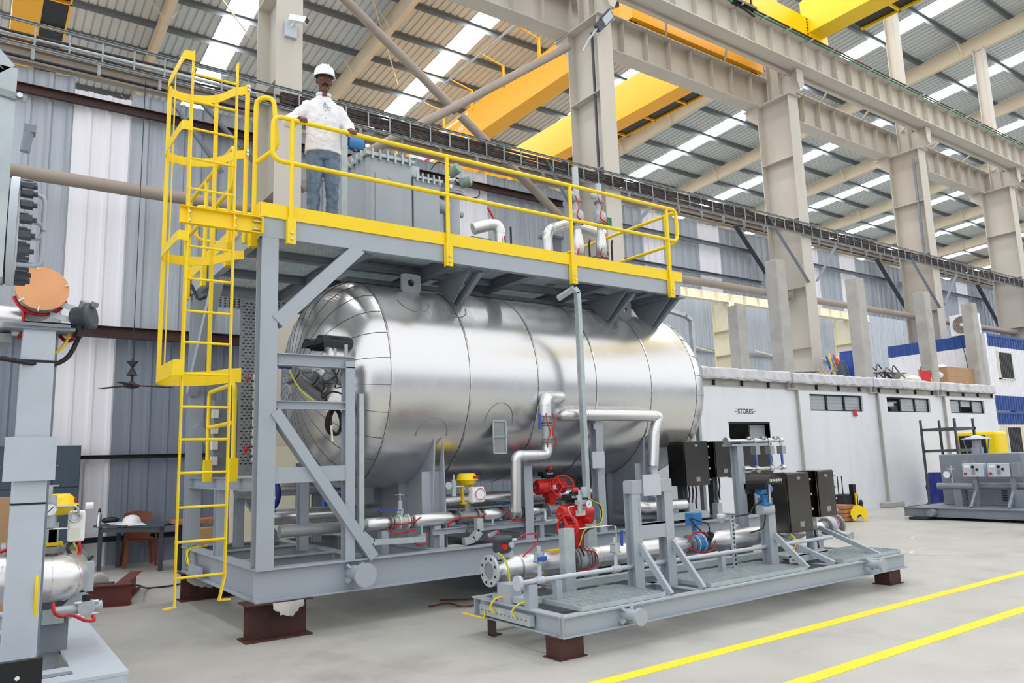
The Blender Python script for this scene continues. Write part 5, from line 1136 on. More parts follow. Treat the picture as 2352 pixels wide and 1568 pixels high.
# junction box round, on pipe
q = at(1153, 1250, Y=5.85); t = thing('junction_box', 'round dark grey junction box with a red plug above the open pipe flange', 'junction box', tuple(q)); MB().lathe(q - Vector((0, 0, .07)), q + Vector((0, 0, 1)), [(0, .07), (.02, .085), (.1, .085), (.105, .095), (.14, .095), (.145, .085)], 24).build('box_body', 'dgrey', t); MB().cyl(q + Vector((-.03, -.07, -.01)), q + Vector((-.035, -.105, -.015)), .026, n=14).build('red_plug', 'red', t); MB().cyl(q + Vector((.035, -.07, 0)), q + Vector((.038, -.105, 0)), .026, n=14).cyl(q + Vector((.08, -.02, .03)), q + Vector((.14, -.03, .03)), .018, n=12).build('gland', 'galv', t); MB().box(q.x - .07, 5.82, PZ + .09, q.x + .1, 5.88, q.z - .06).build('bracket', 'pale', t)
hose('tracing_cable', [q + Vector((.14, -.03, .03)), q + Vector((.22, -.05, .07)), q + Vector((.33, -.06, .07)), q + Vector((.36, -.06, 0)), q + Vector((.27, -.06, -.07)), q + Vector((.19, -.06, -.12)), q + Vector((.17, -.05, -.17))], .007, 'redc', 'red cable looping from the round junction box to the pipe')
hose('earth_cable', [q + Vector((-.08, -.05, -.06)), q + Vector((-.03, -.1, -.14)), q + Vector((-.02, -.13, -.3)), q + Vector((-.06, -.12, -.42)), q + Vector((-.04, -.15, -.52))], .008, 'ygreen', 'yellow-green earth cable hanging from the round junction box')
# ================= RED ACTUATORS
def actuator(label, cx, y, z, zb, s=1.0, front=True):
    t = thing('valve_actuator', label, 'actuator', (cx, y, zb)); r = .075 * s; L = .19 * s
    m = MB().lathe((cx - L, y, z), (cx + 1, y, z), [(0, r * .9), (.012, r), (2 * L - .012, r), (2 * L, r * .9)], 24); m.box(cx - L * .9, y - .03, z + r * .9, cx + L * .9, y + .03, z + r * 1.12); m.build('cylinder', 'red', t)
    MB().cyl((cx - L - .02, y, z), (cx - L, y, z), .015, n=8).build('end_bolt', 'steel', t); MB().box(cx - .06, y - r - .003, z - .025, cx + .06, y - r + .01, z + .025).build('label_plate', 'white', t)
    MB().box(cx - .07, y - .055, zb + .12, cx + .07, y + .06, z - r * .8).box(cx - .05, y - .05, zb, cx + .05, y + .05, zb + .13).build('gear_housing', 'red', t)
    MB().cyl((cx, y - .02, zb + .2), (cx - .19, y - .1, zb + .2), .026, n=12).cyl((cx + .06, y, zb + .25), (cx + .06, y - .16, zb + .25), .03, n=12).build('wheel_shaft', 'red', t)
    hc = Vector((cx - .19, y - .1, zb + .2)) if front else Vector((cx + .06, y - .18, zb + .25)); ax = Vector((-1, -.25, .1)) if front else Vector((-.5, -.85, .1)); w = MB().ring(hc, ax, .115 * s, .013, 32, 8); _, u, v = w.frame((0, 0, 0), ax, (0, 0, 1))
    for k in range(3): a = 2 * PI * k / 3 + .5; w.bar(hc, hc + (u * math.cos(a) + v * math.sin(a)) * .11 * s, .02, .012, up=ax)
    w.cyl(hc - ax.normalized() * .02, hc + ax.normalized() * .03, .022, n=12).build('handwheel', 'red', t)
    b = MB().box(cx - .12 * s, y - .06, z + r + .05, cx + .12 * s, y + .06, z + r + .105).box(cx - .09 * s, y - .05, z + r + .02, cx + .09 * s, y + .05, z + r + .05).cyl((cx, y, z + r + .105), (cx, y, z + r + .125), .055, n=16).build('switch_box', 'black', t, bevel=.006)
    d = MB().sphere((cx + .01, y, z + r + .13), .04, 16, 10).build('indicator_dome', 'redc', b); text('box_lettering', 'SOLDO', .03, (cx - .04, y - .062, z + r + .08), (1, 0, 0), (0, 0, 1), 'white', b)
    return t
q = at(1322, 1177, Y=5.85); actuator('bright red valve actuator with handwheel, the front one on the low skid', q.x, 5.85, q.z, at(1330, 1252, Y=5.85).z - .01)
item('steel_tube', MB().tube(rnd([at(1318, 1162, Y=5.72), at(1303, 1165, Y=5.7), at(1325, 1210, Y=5.7), at(1330, 1214, Y=5.7), at(1408, 1206, Y=5.5), at(1415, 1210, Y=5.4), at(1417, 1262, Y=TYp)], .03, 5), .0075, 8), 'steel', 'thin bent steel tube from the front red actuator to the lever valve', 'tube')
q2 = at(1337, 1155, Y=5.72); t = thing('air_regulator', 'silver air filter regulator with pressure gauge on the front red actuator', 'regulator', tuple(q2)); MB().cyl(q2 + Vector((-.03, 0, -.09)), q2 + Vector((-.03, 0, .08)), .025, n=14).cyl(q2 + Vector((-.03, 0, .08)), q2 + Vector((-.03, 0, .13)), .012, n=10).cyl(q2 + Vector((.05, .02, .05)), q2 + Vector((.05, .02, .15)), .033, n=16).box(q2.x - .06, q2.y - .02, q2.z - .01, q2.x + .08, q2.y + .04, q2.z + .03).build('regulator_body', 'galv', t)
g = MB().cyl(q2 + Vector((.05, -.02, -.01)), q2 + Vector((.05, -.045, -.01)), .042, n=24).build('gauge', 'steel', t); MB().cyl(q2 + Vector((.05, -.045, -.01)), q2 + Vector((.05, -.047, -.01)), .036, n=24).build('dial', 'white', g); MB().bar(q2 + Vector((.04, -.0475, -.02)), q2 + Vector((.065, -.0475, .01)), .004, .002, up=(0, -1, 0)).build('needle', 'black', g)
hose('control_cable', [q + Vector((.1, -.02, .12)), q + Vector((.25, -.03, .1)), q + Vector((.31, -.04, -.02)), q + Vector((.24, -.06, -.13)), q + Vector((.05, -.1, -.17)), q + Vector((-.05, -.1, -.27)), q + Vector((.0, -.1, -.4))], .009, 'cable', 'thick black cable looping from the front red actuator into the trunk')
hose('earth_cable', [q + Vector((.17, -.03, .12)), q + Vector((.29, -.04, .06)), q + Vector((.3, -.06, -.04)), q + Vector((.22, -.09, -.12)), q + Vector((.0, -.13, -.16)), q + Vector((-.07, -.12, -.3))], .006, 'ygreen', 'yellow-green cable looping beside the front red actuator')
# ================= MAIN SKID FRONT PIPING
MY = 7.5; MZ = .93
def MX(px): return at(px, 1190, Y=MY).x
rp = thing('pipe_run', 'row of aluminium-clad pipe pieces and valves along the foot of the tank', 'pipe', (4.5, MY, MZ))
xs0 = MX(838); segs = [(838, 895, .07, .07), (948, 1040, .075, .075), (1108, 1152, .068, .07), (1205, 1245, .068, .045)]
for a, b, r1, r2 in segs:
    x0, x1 = MX(a), MX(b); m = MB().lathe((x0, MY, MZ), (x1, MY, MZ), [(0, r1 * .72), (.02, r1), (x1 - x0 - .06, r2), (x1 - x0, r2 * .62)], 24); m.build('pipe_cladding', 'alup', rp)
MB().cyl((MX(838) - .9, MY, MZ), (MX(838), MY, MZ), .06, n=20).cyl((MX(870), MY, MZ), (MX(1300), MY, MZ), .034, n=16).build('inner_pipe', 'castgrey', rp)
for px in (1000, 1230, 880): x = MX(px); MB().box(x - .04, MY - .05, .62, x + .04, MY + .05, MZ - .07).build('pipe_stand', 'grey', rp)
def ballvalve(px, label, lever='blue'):
    x = MX(px); t = thing('ball_valve', label, 'valve', (x, MY, MZ)); m = MB()
    for d in (-.13, -.1, .1, .13): flange(m, (x + d, MY, MZ), (1, 0, 0), .075, .018, 6, 20)
    build_each(m, 'flange', 'castgrey', t); MB().cyl((x - .09, MY, MZ), (x + .09, MY, MZ), .058, n=20).cyl((x, MY, MZ), (x, MY, MZ + .12), .016, n=10).build('valve_body', 'galv', t); MB().bar((x - .02, MY - .02, MZ + .125), (x - .3, MY - .06, MZ + .135), .03, .012).build('lever', lever, t)
    m = MB()
    for d in (-.045, .06): m.cyl((x + d, MY, MZ), (x + d + .015, MY, MZ), .08, n=20)
    build_each(m, 'strap', 'zip', t); return x
x = ballvalve(922, 'flanged ball valve with blue lever left of the handwheel valve, at the tank foot')
hose('tracing_cable', [(x - .2, MY - .06, MZ), (x - .05, MY - .09, MZ - .015), (x + .1, MY - .09, MZ + .0), (x + .2, MY - .07, MZ + .04)], .008, 'redc', 'red cable across the left blue-lever valve at the tank foot')
hose('tracing_cable', [(x - .2, MY - .05, MZ - .06), (x - .1, MY - .08, MZ - .1), (x + .12, MY - .08, MZ - .09)], .008, 'redc', 'red cable under the left blue-lever valve at the tank foot')
x2 = ballvalve(1180, 'flanged ball valve with blue lever between yellow valve and red actuator')
hose('tracing_cable', [(x2 - .18, MY - .07, MZ + .06), (x2 - .14, MY - .1, MZ - .02), (x2 - .05, MY - .1, MZ - .09), (x2 + .13, MY - .09, MZ - .08)], .009, 'redc', 'red cable drooping over the middle blue-lever valve')
x = MX(931); t = thing('handwheel_valve', 'small silver valve with round handwheel above the left blue-lever valve', 'valve', (x, MY, MZ + .1)); y = MY + .12; MB().cyl((x, y, MZ), (x, y, MZ + .22), .025, n=12).cyl((x, y, MZ + .08), (x, y, MZ + .13), .04, n=12).cyl((x, y, MZ + .22), (x, y, MZ + .3), .01, n=8).build('stem', 'galv', t); w = MB().ring((x, y, MZ + .28), (.05, 0, 1), .06, .008, 24, 6)
for k in range(3): w.bar((x, y, MZ + .28), (x + .06 * math.cos(k * 2.1), y + .06 * math.sin(k * 2.1), MZ + .28), .01, .008)
w.build('handwheel', 'steel', t)
# yellow control valve
x = at(1073, 1150, Y=MY).x; cvz = MZ
cv = thing('control_valve', 'yellow-topped diaphragm control valve with white positioner at the tank foot', 'valve', (x, MY, MZ)); m = MB(); flange(m, (x - .12, MY, MZ), (1, 0, 0), .08, .02, 6, 20); flange(m, (x + .13, MY, MZ), (1, 0, 0), .08, .02, 6, 20); m.lathe((x - .11, MY, MZ), (x + 1, MY, MZ), [(0, .05), (.06, .07), (.17, .07), (.23, .05)], 20).cyl((x, MY, MZ), (x, MY, MZ + .16), .045, n=14); m.build('valve_body', 'castgrey', cv)
MB().bar((x - .06, MY, MZ + .16), (x - .06, MY, MZ + .36), .03, .03).bar((x + .06, MY, MZ + .16), (x + .06, MY, MZ + .36), .03, .03).box(x - .075, MY - .03, MZ + .14, x + .075, MY + .03, MZ + .17).build('yoke', 'yellow', cv)
MB().lathe((x, MY, MZ + .35), (x, MY, 3), [(0, .05), (.02, .1), (.055, .115), (.06, .135), (.066, .135), (.07, .115), (.11, .112), (.135, .09), (.137, .001)], 28).build('diaphragm_casing', 'yellow', cv); lab(MB().box(x + .02, MY - .122, MZ + .43, x + .08, MY - .1, MZ + .455).build('maker_label', 'redc', cv), 'red label')
pz = MB().box(x - .03, MY - .17, MZ + .16, x + .13, MY - .07, MZ + .33).build('positioner', 'white', cv, bevel=.012); MB().cyl((x + .065, MY - .17, MZ + .25), (x + .065, MY - .18, MZ + .25), .075, n=28).build('dial', 'white', pz); MB().ring((x + .065, MY - .181, MZ + .25), (0, 1, 0), .062, .004, 28, 5).build('dial_ring', 'redc', pz)
rg = MB().cyl((x - .22, MY - .08, MZ + .24), (x - .22, MY - .08, MZ + .42), .025, n=12).cyl((x - .22, MY - .08, MZ + .42), (x - .22, MY - .08, MZ + .48), .01, n=8).cyl((x - .3, MY - .09, MZ + .36), (x - .3, MY - .11, MZ + .36), .04, n=18).build('regulator', 'galv', cv); MB().tube(rnd([(x - .2, MY - .08, MZ + .34), (x - .1, MY - .1, MZ + .34), (x - .08, MY - .1, MZ + .28), (x - .02, MY - .1, MZ + .28)], .03), .008, 6).build('air_tube', 'steel', cv)
MB().ring((x - .02, MY - .14, MZ - .16), (.2, -1, 0), .095, .009, 28, 6).bar((x - .02, MY - .14, MZ - .16), (x + .05, MY - .14, MZ - .1), .014, .014).build('side_handwheel', 'dgrey', cv)
hose('tracing_cable', [(x - .3, MY - .07, MZ - .12), (x - .28, MY - .09, MZ - .03), (x - .1, MY - .1, MZ + .0), (x + .1, MY - .1, MZ - .01), (x + .2, MY - .08, MZ + .02)], .009, 'redc', 'red cable across the body of the yellow-topped valve')
q = at(1100, 1215, Y=7.3); t = thing('cable_duct', 'galvanised perforated trunk end bending up below the yellow-topped valve', 'trunking', tuple(q)); MB().bar(q + Vector((0, 0, -.02)), q + Vector((0, 0, .12)), .07, .08, up=(1, 0, 0)).bar(q + Vector((0, 0, -.02)), q + Vector((-.08, 0, -.1)), .07, .08, up=(1, 0, 0)).bar(q + Vector((-.08, 0, -.1)), q + Vector((-.2, 0, -.12)), .07, .07).build('duct', 'galv', t)
for px, py, l in ((965, 1235, 'small drain valve with red cable hanging under the left pipe piece'), (1130, 1225, 'small drain valve with red cable hanging under the middle pipe piece')):
    q = at(px, py, Y=7.4); t = thing('drain_valve', l, 'valve', tuple(q)); MB().cyl(q + Vector((.05, .05, 0)), q + Vector((.05, .06, .2)), .015, n=10).bar(q - Vector((.05, 0, .02)), q + Vector((.08, .04, .02)), .045, .045).sphere(q - Vector((.05, 0, .02)), .028, 10, 6).build('valve_body', 'galv', t); MB().tube(curve([q + Vector((.08, -.01, .05)), q + Vector((.06, -.05, -.03)), q + Vector((-.02, -.06, -.07)), q + Vector((-.09, -.05, -.04)), q + Vector((-.08, -.03, .02))], 6), .007, 7).build('tracing_loop', 'redc', t)
MB().ibeam((MX(985), 7.42, .8), (MX(1260), 7.42, .8), .06, .06, .006, .005).build('pipe_rail', 'grey', rp)
for px in (1003, 1232): MB().box(MX(px) - .03, 7.39, .62, MX(px) + .03, 7.45, .77).build('rail_post', 'grey', rp)
trunk('cable_duct', [at(828, 905, Y=7.28), at(828, 1222, Y=7.28), at(855, 1245, Y=7.28), at(975, 1238, Y=7.28)], .055, .07, 'galvanised trunk running down the short post and right along the tank foot', up=(0, 1, 0))
q = at(1263, 1118, Y=7.55); actuator('dark red valve actuator behind, in front of the tank on the large skid', q.x, 7.55, q.z, MZ + .03, 1.15, False)
m = MB(); x = q.x; flange(m, (x - .1, MY, MZ), (1, 0, 0), .085, .02, 6, 20); flange(m, (x + .12, MY, MZ), (1, 0, 0), .085, .02, 6, 20); m.cyl((x - .1, MY, MZ), (x + .14, MY, MZ), .06, n=16); tag(m.build('flanged_valve', 'castgrey'), 'flanged grey valve under the rear red actuator', 'valve')
hose('control_cable', [q + Vector((.1, 0, .13)), q + Vector((.3, .0, .14)), q + Vector((.45, 0, .05)), q + Vector((.47, -.02, -.1))], .012, 'cable', 'black cable bending right from the rear red actuator')
q = at(1220, 1190, Y=7.35); t = thing('drain_branch', 'silver elbow pipe and small valve with blue lever between the two red actuators', 'valve', tuple(q)); p0, p1, p2 = at(1240, 1172, Y=7.4), at(1252, 1190, Y=7.3), at(1262, 1202, Y=7.2); MB().tube(rnd([p0, at(1252, 1172, Y=7.35), at(1252, 1197, Y=7.3), at(1300, 1192, Y=7.1)], .04), .018, 10).build('elbow_pipe', 'galv', t); p = at(1280, 1196, Y=7.15); MB().bar(p - Vector((.05, 0, 0)), p + Vector((.05, 0, 0)), .045, .045).build('valve_body', 'galv', t); MB().bar(p + Vector((-.03, -.04, -.01)), p + Vector((.06, -.05, .0)), .016, .01).build('lever', 'blue', t)
# ================= LOOP PIPE in front of the tank
LYp = 7.26; r = .074
lp = thing('loop_pipe', 'aluminium-clad pipe loop rising in front of the tank and running right', 'pipe', (5.6, LYp, 1.6))
P = lambda px, py, y=LYp: at(px, py, Y=y)
clad(lp, [P(1185, 1175, 7.35), P(1185, 1046, 7.3), P(1240, 1045), P(1257, 1043), P(1258, 1020)], r * .85, 'lower_cladding', 'alup', .07)
b0 = P(1253, 955); clad(lp, [b0, P(1252, 912), P(1290, 912, 7.36), Vector((P(1300, 912).x, 7.5, P(1300, 912).z)), Vector((P(1300, 945).x - .0, 7.5, P(1300, 952).z)), Vector((P(1300, 952).x, 7.34, P(1300, 952).z)), P(1330, 952), P(1515, 955), P(1503, 985), P(1500, 1070)], r, 'upper_cladding', 'alup', .1)
MB().lathe(P(1500, 1070), P(1500, 1070) - Vector((0, 0, 1)), [(0, r), (.12, r * .6), (.13, r * .9), (.15, r * .9), (.4, r * .6)], 20).build('reducer', 'galv', lp)
clad(lp, [P(1455, 1120, 7.6), P(1455, 1160, 7.5), P(1480, 1165, 7.4), P(1540, 1160, 7.4), P(1572, 1158, 7.4)], .075, 'lower_elbow', 'alup', .1)
lv = thing('ball_valve', 'upright flanged valve with blue lever and red cable in the pipe loop before the tank', 'valve', tuple(P(1256, 985))); c = P(1256, 988); m = MB()
for d in (-.16, -.13, .07, .1): flange(m, c + Vector((0, 0, d)), (0, 0, 1), .075, .018, 6, 20)
build_each(m, 'flange', 'castgrey', lv); MB().cyl(c - Vector((0, 0, .2)), c + Vector((0, 0, .2)), .04, n=16).cyl(c - Vector((0, 0, .1)), c + Vector((0, 0, .05)), .058, n=18).build('valve_body', 'galv', lv); MB().bar(P(1240, 950, 7.15), P(1240, 985, 7.15), .035, .012, up=(0, 1, 0)).build('lever', 'blue', lv)
for k, s in enumerate((-1, 1)): hose('tracing_cable', [c + Vector((s * .05, -.06, .2)), c + Vector((s * .055, -.09, .08)), c + Vector((s * .02, -.09, -.03)), c + Vector((s * .07, -.09, -.14)), c + Vector((s * .05, -.07, -.2))], .008, 'redc', 'red cable down the %s side of the upright valve before the tank' % ('left', 'right')[k])
t = thing('pipe_post', 'grey steel post with square plate carrying the long horizontal pipe', 'post', (6.4, 7.3, .62)); a = at(1366, 965, Y=7.3); x = a.x; MB().ibeam((x + .03, 7.32, .62), (x + .03, 7.32, P(1375, 985).z), .12, .12, .008, .007, up=(0, 1, 0)).build('post', 'grey', t); MB().ibeam((x + .03, 7.32, P(1375, 985).z), (x + .03, 7.32, P(1375, 972).z), .1, .16).box(x - .02, 7.27, P(1375, 972).z, x + .07, 7.36, P(1372, 966).z).build('pipe_seat', 'grey', t); a = P(1360, 1037, 7.2); b = P(1390, 1074, 7.2); MB().box(a.x, 7.2, b.z, b.x, 7.21, a.z).box(a.x + .04, 7.21, b.z + .06, b.x - .04, 7.26, a.z - .06).build('square_plate', 'pale', t)
x = P(1207, 1100, 7.42).x; t = thing('pipe_post', 'grey steel post under the lower pipe of the loop behind the red actuator', 'post', (x, 7.42, .62)); MB().ibeam((x, 7.42, .62), (x, 7.42, P(1207, 1070, 7.42).z), .12, .12, .008, .007, up=(0, 1, 0)).build('post', 'grey', t); MB().cyl((x, 7.42, P(1207, 1070, 7.42).z), (x, 7.42, P(1207, 1058, 7.42).z), .03, n=10).build('pipe_seat', 'grey', t)
trunk('cable_duct', [P(1282, 685, 7.3), P(1318, 662, 7.1), P(1326, 672, 7.1), Vector((P(1326, 672, 7.1).x, 7.1, .62 + .0))], .06, .07, 'tall pale galvanised trunk standing in front of the tank, bent under the platform', up=(0, 1, 0))
trunk('cable_duct', [at(1532, 712, Y=8.1), at(1575, 725, Y=7.9), at(1587, 735, Y=7.9), Vector((at(1587, 735, Y=7.9).x, 7.9, .62))], .06, .07, 'tall pale galvanised trunk beyond the right end of the tank', up=(0, 1, 0))
trunk('cable_tray', [(at(790, 645, Y=8.45).x, 8.45, 3.77), (8.1, 8.45, 3.77)], .2, .06, 'galvanised cable tray along the top of the tank under the platform', 'galvd')
# steel boxes on the large skid right end
def steelbox(px0, px1, py0, py1, y, dep, label, zbot=None, hinge=0):
    a = at(px0, py0, Y=y); b = at(px1, py1, Y=y); t = thing('junction_box', label, 'junction box', (a.x, y, b.z)); MB().box(a.x, y, b.z, b.x, y + dep, a.z).build('enclosure', 'dsteel', t, bevel=.006)
    d = MB().box(a.x + .012, y - .014, b.z + .012, b.x - .012, y, a.z - .012).build('door', 'dsteel', t, bevel=.004); m = MB()
    for k in range(4): z = b.z + (a.z - b.z) * (.12 + .25 * k); m.box(b.x - .02, y - .022, z - .012, b.x + .008, y - .01, z + .012)
    build_each(m, 'latch', 'steel', d); MB().box((a.x + b.x) / 2 - .03, y - .017, a.z - .08, (a.x + b.x) / 2 + .03, y - .014, a.z - .05).box((a.x + b.x) / 2 - .04, y - .017, b.z + .06, (a.x + b.x) / 2 + .04, y - .014, b.z + .12).build('label_plate', 'castgrey', d); return t, a, b
for px0, px1, py0, py1, l, nc in ((1568, 1631, 1013, 1113, 'dark polished steel box on the large skid, the one nearest the tank', 4), (1639, 1686, 1013, 1094, 'dark polished steel box on the large skid behind the silver manifold post', 2), (1702, 1775, 1016, 1092, 'dark polished steel box on the large skid behind the three manifold legs', 0)):
    t, a, b = steelbox(px0, px1, py0, py1, 7.35, .3, l)
    MB().box(a.x + .1, 7.5, .62, a.x + .2, 7.6, b.z).build('support_post', 'dgrey', t)
    for k in range(nc): x = a.x + .06 + k * .075; hose('power_cable', [(x, 7.42, b.z), (x + .01, 7.42, b.z - .12), (x - .04, 7.4, b.z - .22), (x - .03, 7.4, b.z - .32)], .012, 'cable', 'black cable dropping from the steel box %s' % (('nearest the tank' if nc == 4 else 'behind the manifold post') + ', ' + ('leftmost', 'second', 'third', 'rightmost')[k] if nc == 4 else 'behind the manifold post, ' + ('left', 'right')[k]))
for px, l in ((1592, 'upright galvanised trunk under the steel box nearest the tank'), (1657, 'upright galvanised trunk under the steel box behind the manifold post')): q = at(px, 1155, Y=7.3); trunk('cable_duct', [(q.x, 7.38, .62), (q.x, 7.38, q.z)], .1, .1, l, up=(0, 1, 0))
trunk('cable_tray', [at(1420, 1165, Y=7.7), at(1560, 1163, Y=7.7)], .25, .05, 'low galvanised tray behind the H-shaped frame, upper one', 'galvd'); trunk('cable_tray', [at(1420, 1187, Y=7.6), at(1640, 1185, Y=7.6)], .25, .05, 'low galvanised tray behind the H-shaped frame, lower one', 'galvd')
trunk('cable_tray', [(at(1530, 1195, Y=7.3).x, 7.32, .72), (at(1625, 1188, Y=7.3).x, 7.32, .72)], .12, .09, 'galvanised trunk on the large skid right of the H-shaped frame')
# steel boxes and frame on the low skid
by = 5.32
t, a, b = steelbox(1803, 1868, 1086, 1218, by, .3, 'large mirror-polished steel box standing on the low skid'); MB().box(a.x + .02, by + .3, ST, a.x + .12, by + .4, b.z + .3).build('support_post', 'grey', t); MB().bar((a.x + .05, by + .28, .62), (a.x + .1, 4.88, .34), .05, .05).build('support_brace', 'grey', t)
t2, a2, b2 = steelbox(1873, 1922, 1080, 1183, by, .26, 'narrower polished steel box on the low skid, right of the large one'); MB().box(b2.x - .12, by + .26, ST, b2.x - .02, by + .36, b2.z + .3).build('support_post', 'grey', t2); MB().bar((b2.x - .02, by + .24, .62), (b2.x + .08, 4.88, .34), .05, .05).build('support_brace', 'grey', t2)
q = at(1888, 1270, Y=by + .05); trunk('cable_duct', [(q.x, by + .1, ST), (q.x, by + .1, at(1888, 1228, Y=by).z)], .1, .1, 'upright galvanised trunk under the narrower polished box', up=(0, 1, 0))
hose('earth_cable', [Vector((a.x + .02, by + .02, b.z)), Vector((a.x + .05, by - .03, b.z - .08)), Vector((a.x, by - .02, b.z - .2))], .007, 'yellow', 'short yellow cable under the large polished steel box')
hose('power_cable', [Vector((a2.x - .04, by + .06, b.z)), Vector((a2.x - .03, by + .04, b.z - .15)), Vector((a2.x - .08, by, b.z - .25)), Vector((a2.x - .2, by, b.z - .22))], .012, 'cable', 'black cable drooping under the two polished steel boxes')
# transmitter with hood
ty = 5.2; q = at(1758, 1132, Y=ty)
t = thing('transmitter_stand', 'grey post carrying the blue transmitter under the black hood', 'post', (q.x, ty, ST)); MB().ibeam((q.x + .08, ty + .06, ST), (q.x + .08, ty + .06, at(1765, 1160, Y=ty).z), .12, .12, .008, .007, up=(0, 1, 0)).build('post', 'grey', t); MB().cyl((q.x - .12, ty, at(1740, 1172, Y=ty).z), (q.x + .08, ty, at(1760, 1172, Y=ty).z), .05, n=20).build('side_pipe', 'grey', t); MB().bar((q.x + .1, ty, .66), (q.x + .16, 4.88, .34), .04, .06).build('diagonal_brace', 'grey', t)
t = thing('pressure_transmitter', 'blue pressure transmitter under the black hood on the low skid', 'transmitter', tuple(q)); MB().lathe(q + Vector((-.1, .02, .04)), q + Vector((1, .02, .04)), [(0, .05), (.02, .06), (.17, .06), (.19, .05)], 20).cyl(q + Vector((-.0, .02, -.02)), q + Vector((0, .02, -.1)), .04, n=16).box(q.x - .07, ty - .03, q.z - .12, q.x + .07, ty + .06, q.z - .05).build('housing', 'tblue', t); MB().cyl(q + Vector((.09, .02, .04)), q + Vector((.1, .02, .04)), .046, n=20).build('display', 'black', t)
a = at(1762, 1112, Y=5.0); b = at(1801, 1112, Y=5.0); hz0 = q.z + .075
t = thing('instrument_hood', 'black rounded sunshade hood with white lettering over the blue transmitter', 'hood', (a.x, ty, hz0)); hxc = (a.x + b.x) / 2; hw = (b.x - a.x) / 2; zA = a.z
arc_ = [(hxc - hw * math.cos(PI * i / 16), zA + .1 * math.sin(PI * i / 16)) for i in range(17)]
MB().sheet([[(x, 5.0, z) for x, z in arc_], [(x - .02, 5.26, z - .004) for x, z in arc_]], .006).build('hood_shell', 'black', t)
MB().prism([(x, 5.004, z) for x, z in arc_], (0, .005, 0)).build('end_panel', 'black', t)
MB().box(hxc - hw - .02, 5.0, zA - .05, hxc - hw - .012, 5.28, zA + .003).box(hxc - hw - .02, 5.26, zA - .1, hxc + hw - .03, 5.27, zA).build('skirt', 'black', t)
text('hood_lettering', 'CHANDAN', .04, (hxc + .005, 5.001, zA + .035), (1, 0, 0), (0, 0, 1), 'white', t)
MB().cyl((q.x + .0, ty - .05, q.z - .1), (q.x, ty - .05, hz0 + .08), .014, n=8).build('stalk', 'steel', t)
hose('signal_cable', [q + Vector((-.06, 0, -.07)), q + Vector((-.2, .02, -.14)), q + Vector((-.26, .03, -.2)), q + Vector((-.4, .1, -.22))], .008, 'cable', 'pair of black cables swinging left from the blue transmitter')
hose('signal_cable', [q + Vector((-.03, 0, -.1)), q + Vector((-.05, -.01, -.25)), q + Vector((-.1, .0, -.36)), q + Vector((-.25, .05, -.4))], .008, 'cable', 'black cable hanging down from the blue transmitter')
# manifold
my = 6.0; K = lambda px, py: at(px, py, Y=my)
t = thing('manifold_stand', 'tall pale grey post with flat top carrying the silver valve manifold', 'post', tuple(K(1697, 1200))); a = K(1685, 1025); x = K(1697, 1100).x; MB().ibeam((x, my, ST), (x, my, a.z), .11, .11, .008, .007, up=(0, 1, 0)).build('post', 'grey', t); MB().box(K(1672, 1020).x, my - .06, a.z, K(1755, 1020).x, my + .06, a.z + .03).build('top_plate', 'grey', t)
mf = thing('valve_manifold', 'silver pipe manifold with three vertical legs and blue handles', 'manifold', tuple(K(1730, 1015))); zt = K(1725, 1012).z; zb_ = K(1735, 1076).z; xl = K(1664, 1014).x; X3 = [K(p, 1050).x for p in (1730, 1763, 1790)]
m = MB().cyl((xl, my - .04, zt), (X3[2], my - .04, zt), .02, n=12).cyl((K(1700, 1076).x, my - .04, zb_), (X3[2], my - .04, zb_), .02, n=12).cyl((xl - .03, my - .04, zt), (xl + .02, my - .04, zt), .045, n=16).cyl((K(1700, 1076).x, my - .04, zb_), (K(1715, 1076).x, my - .04, zb_), .04, n=14)
m.build('headers', 'steel', mf)
for x in X3:
    l = MB().cyl((x, my - .04, zt), (x, my - .04, zb_), .016, n=12).box(x - .04, my - .08, (zt + zb_) / 2, x + .04, my, (zt + zb_) / 2 + .1)
    for z in (zt, zb_): l.cyl((x - .035, my - .04, z), (x + .035, my - .04, z), .032, n=12)
    l.cyl((x - .1, my - .04, zt + .02), (x - .1, my - .04, zt + .05), .04, n=10); l = l.build('valve_leg', 'steel', mf); MB().bar((x - .06, my - .08, (zt + zb_) / 2 - .0), (x - .06, my - .08, (zt + zb_) / 2 - .13), .03, .012, up=(0, 1, 0)).build('handle', 'blue', l)
# small dome instrument
q = at(1657, 1190, Y=6.3); t = thing('dome_sensor', 'small white round sensor on a thin stalk right of the blue flow meter', 'sensor', (q.x, 6.05, ST)); q = at(1657, 1190, Y=6.05); MB().lathe(q - Vector((0, 0, .05)), q + Vector((0, 0, 1)), [(0, .02), (.01, .035), (.04, .035), (.045, .05), (.09, .05), (.1, .045)], 18).build('head', 'white', t); MB().cyl((q.x, 6.05, ST), (q.x, 6.05, q.z - .05), .006, n=6).build('stalk', 'steel', t)
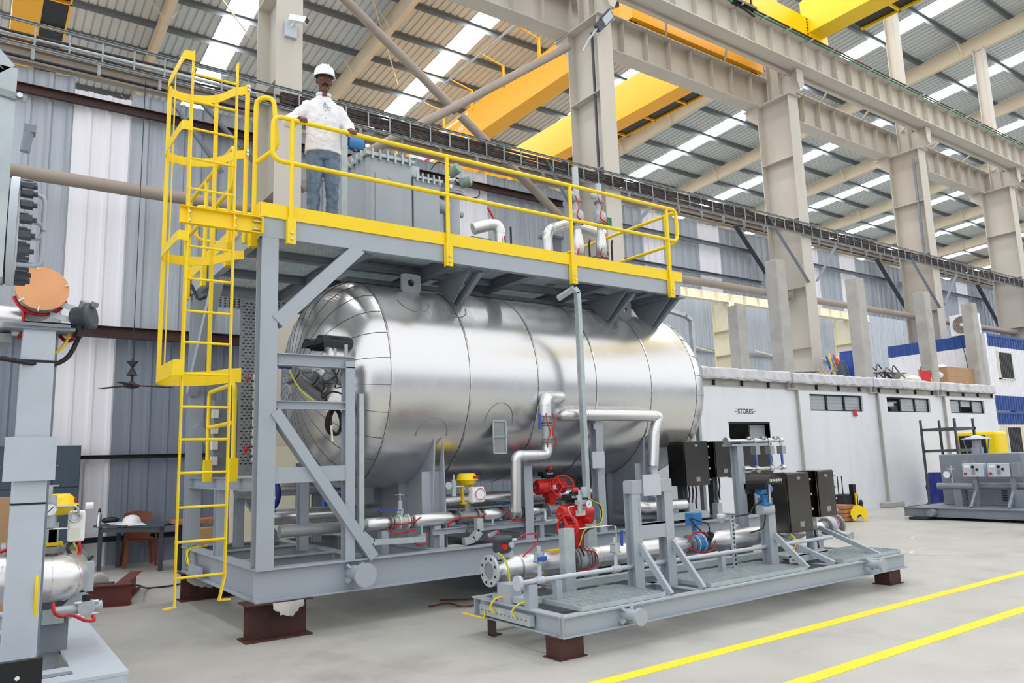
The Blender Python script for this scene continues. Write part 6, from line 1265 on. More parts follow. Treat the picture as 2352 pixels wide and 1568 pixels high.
# ================= ON THE PLATFORM
DZ = 3.99
t = thing('filter_housing', 'tall grey painted metal housing with clamped lid on the platform right of the man', 'housing', (4.0, 8.3, DZ)); bx0, bx1, by0, by1 = 3.67, 4.27, 8.0, 8.62; bt = 5.24
MB().prism([(bx0 + .04, by0, DZ), (bx1, by0, DZ), (bx1, by1, DZ), (bx0, by1, DZ), (bx0, by0 + .05, DZ)], (0, 0, bt - DZ)).build('casing', 'grey', t, bevel=.02)
MB().box(bx0 - .03, by0 - .03, bt, bx1 + .03, by1 + .03, bt + .04).build('lid', 'galv', t); 
for k in range(6): x = bx0 + .05 + k * .1; MB().box(x - .012, by0 - .05, bt - .05, x + .012, by0 - .02, bt + .03).cyl((x, by0 - .035, bt + .02), (x, by0 - .035, bt + .08), .014, n=8).build('clamp', 'galv', t)
for k in range(4): y = by0 + .1 + k * .14; MB().box(bx0 - .05, y - .012, bt - .05, bx0 - .02, y + .012, bt + .03).cyl((bx0 - .035, y, bt + .02), (bx0 - .035, y, bt + .08), .014, n=8).build('clamp', 'galv', t)
a = at(862, 395, Y=by0); b = at(925, 510, Y=by0); MB().prism([(a.x, by0 - .015, DZ + .02), (b.x, by0 - .015, DZ + .02), (b.x, by0 - .015, a.z - .02), ((a.x + b.x) / 2, by0 - .03, a.z + .02), (a.x, by0 - .015, a.z)], (0, .02, 0)).cyl(((a.x + b.x) / 2, by0 - .035, a.z - .03), ((a.x + b.x) / 2, by0 - .01, a.z - .03), .03, n=18).build('front_cover', 'grey', t)
MB().bar((a.x - .09, by0 - .01, DZ + .1), (a.x - .03, by0 - .01, DZ + .3), .012, .012).bar((a.x - .03, by0 - .01, DZ + .3), (a.x - .03, by0 - .01, DZ + .02), .012, .012).build('latch_bracket', 'mgrey', t)
t = thing('filter_housing', 'lower grey housing with clamped lid attached right of the tall one on the platform', 'housing', (4.45, 8.3, DZ)); lt_ = 5.07; MB().box(4.29, 8.0, 4.4, 4.66, 8.55, lt_).build('casing', 'grey', t, bevel=.012); MB().box(4.28, 7.97, lt_, 4.7, 8.58, lt_ + .03).build('lid', 'galv', t); MB().box(4.29, 8.02, DZ, 4.66, 8.5, 4.4).build('base', 'dgrey', t)
for k in range(5): x = 4.32 + k * .08; MB().box(x - .01, 7.95, lt_ - .05, x + .01, 7.98, lt_ + .02).cyl((x, 7.965, lt_ + .02), (x, 7.965, lt_ + .07), .012, n=8).build('clamp', 'galv', t)
MB().box(4.29, 8.1, lt_ + .03, 4.43, 8.115, lt_ + .2).build('lifting_lug', 'pale', t)
t = thing('blue_motor', 'small blue instrument with black cable behind the man, on the tall housing', 'instrument', (3.72, 8.75, DZ)); q = at(815, 330, Y=8.7); MB().cyl(q + Vector((-.1, 0, 0)), q + Vector((.1, 0, 0)), .09, n=20).build('body', 'tblue', t); MB().cyl((q.x, 8.7, DZ), (q.x, 8.7, q.z), .03, n=10).build('stand', 'mgrey', t); MB().ring(q + Vector((0, -.05, 0)), (0, 1, .2), .12, .01, 24, 6).build('cable_loop', 'cable', t)
vx_, vy_ = 4.985, 8.25; t = thing('vertical_pipe', 'thick grey vertical pipe with bolted flange on the platform beside the middle rail post', 'pipe', (vx_, vy_, DZ))
MB().cyl((vx_, vy_, DZ), (vx_, vy_, 5.03), .11, n=28).tube(rnd([(vx_ - .4, vy_, 4.86), (vx_ - .02, vy_, 4.86)], .1), .09, 20).cyl((vx_, vy_, 4.8), (vx_ + .16, vy_, 4.8), .045, n=16).build('pipe', 'grey', t)
m = MB(); flange(m, (vx_, vy_, 5.04), (0, 0, 1), .17, .03, 12); flange(m, (vx_, vy_, 5.075), (0, 0, 1), .17, .03, 12); m.cyl((vx_ - .3, vy_, 4.86), (vx_ - .27, vy_, 4.86), .16, n=24); build_each(m, 'flange', 'castgrey', t)
m = MB().cyl((vx_, vy_, 5.09), (vx_, vy_, 5.3), .03, n=12).sphere((vx_, vy_, 5.25), .07, 14, 8); m.build('nozzle', 'steel', t)
t = thing('level_transmitter', 'pair of pale green transmitter heads on top of the grey vertical pipe', 'transmitter', (vx_, vy_, 5.3))
for px, py, ax in ((1043, 392, (.3, -1, .3)), (1068, 418, (.8, -1, .2))):
    q = at(px, py, Y=8.15); d = Vector(ax).normalized(); MB().cyl(q - d * .06, q + d * .07, .072, n=20).cyl(q + d * .07, q + d * .085, .06, n=20).build('transmitter_head', 'sgreen', t); MB().cyl(q, (vx_, vy_, 5.26), .018, n=8).build('neck', 'steel', t)
MB().tube(curve([(vx_ - .05, vy_ - .05, 5.42), (vx_ - .25, vy_ - .1, 5.42), (vx_ - .36, vy_ - .1, 5.3)], 6), .009, 6).build('cable', 'cable', t); MB().tube(curve([at(1078, 418, Y=8.1), at(1098, 430, Y=8.1), at(1100, 450, Y=8.1), at(1080, 455, Y=8.1), at(1065, 450, Y=8.1)], 6), .009, 6).build('cable', 'cable', t)
def riser(px, label, zt, px0=None):
    RY = 7.75; q = at(px, 592, Y=RY); B = q.z - .1; t = thing('clad_riser', label, 'pipe', (q.x, RY, DZ)); x = q.x; MB().cyl((x, RY, DZ), (x, RY, B), .05, n=16).build('pipe', 'castgrey', t)
    MB().lathe((x, RY, B), (x, RY, 9), [(0, .05), (.1, .05), (.11, .085), (.3, .085), (.45, .055), (.5, .05)], 20).build('pipe_cladding', 'alup', t); m = MB(); flange(m, (x, RY, B + .1), (0, 0, 1), .1, .025, 8, 20); flange(m, (x, RY, B + .6), (0, 0, 1), .095, .025, 8, 20); flange(m, (x, RY, B + .92), (0, 0, 1), .075, .02, 8, 20); build_each(m, 'flange', 'castgrey', t); MB().cyl((x, RY, B + .5), (x, RY, zt), .045, n=16).lathe((x, RY, B + .62), (x, RY, 9), [(0, .08), (.05, .095), (.13, .09), (.16, .06)], 18).build('relief_valve', 'pale', t); MB().cyl((x - .1, RY, B + .72), (x, RY, B + .72), .05, n=14).sphere((x - .14, RY - .05, B + .98), .05, 12, 8).build('side_valve', 'galv', t); MB().tube(curve([(x - .1, RY - .1, B + .95), (x - .06, RY - .12, B + .8), (x - .1, RY - .12, B + .65), (x + .05, RY - .12, B + .58)], 6), .01, 6).tube(curve([(x - .08, RY - .1, B + .2), (x - .12, RY - .12, B + .1), (x, RY - .12, B + .03)], 6), .01, 6).build('tracing_cable', 'redc', t); MB().sphere((x - .14, RY - .05, B + 1.02), .03, 10, 6).build('red_cap', 'red', t); MB().tube([(x + .13, RY - .08, DZ), (x + .13, RY - .08, B), (x + .13, RY - .08, B + .3), (x + .15, RY - .08, B + .36)], .014, 6).build('lever', 'black', t); return t, x
t1, xA = riser(1330, 'aluminium-clad relief valve riser on the platform, the one right of a rail post', 5.62); t2, xB = riser(1382, 'aluminium-clad relief valve riser with green tag on the platform', 5.45); gz = at(1388, 510, Y=7.65).z; MB().box(xB + .05, 7.64, gz - .08, xB + .13, 7.65, gz + .08).build('green_tag', 'green', t2)
t = thing('clad_elbow_pipe', 'aluminium-clad bent pipe crossing behind the right rail post on the platform', 'pipe', (xA - .5, 8.4, DZ)); e_ = at(1258, 575, Y=8.1); f_ = at(1262, 530, Y=8.1); h_0 = at(1310, 512, Y=8.1); clad(t, [(e_.x, 8.1, DZ), (e_.x, 8.1, f_.z), (h_0.x, 8.15, h_0.z), (at(1385, 530, Y=8.15).x, 8.15, h_0.z - .05)], .075, 'pipe_cladding', 'alu', .15)
item('pipe_support', MB().box(e_.x + .12, 8.3, DZ, e_.x + .42, 8.32, f_.z - .02).box(e_.x + .1, 8.28, f_.z - .02, e_.x + .45, 8.45, f_.z + .02), 'mgrey', 'grey folded plate support between bent pipe and rail post on the platform', 'support')
item('cover_plate', MB().prism([(e_.x - .2, 7.6, DZ + .2), (e_.x + .1, 7.6, DZ + .2), (e_.x + .1, 7.85, DZ + .36), (e_.x - .2, 7.85, DZ + .36)], (0, .01, .01)).box(e_.x - .15, 7.7, DZ, e_.x + .05, 7.75, DZ + .25), 'white', 'white sloping cover plate behind the toe board left of a rail post', 'plate')
q = at(1148, 560, Y=8.2); EZ = at(1135, 512, Y=8.2).z - .6; t = thing('clad_elbow_pipe', 'short aluminium-clad pipe bend with red lever alone on the platform middle', 'pipe', (q.x, 8.2, DZ)); clad(t, [(q.x, 8.2, EZ + .3), (q.x, 8.2, EZ + .62), (q.x - .36, 8.3, EZ + .5)], .08, 'pipe_cladding', 'alup', .16); m = MB().cyl((q.x, 8.2, DZ), (q.x, 8.2, EZ + .35), .05, n=16); flange(m, (q.x, 8.2, EZ + .12), (0, 0, 1), .1, .03, 8, 20); flange(m, (q.x, 8.2, EZ + .25), (0, 0, 1), .1, .03, 8, 20); build_each(m, 'flange', 'castgrey', t); MB().bar((q.x - .12, 8.2, EZ + .68), (q.x - .03, 8.2, EZ + .62), .02, .02).bar((q.x - .18, 8.2, EZ + .8), (q.x - .1, 8.2, EZ + .68), .02, .02).build('lever', 'red', t); MB().tube([(q.x + .12, 8.1, DZ), (q.x + .12, 8.1, EZ + .55)], .014, 6).build('rod', 'black', t); MB().tube(curve([(q.x, 8.09, EZ + .4), (q.x + .03, 8.08, EZ + .2), (q.x - .1, 8.1, EZ + .12)], 6), .01, 6).build('tracing_cable', 'redc', t)
item('pipe_saddle', MB().box(q.x - .42, 8.25, DZ, q.x - .36, 8.4, EZ + .38).box(q.x - .42, 8.25, EZ + .34, q.x - .1, 8.4, EZ + .38), 'mgrey', 'grey bracket under the left end of the short clad pipe bend', 'support')
q = at(788, 500, Y=7.85); trunk('cable_duct', [(q.x, 7.85, DZ), (q.x, 7.85, at(792, 290, Y=7.85).z)], .07, .09, 'upright galvanised trunk right behind the man on the platform', up=(0, 1, 0))
# ================= TANK END: hoods, instruments, cables
hy = 7.6
a = at(696, 800, Y=7.9); b = at(808, 772, Y=7.35)
t = thing('instrument_hood', 'black double sunshade hood over the instruments at the left tank end', 'hood', tuple(a))
for k, (px, py, y, ln) in enumerate(((703, 796, 8.0, .3), (733, 788, 7.66, .5))):
    q = at(px, py, Y=y); arc_ = [(y + .12 * math.cos(PI * i / 16), q.z + .085 * math.sin(PI * i / 16)) for i in range(17)]
    MB().sheet([[(q.x + ln, yy, z) for yy, z in arc_], [(q.x, yy, z) for yy, z in arc_]], .006).build('hood_shell', 'black', t); MB().prism([(q.x + .004, yy, z) for yy, z in arc_], (.005, 0, 0)).build('end_panel', 'dark', t)
    MB().box(q.x, y - .13, q.z - .06, q.x + ln, y - .122, q.z + .005).build('skirt', 'black', t); MB().box(q.x + ln - .01, y - .12, q.z - .1, q.x + ln, y + .12, q.z).build('rear_panel', 'black', t)
q = at(770, 800, Y=7.5); MB().cyl((q.x, 7.5, 2.65), (q.x, 7.5, q.z), .015, n=8).cyl((q.x + .1, 7.45, 2.65), (q.x + .1, 7.45, q.z + .04), .02, n=8).build('stalks', 'galv', t)
for k, (px, py, y) in enumerate(((672, 862, 7.75), (716, 872, 7.85), (762, 858, 7.6))):
    q = at(px, py, Y=y); t = thing('level_nozzle', ('left', 'middle', 'right')[k] + ' flanged nozzle with instrument on the left tank end inside the frame', 'nozzle', tuple(q)); d = Vector((-.8, -.25, .5)).normalized(); m = MB(); m.cyl(q, q - d * .45, .05, n=14); flange(m, q + d * .02, d, .1, .02, 8, 20); flange(m, q - d * .02, d, .1, .02, 8, 20); build_each(m, 'flange', 'castgrey', t); MB().cyl(q, q + d * .14, .022, n=10).build('neck', 'galv', t)
    h = q + d * .16 + Vector((.03, 0, .03)); MB().cyl(h - Vector((.06, 0, 0)), h + Vector((.07, 0, 0)), .05, n=16).build('head', 'blue' if k != 1 else 'galv', t)
hose('earth_cable', [at(665, 850, Y=7.6), at(680, 880, Y=7.5), at(700, 905, Y=7.4), at(720, 920, Y=7.35)], .009, 'ygreen', 'yellow-green cable sagging across the nozzles at the left tank end')
hose('signal_cable', [at(745, 880, Y=7.5), at(740, 915, Y=7.45), at(760, 900, Y=7.4), at(785, 905, Y=7.4), at(795, 925, Y=7.4)], .009, 'cable', 'black cable curling below the right nozzle at the left tank end')
hose('signal_cable', [at(760, 840, Y=7.5), at(775, 870, Y=7.45), at(770, 890, Y=7.45), at(795, 885, Y=7.4)], .007, 'cable', 'thin black cable running from the right nozzle to the short post')
q = at(772, 968, Y=7.34); m = MB(); r = random.Random(6)
for k in range(9):
    c = q + Vector((r.uniform(-.012, .012), k * .008, r.uniform(-.015, .01))); n = 28; m.tube([c + Vector((math.cos(2 * PI * i / n) * (.062 + .002 * k), .01 * math.sin(4 * PI * i / n), math.sin(2 * PI * i / n) * (.125 + .003 * (k % 3)))) for i in range(n)], .009, 6, closed=True)
t = thing('cable_coil', 'coil of black cable tied to the short post at the left tank end', 'cable coil', tuple(q)); m.build('coil', 'cable', t); MB().bar(q + Vector((-.06, -.02, -.04)), q + Vector((-.05, -.03, -.2)), .02, .003, up=(0, -1, 0)).build('tag_strip', 'cream', t)
# perforated tray and gauge column left of the tank
t = thing('perforated_tray', 'tall perforated galvanised tray standing behind the corner post', 'tray', (2.5, 9.2, .6)); a = at(552, 720, Y=9.0); b = at(585, 1070, Y=9.0)
x0, x1 = a.x, b.x + .12
MB().box(x0, 9.0, 1.47, x1, 9.01, 3.55).build('tray', 'galvd', t); m = MB()
for j in range(52):
    for i in range(6): x = x0 + .03 + i * .055 + (.027 if j % 2 else 0); z = 1.6 + j * .037; m.box(x, 8.9985, z, x + .03, 9.0, z + .012)
tag(m.build('slots', 'black', t), None, None, kind='stuff'); t = thing('perforated_tray', 'short horizontal perforated tray under the platform at its left end', 'tray', (2.6, 9.3, 3.6)); MB().box(2.3, 9.3, 3.48, 3.4, 9.31, 3.62).build('tray', 'galv', t); m = MB()
for j in range(4):
    for i in range(19): x = 2.33 + i * .055; z = 3.5 + j * .03; m.box(x, 9.298, z, x + .02, 9.3, z + .016)
tag(m.build('slots', 'black', t), None, None, kind='stuff')
t = thing('level_gauge', 'column of small valves and glass level gauge behind the corner post', 'gauge', (2.45, 8.2, 1.5)); q = at(585, 960, Y=8.2); m = MB().box(q.x - .02, 8.2, 1.62, q.x + .03, 8.22, 2.55)
m.build('glass_plate', 'cream', t)
for k in range(9): MB().cyl((q.x - .05, 8.19, 1.68 + k * .1), (q.x + .03, 8.19, 1.68 + k * .1), .012, n=8).build('bolt', 'dsteel', t)
for z in (2.5, 1.75): MB().cyl((q.x - .1, 8.18, z), (q.x - .05, 8.18, z), .01, n=8).ring((q.x - .1, 8.18, z), (1, 0, 0), .04, .007, 18, 6).build('valve_wheel', 'redc', t)
t = thing('gauge_cabinet', 'grey panel with white fittings behind the low yellow rail', 'panel', (2.5, 9.5, 1.47)); q = at(492, 940, Y=9.2); MB().box(q.x, 9.2, 1.47, q.x + .3, 9.5, 2.35).build('panel_box', 'mgrey', t)
for k in range(4): MB().box(q.x - .03, 9.15, 1.6 + k * .18, q.x + .04, 9.2, 1.7 + k * .18).build('fitting', 'white', t)
hose('black_hose', [at(440, 655, Y=9.6), at(455, 685, Y=9.5), at(475, 680, Y=9.4), at(500, 672, Y=9.3)], .02, 'cable', 'thick black cable bending under the platform corner behind the ladder')
for k, (c, dx) in enumerate((('green', 0), ('ygreen', .04), ('cable', .08), ('yellow', .11))): hose('earth_cable', [(2.3 + dx, 10.0 - dx, .64), (2.17, 9.85 - dx, .62), (2.15, 9.75 - dx, .5), (2.17, 9.7 - dx, .4)], .014, c, ('green', 'yellow-green', 'black', 'yellow')[k] + ' cable hanging over the left base beam behind the ladder')
item('earth_plate', MB().box(2.14, 9.1, .38, 2.18, 9.6, .48), 'galv', 'small galvanised plate on the left base beam of the large skid', 'plate')
# insulated pipes seen under the tank at left and behind
t = thing('insulated_pipe', 'dull clad pipe seen through the frame under the tank left end', 'pipe', (3.4, 9.3, 1.25)); clad(t, [(2.6, 9.4, 1.3), (4.0, 9.4, 1.3)], .1, 'pipe_cladding', 'alu'); MB().ibeam((3.6, 9.4, .62), (3.6, 9.4, 1.2), .1, .1).build('stand', 'grey', t)
t = thing('insulated_pipe', 'second dull clad pipe lower down under the tank left end', 'pipe', (3.4, 8.9, .95)); clad(t, [(2.75, 8.95, .98), (4.9, 8.95, .98)], .09, 'pipe_cladding', 'alu'); MB().ibeam((4.0, 8.95, .62), (4.0, 8.95, .9), .1, .1).build('stand', 'grey', t)
t = thing('insulated_pipe', 'long clad header pipe in the shade below the tank', 'pipe', (5.5, 8.1, 1.1)); clad(t, [(4.5, 8.05, 1.08), (7.2, 8.05, 1.08)], .085, 'pipe_cladding', 'alu')
for x in (5.0, 6.8): MB().box(x, 8.02, .62, x + .08, 8.08, 1.02).build('stand', 'grey', t)
t = thing('black_canister', 'black upright canister with chrome top behind the yellow-topped valve', 'canister', (4.6, 7.8, .62)); q = at(1013, 1165, Y=7.75); MB().lathe((q.x, 7.75, .62), (q.x, 7.75, 3), [(0, .06), (.55, .06), (.6, .04), (.62, .001)], 18).build('body', 'dsteel', t)
for k, (px, py, w, h) in enumerate(((1142, 1160, 45, 62),)):
    pass
item('hose_loop', MB().ring((2.9, 9.0, 1.25), (1, .2, 0), .16, .03, 24, 8), 'tarp', 'dark blue hose loop under the grey mid beam beside the corner post', 'hose')
# ================= FOREGROUND SKID at the left edge
FZ = .35
ls = thing('foreground_skid', 'pale grey steel skid frame cut off by the left bottom corner of the photo', 'skid', (0, 6, 0)); lx = .865
q = at(296, 1540, Z=FZ); lx = q.x; ly = q.y
m = MB(); m.box(lx - .28, ly, FZ - .02, lx, 8.4, FZ); m.build('top_flange', 'pale', ls); MB().box(lx - .02, ly + .01, .1, lx - .005, 8.4, FZ - .02).build('side_web', 'pale', ls)
MB().box(-1.6, ly, FZ - .02, lx - .28, ly + .16, FZ).build('top_flange', 'pale', ls); MB().box(-1.6, ly + .005, .1, lx - .02, ly + .02, FZ - .02).build('end_web', 'pale', ls)
for y in (5.62, 6.35, 7.3, 8.3): MB().box(-1.6, y, FZ - .02, lx - .28, y + .13, FZ).box(-1.6, y + .06, .1, lx - .28, y + .07, FZ - .02).build('cross_beam', 'pale', ls)
for x, y in ((.6, 5.6), (.6, 8.0), (-1.2, 5.6), (-1.2, 8.0)): MB().box(x, y, 0, x + .2, y + .2, .11).build('foot_block', 'rust', ls)
bq = at(98, 1508, Y=ly - .03); MB().box(-.55, ly - .06, bq.z - .16, bq.x, ly - .005, bq.z).build('black_bracket', 'black', ls); MB().cyl((bq.x - .12, ly - .062, bq.z - .09), (bq.x - .12, ly - .064, bq.z - .09), .012, n=14).build('white_dot', 'white', ls)
p = at(40, 1549, Z=FZ); px_, py_ = p.x, p.y + .09
tz = at(90, 755, Y=py_).z
t = thing('support_post', 'thick pale grey post on the foreground skid carrying the capped pipe', 'post', (px_, py_, FZ)); w = .092
MB().box(px_ - w, py_ - w, FZ, px_ + w, py_ + w, tz).build('post', 'pale', t, bevel=.006); MB().box(px_ + w, py_ + .0, FZ, px_ + w + .02, py_ + .16, tz).build('rear_flange', 'mgrey', t)
a = at(12, 1003, Y=py_ - .12); b = at(126, 1102, Y=py_ - .12); MB().box(a.x, py_ - .13, b.z, b.x, py_ - .105, a.z).box(a.x + .05, py_ - .105, b.z + .05, b.x - .05, py_ - w, a.z - .05).build('square_plate', 'pale', t)
MB().box(px_ - .14, py_ - .12, tz, px_ + .17, py_ + .14, tz + .02).box(px_ - .2, py_ - .11, tz - .02, px_ + .2, py_ + .13, tz).build('cap_plates', 'mgrey', t)
z = at(60, 828, Y=py_ - w).z; MB().box(px_ - w - .003, py_ - w - .003, z - .008, px_ + w + .003, py_ + w + .003, z + .008).build('black_strap', 'black', t); z2 = at(60, 1157, Y=py_ - w).z; MB().box(px_ - w - .003, py_ - w - .003, z2 - .006, px_ + w + .003, py_ + w + .003, z2 + .006).build('black_strap', 'black', t)
c = at(98, 662, Y=py_ - .08); ax = Vector((-.02, -.86, .5)).normalized(); ax = (CP - c).normalized() * .55 + Vector((.1, -.5, .35)); ax.normalize()
t = thing('capped_pipe_end', 'round pipe end closed with orange-brown paper disc and white ties', 'pipe', tuple(c)); R = .155
MB().cyl(c, c - ax * .008, R, n=40).build('paper_disc', 'paper', t); MB().cyl(c - ax * .01, c - ax * .05, R * .97, n=40).build('flange', 'castgrey', t); MB().cyl(c - ax * .05, c - ax * .3, .115, n=28).build('pipe', 'galv', t)
_, u, w_ = MB().frame((0, 0, 0), ax, (0, 0, 1))
for an in (1.35, 2.9, 4.85, .1, 5.6): d = u * math.sin(an) + w_ * math.cos(an); MB().bar(c + d * R * .86 + ax * .004, c + d * R * 1.1 + ax * .01, .008, .006, up=ax).build('tie', 'zip', t)
MB().tube([c - ax * .09 + (u * math.sin(a) + w_ * math.cos(a)) * R * .98 for a in [PI * (1.08 + .84 * i / 14) for i in range(15)]], .012, 7).build('tracing_cable', 'redc', t)
q = at(15, 735, Y=py_ + .1); t = thing('clad_pipe', 'wrapped metal pipe with red cable joining from the left edge', 'pipe', tuple(q)); clad(t, [Vector((-1.2, py_ + .12, q.z)), Vector((c.x - .1, py_ + .12, q.z))], .1, 'pipe_cladding', 'alu'); MB().ring((q.x + .08, py_ + .12, q.z), (1, .1, 0), .112, .012, 24, 6).build('tracing_cable', 'redc', t); MB().box(-1.2, py_ + .02, q.z - .16, c.x - .15, py_ + .2, q.z - .1).build('support_channel', 'castgrey', t)
q = at(193, 728, Y=py_ - .05); d = Vector((.75, -.45, .12)).normalized()
t = thing('junction_box', 'round dark grey junction box beside the orange-brown disc', 'junction box', tuple(q)); MB().lathe(q - d * .07, q + d, [(0, .06), (.015, .075), (.1, .075), (.1, .09), (.125, .09), (.13, .075)], 24).build('box_body', 'dgrey', t); MB().cyl(q + Vector((-.01, -.02, .06)), q + Vector((-.0, -.04, .1)), .03, n=14).cyl(q + Vector((.05, -.03, .07)), q + Vector((.06, -.04, .1)), .025, n=12).build('plugs', 'mgrey', t); MB().cyl(q - Vector((.02, 0, .06)), q - Vector((.03, 0, .14)), .028, n=14).build('gland', 'black', t)
MB().bar(q + Vector((-.22, 0, .1)), q + Vector((-.05, 0, .05)), .04, .004, up=(0, -1, .3)).bar(q + Vector((-.2, 0, .0)), q + Vector((-.05, 0, -.03)), .04, .004, up=(0, -1, .3)).build('bracket', 'galv', t)
hose('power_cable', [q - Vector((.03, 0, .14)), at(178, 780, Y=py_), at(155, 820, Y=py_), at(115, 838, Y=py_ - .02), at(60, 832, Y=py_ - .11), at(0, 822, Y=py_ - .15)], .016, 'cable', 'thick black cable from the round junction box across the thick post')
hose('earth_cable', [at(160, 762, Y=py_), at(152, 785, Y=py_), at(135, 805, Y=py_), at(113, 820, Y=py_ + .03)], .01, 'yellow', 'yellow cable from the round junction box to the thick post')
hose('tracing_cable', [at(132, 765, Y=py_ + .1), at(150, 782, Y=py_ + .05), at(165, 780, Y=py_ + .02), at(172, 765, Y=py_)], .012, 'redc', 'red cable loop hanging between thick post and round junction box')
hose('earth_cable', [at(86, 1285, Y=py_ - .05), at(84, 1350, Y=py_ - .1), at(80, 1420, Y=py_ - .08), at(74, 1450, Y=py_ - .05)], .011, 'yellow', 'yellow cable running down the right side of the thick post')
# big bolted flange and galvanised duct
Y2 = 4.2
t = thing('vessel_flange', 'large dark bolted flange edge with handles at the left edge of the photo', 'flange', (-.3, Y2, 3)); ct = at(45, 370, Y=Y2); cbm = at(36, 606, Y=Y2); cz = (ct.z + cbm.z) / 2 - .03; Rf = (ct.z - cbm.z) / 2 + .02; xf = at(46, 500, Y=Y2).x; axf = Vector((1, -.05, 0)).normalized(); c0 = Vector((xf, Y2 + .25, cz))
MB().cyl(c0 - axf * .035, c0, Rf, n=56).build('cover_plate', 'pale', t); MB().cyl(c0 - axf * .085, c0 - axf * .045, Rf, n=56).build('body_flange', 'mgrey', t); MB().cyl(c0 - axf * .05, c0 - axf * .03, Rf * .97, n=40).build('gasket', 'black', t); MB().cyl(c0 - axf * .9, c0 - axf * .08, Rf * .8, n=40).build('vessel_neck', 'pale', t)
for k in range(20):
    a = 2 * PI * k / 20; p = c0 + Vector((0, math.cos(a), math.sin(a))) * Rf * .9; MB().cyl(p, p + axf * .05, .024, n=6, smooth=False).cyl(p + axf * .05, p + axf * .068, .013, n=8).build('stud_bolt', 'dgrey', t)
for zz in (cz + .02, cz - .12): MB().tube(rnd([c0 + Vector((0, -.18, zz - cz + .13)), c0 + Vector((.1, -.18, zz - cz + .13)), c0 + Vector((.1, -.18, zz - cz - .09)), c0 + Vector((0, -.18, zz - cz - .09))], .035), .011, 8).build('handle', 'grey', t)
MB().box(xf - .01, Y2 - .02, at(40, 300, Y=Y2).z, xf + .04, Y2 + .05, at(40, 283, Y=Y2).z).cyl((xf + .01, Y2, at(40, 300, Y=Y2).z), (xf - .0, Y2, at(40, 345, Y=Y2).z), .022, n=10).build('davit_bolt', 'mgrey', t)
MB().box(xf - .6, Y2 - .0, 0, xf - .35, Y2 + .5, cz - Rf * .4).build('pedestal', 'pale', t)
t = thing('cable_duct', 'galvanised trunk with bolted clamp at the top left edge', 'trunking', (-.1, 3.6, 3)); y = 3.7; P = lambda px, py: at(px, py, Y=y); m = MB(); a, b, c_ = P(-14, 60), P(8, 190), P(-6, 640); m.bar(P(-70, 85), P(11, 175), .09, .12, up=(0, 1, 0)).bar(P(11, 165), P(-26, 640), .09, .12, up=(0, 1, 0)).build('duct', 'galv', t); k_ = P(20, 228); MB().bar(k_ + Vector((-.12, -.07, .01)), k_ + Vector((.06, -.07, -.015)), .03, .006, up=(0, -1, 0)).build('clamp', 'galvd', t); MB().cyl(P(43, 237) + Vector((0, -.09, 0)), P(43, 237) + Vector((0, -.06, 0)), .012, n=6).build('bolt', 'steel', t)
# yellow-topped control valve of the foreground skid
vy = 6.6; v0 = at(118, 1245, Y=vy)
cv2 = thing('control_valve', 'yellow-topped control valve with gauge and white positioner on the foreground skid', 'valve', tuple(v0)); x = v0.x; zc_ = v0.z
zt_ = at(125, 1160, Y=vy).z
MB().lathe((x, vy, zt_ - .07), (x, vy, 5), [(0, .1), (.03, .13), (.06, .14), (.065, .165), (.075, .165), (.08, .14), (.12, .135), (.15, .1), (.152, .001)], 32).build('diaphragm_casing', 'yellow', cv2)
lab(MB().box(x + .13, vy - .06, zt_ + .02, x + .142, vy + .02, zt_ + .05).build('maker_label', 'redc', cv2), 'red label')
MB().box(x - .035, vy - .03, zc_ + .0, x + .04, vy + .03, zc_ + .14).cyl((x, vy, zc_ + .1), (x, vy, zt_ - .05), .03, n=12).build('yoke_stem', 'galv', cv2); MB().box(x - .022, vy - .03, zc_ - .0, x + .03, vy + .03, zc_ + .1).box(x - .065, vy - .05, zc_ - .025, x + .07, vy + .05, zc_ + .0).build('yoke', 'yellow', cv2)
m = MB(); flange(m, (x, vy, zc_ - .05), (0, 0, 1), .13, .04, 8); flange(m, (x, vy, zc_ - .1), (0, 0, 1), .15, .03, 8); m.cyl((x, vy, zc_ - .25), (x, vy, zc_ - .05), .1, n=20).build('bonnet', 'castgrey', cv2)
g = at(114, 1170, Y=vy - .25); MB().cyl(g + Vector((0, .02, 0)), g + Vector((0, .02, .1)), .045, n=16).cyl(g + Vector((0, .02, .1)), g + Vector((0, .02, .17)), .015, n=8).bar(g + Vector((-.05, .02, .165)), g + Vector((.05, .02, .165)), .01, .01).cyl(g + Vector((0, .02, -.12)), g + Vector((0, .02, 0)), .04, n=16).build('regulator', 'galv', cv2); gg = MB().cyl(g + Vector((0, -.02, .0)), g + Vector((0, -.05, 0)), .045, n=28).build('gauge', 'steel', cv2); MB().cyl(g + Vector((0, -.05, 0)), g + Vector((0, -.053, 0)), .038, n=28).build('dial', 'white', gg); MB().bar(g + Vector((-.015, -.054, -.015)), g + Vector((.02, -.054, .02)), .004, .002, up=(0, -1, 0)).build('needle', 'black', gg)
pq = at(178, 1205, Y=vy - .2); ps = MB().box(pq.x - .055, pq.y, pq.z - .12, pq.x + .05, pq.y + .1, pq.z + .1).build('positioner', 'white', cv2, bevel=.015); MB().cyl(pq + Vector((.05, .05, .13)), pq + Vector((.1, .05, .13)), .025, n=14).build('vent', 'white', ps); MB().box(pq.x - .035, pq.y - .002, pq.z - .09, pq.x + .02, pq.y, pq.z - .02).build('red_print', 'zip', ps); MB().ring(pq + Vector((-.02, -.005, .06)), (0, 1, 0), .035, .008, 20, 6).build('tube_fittings', 'steel', ps)
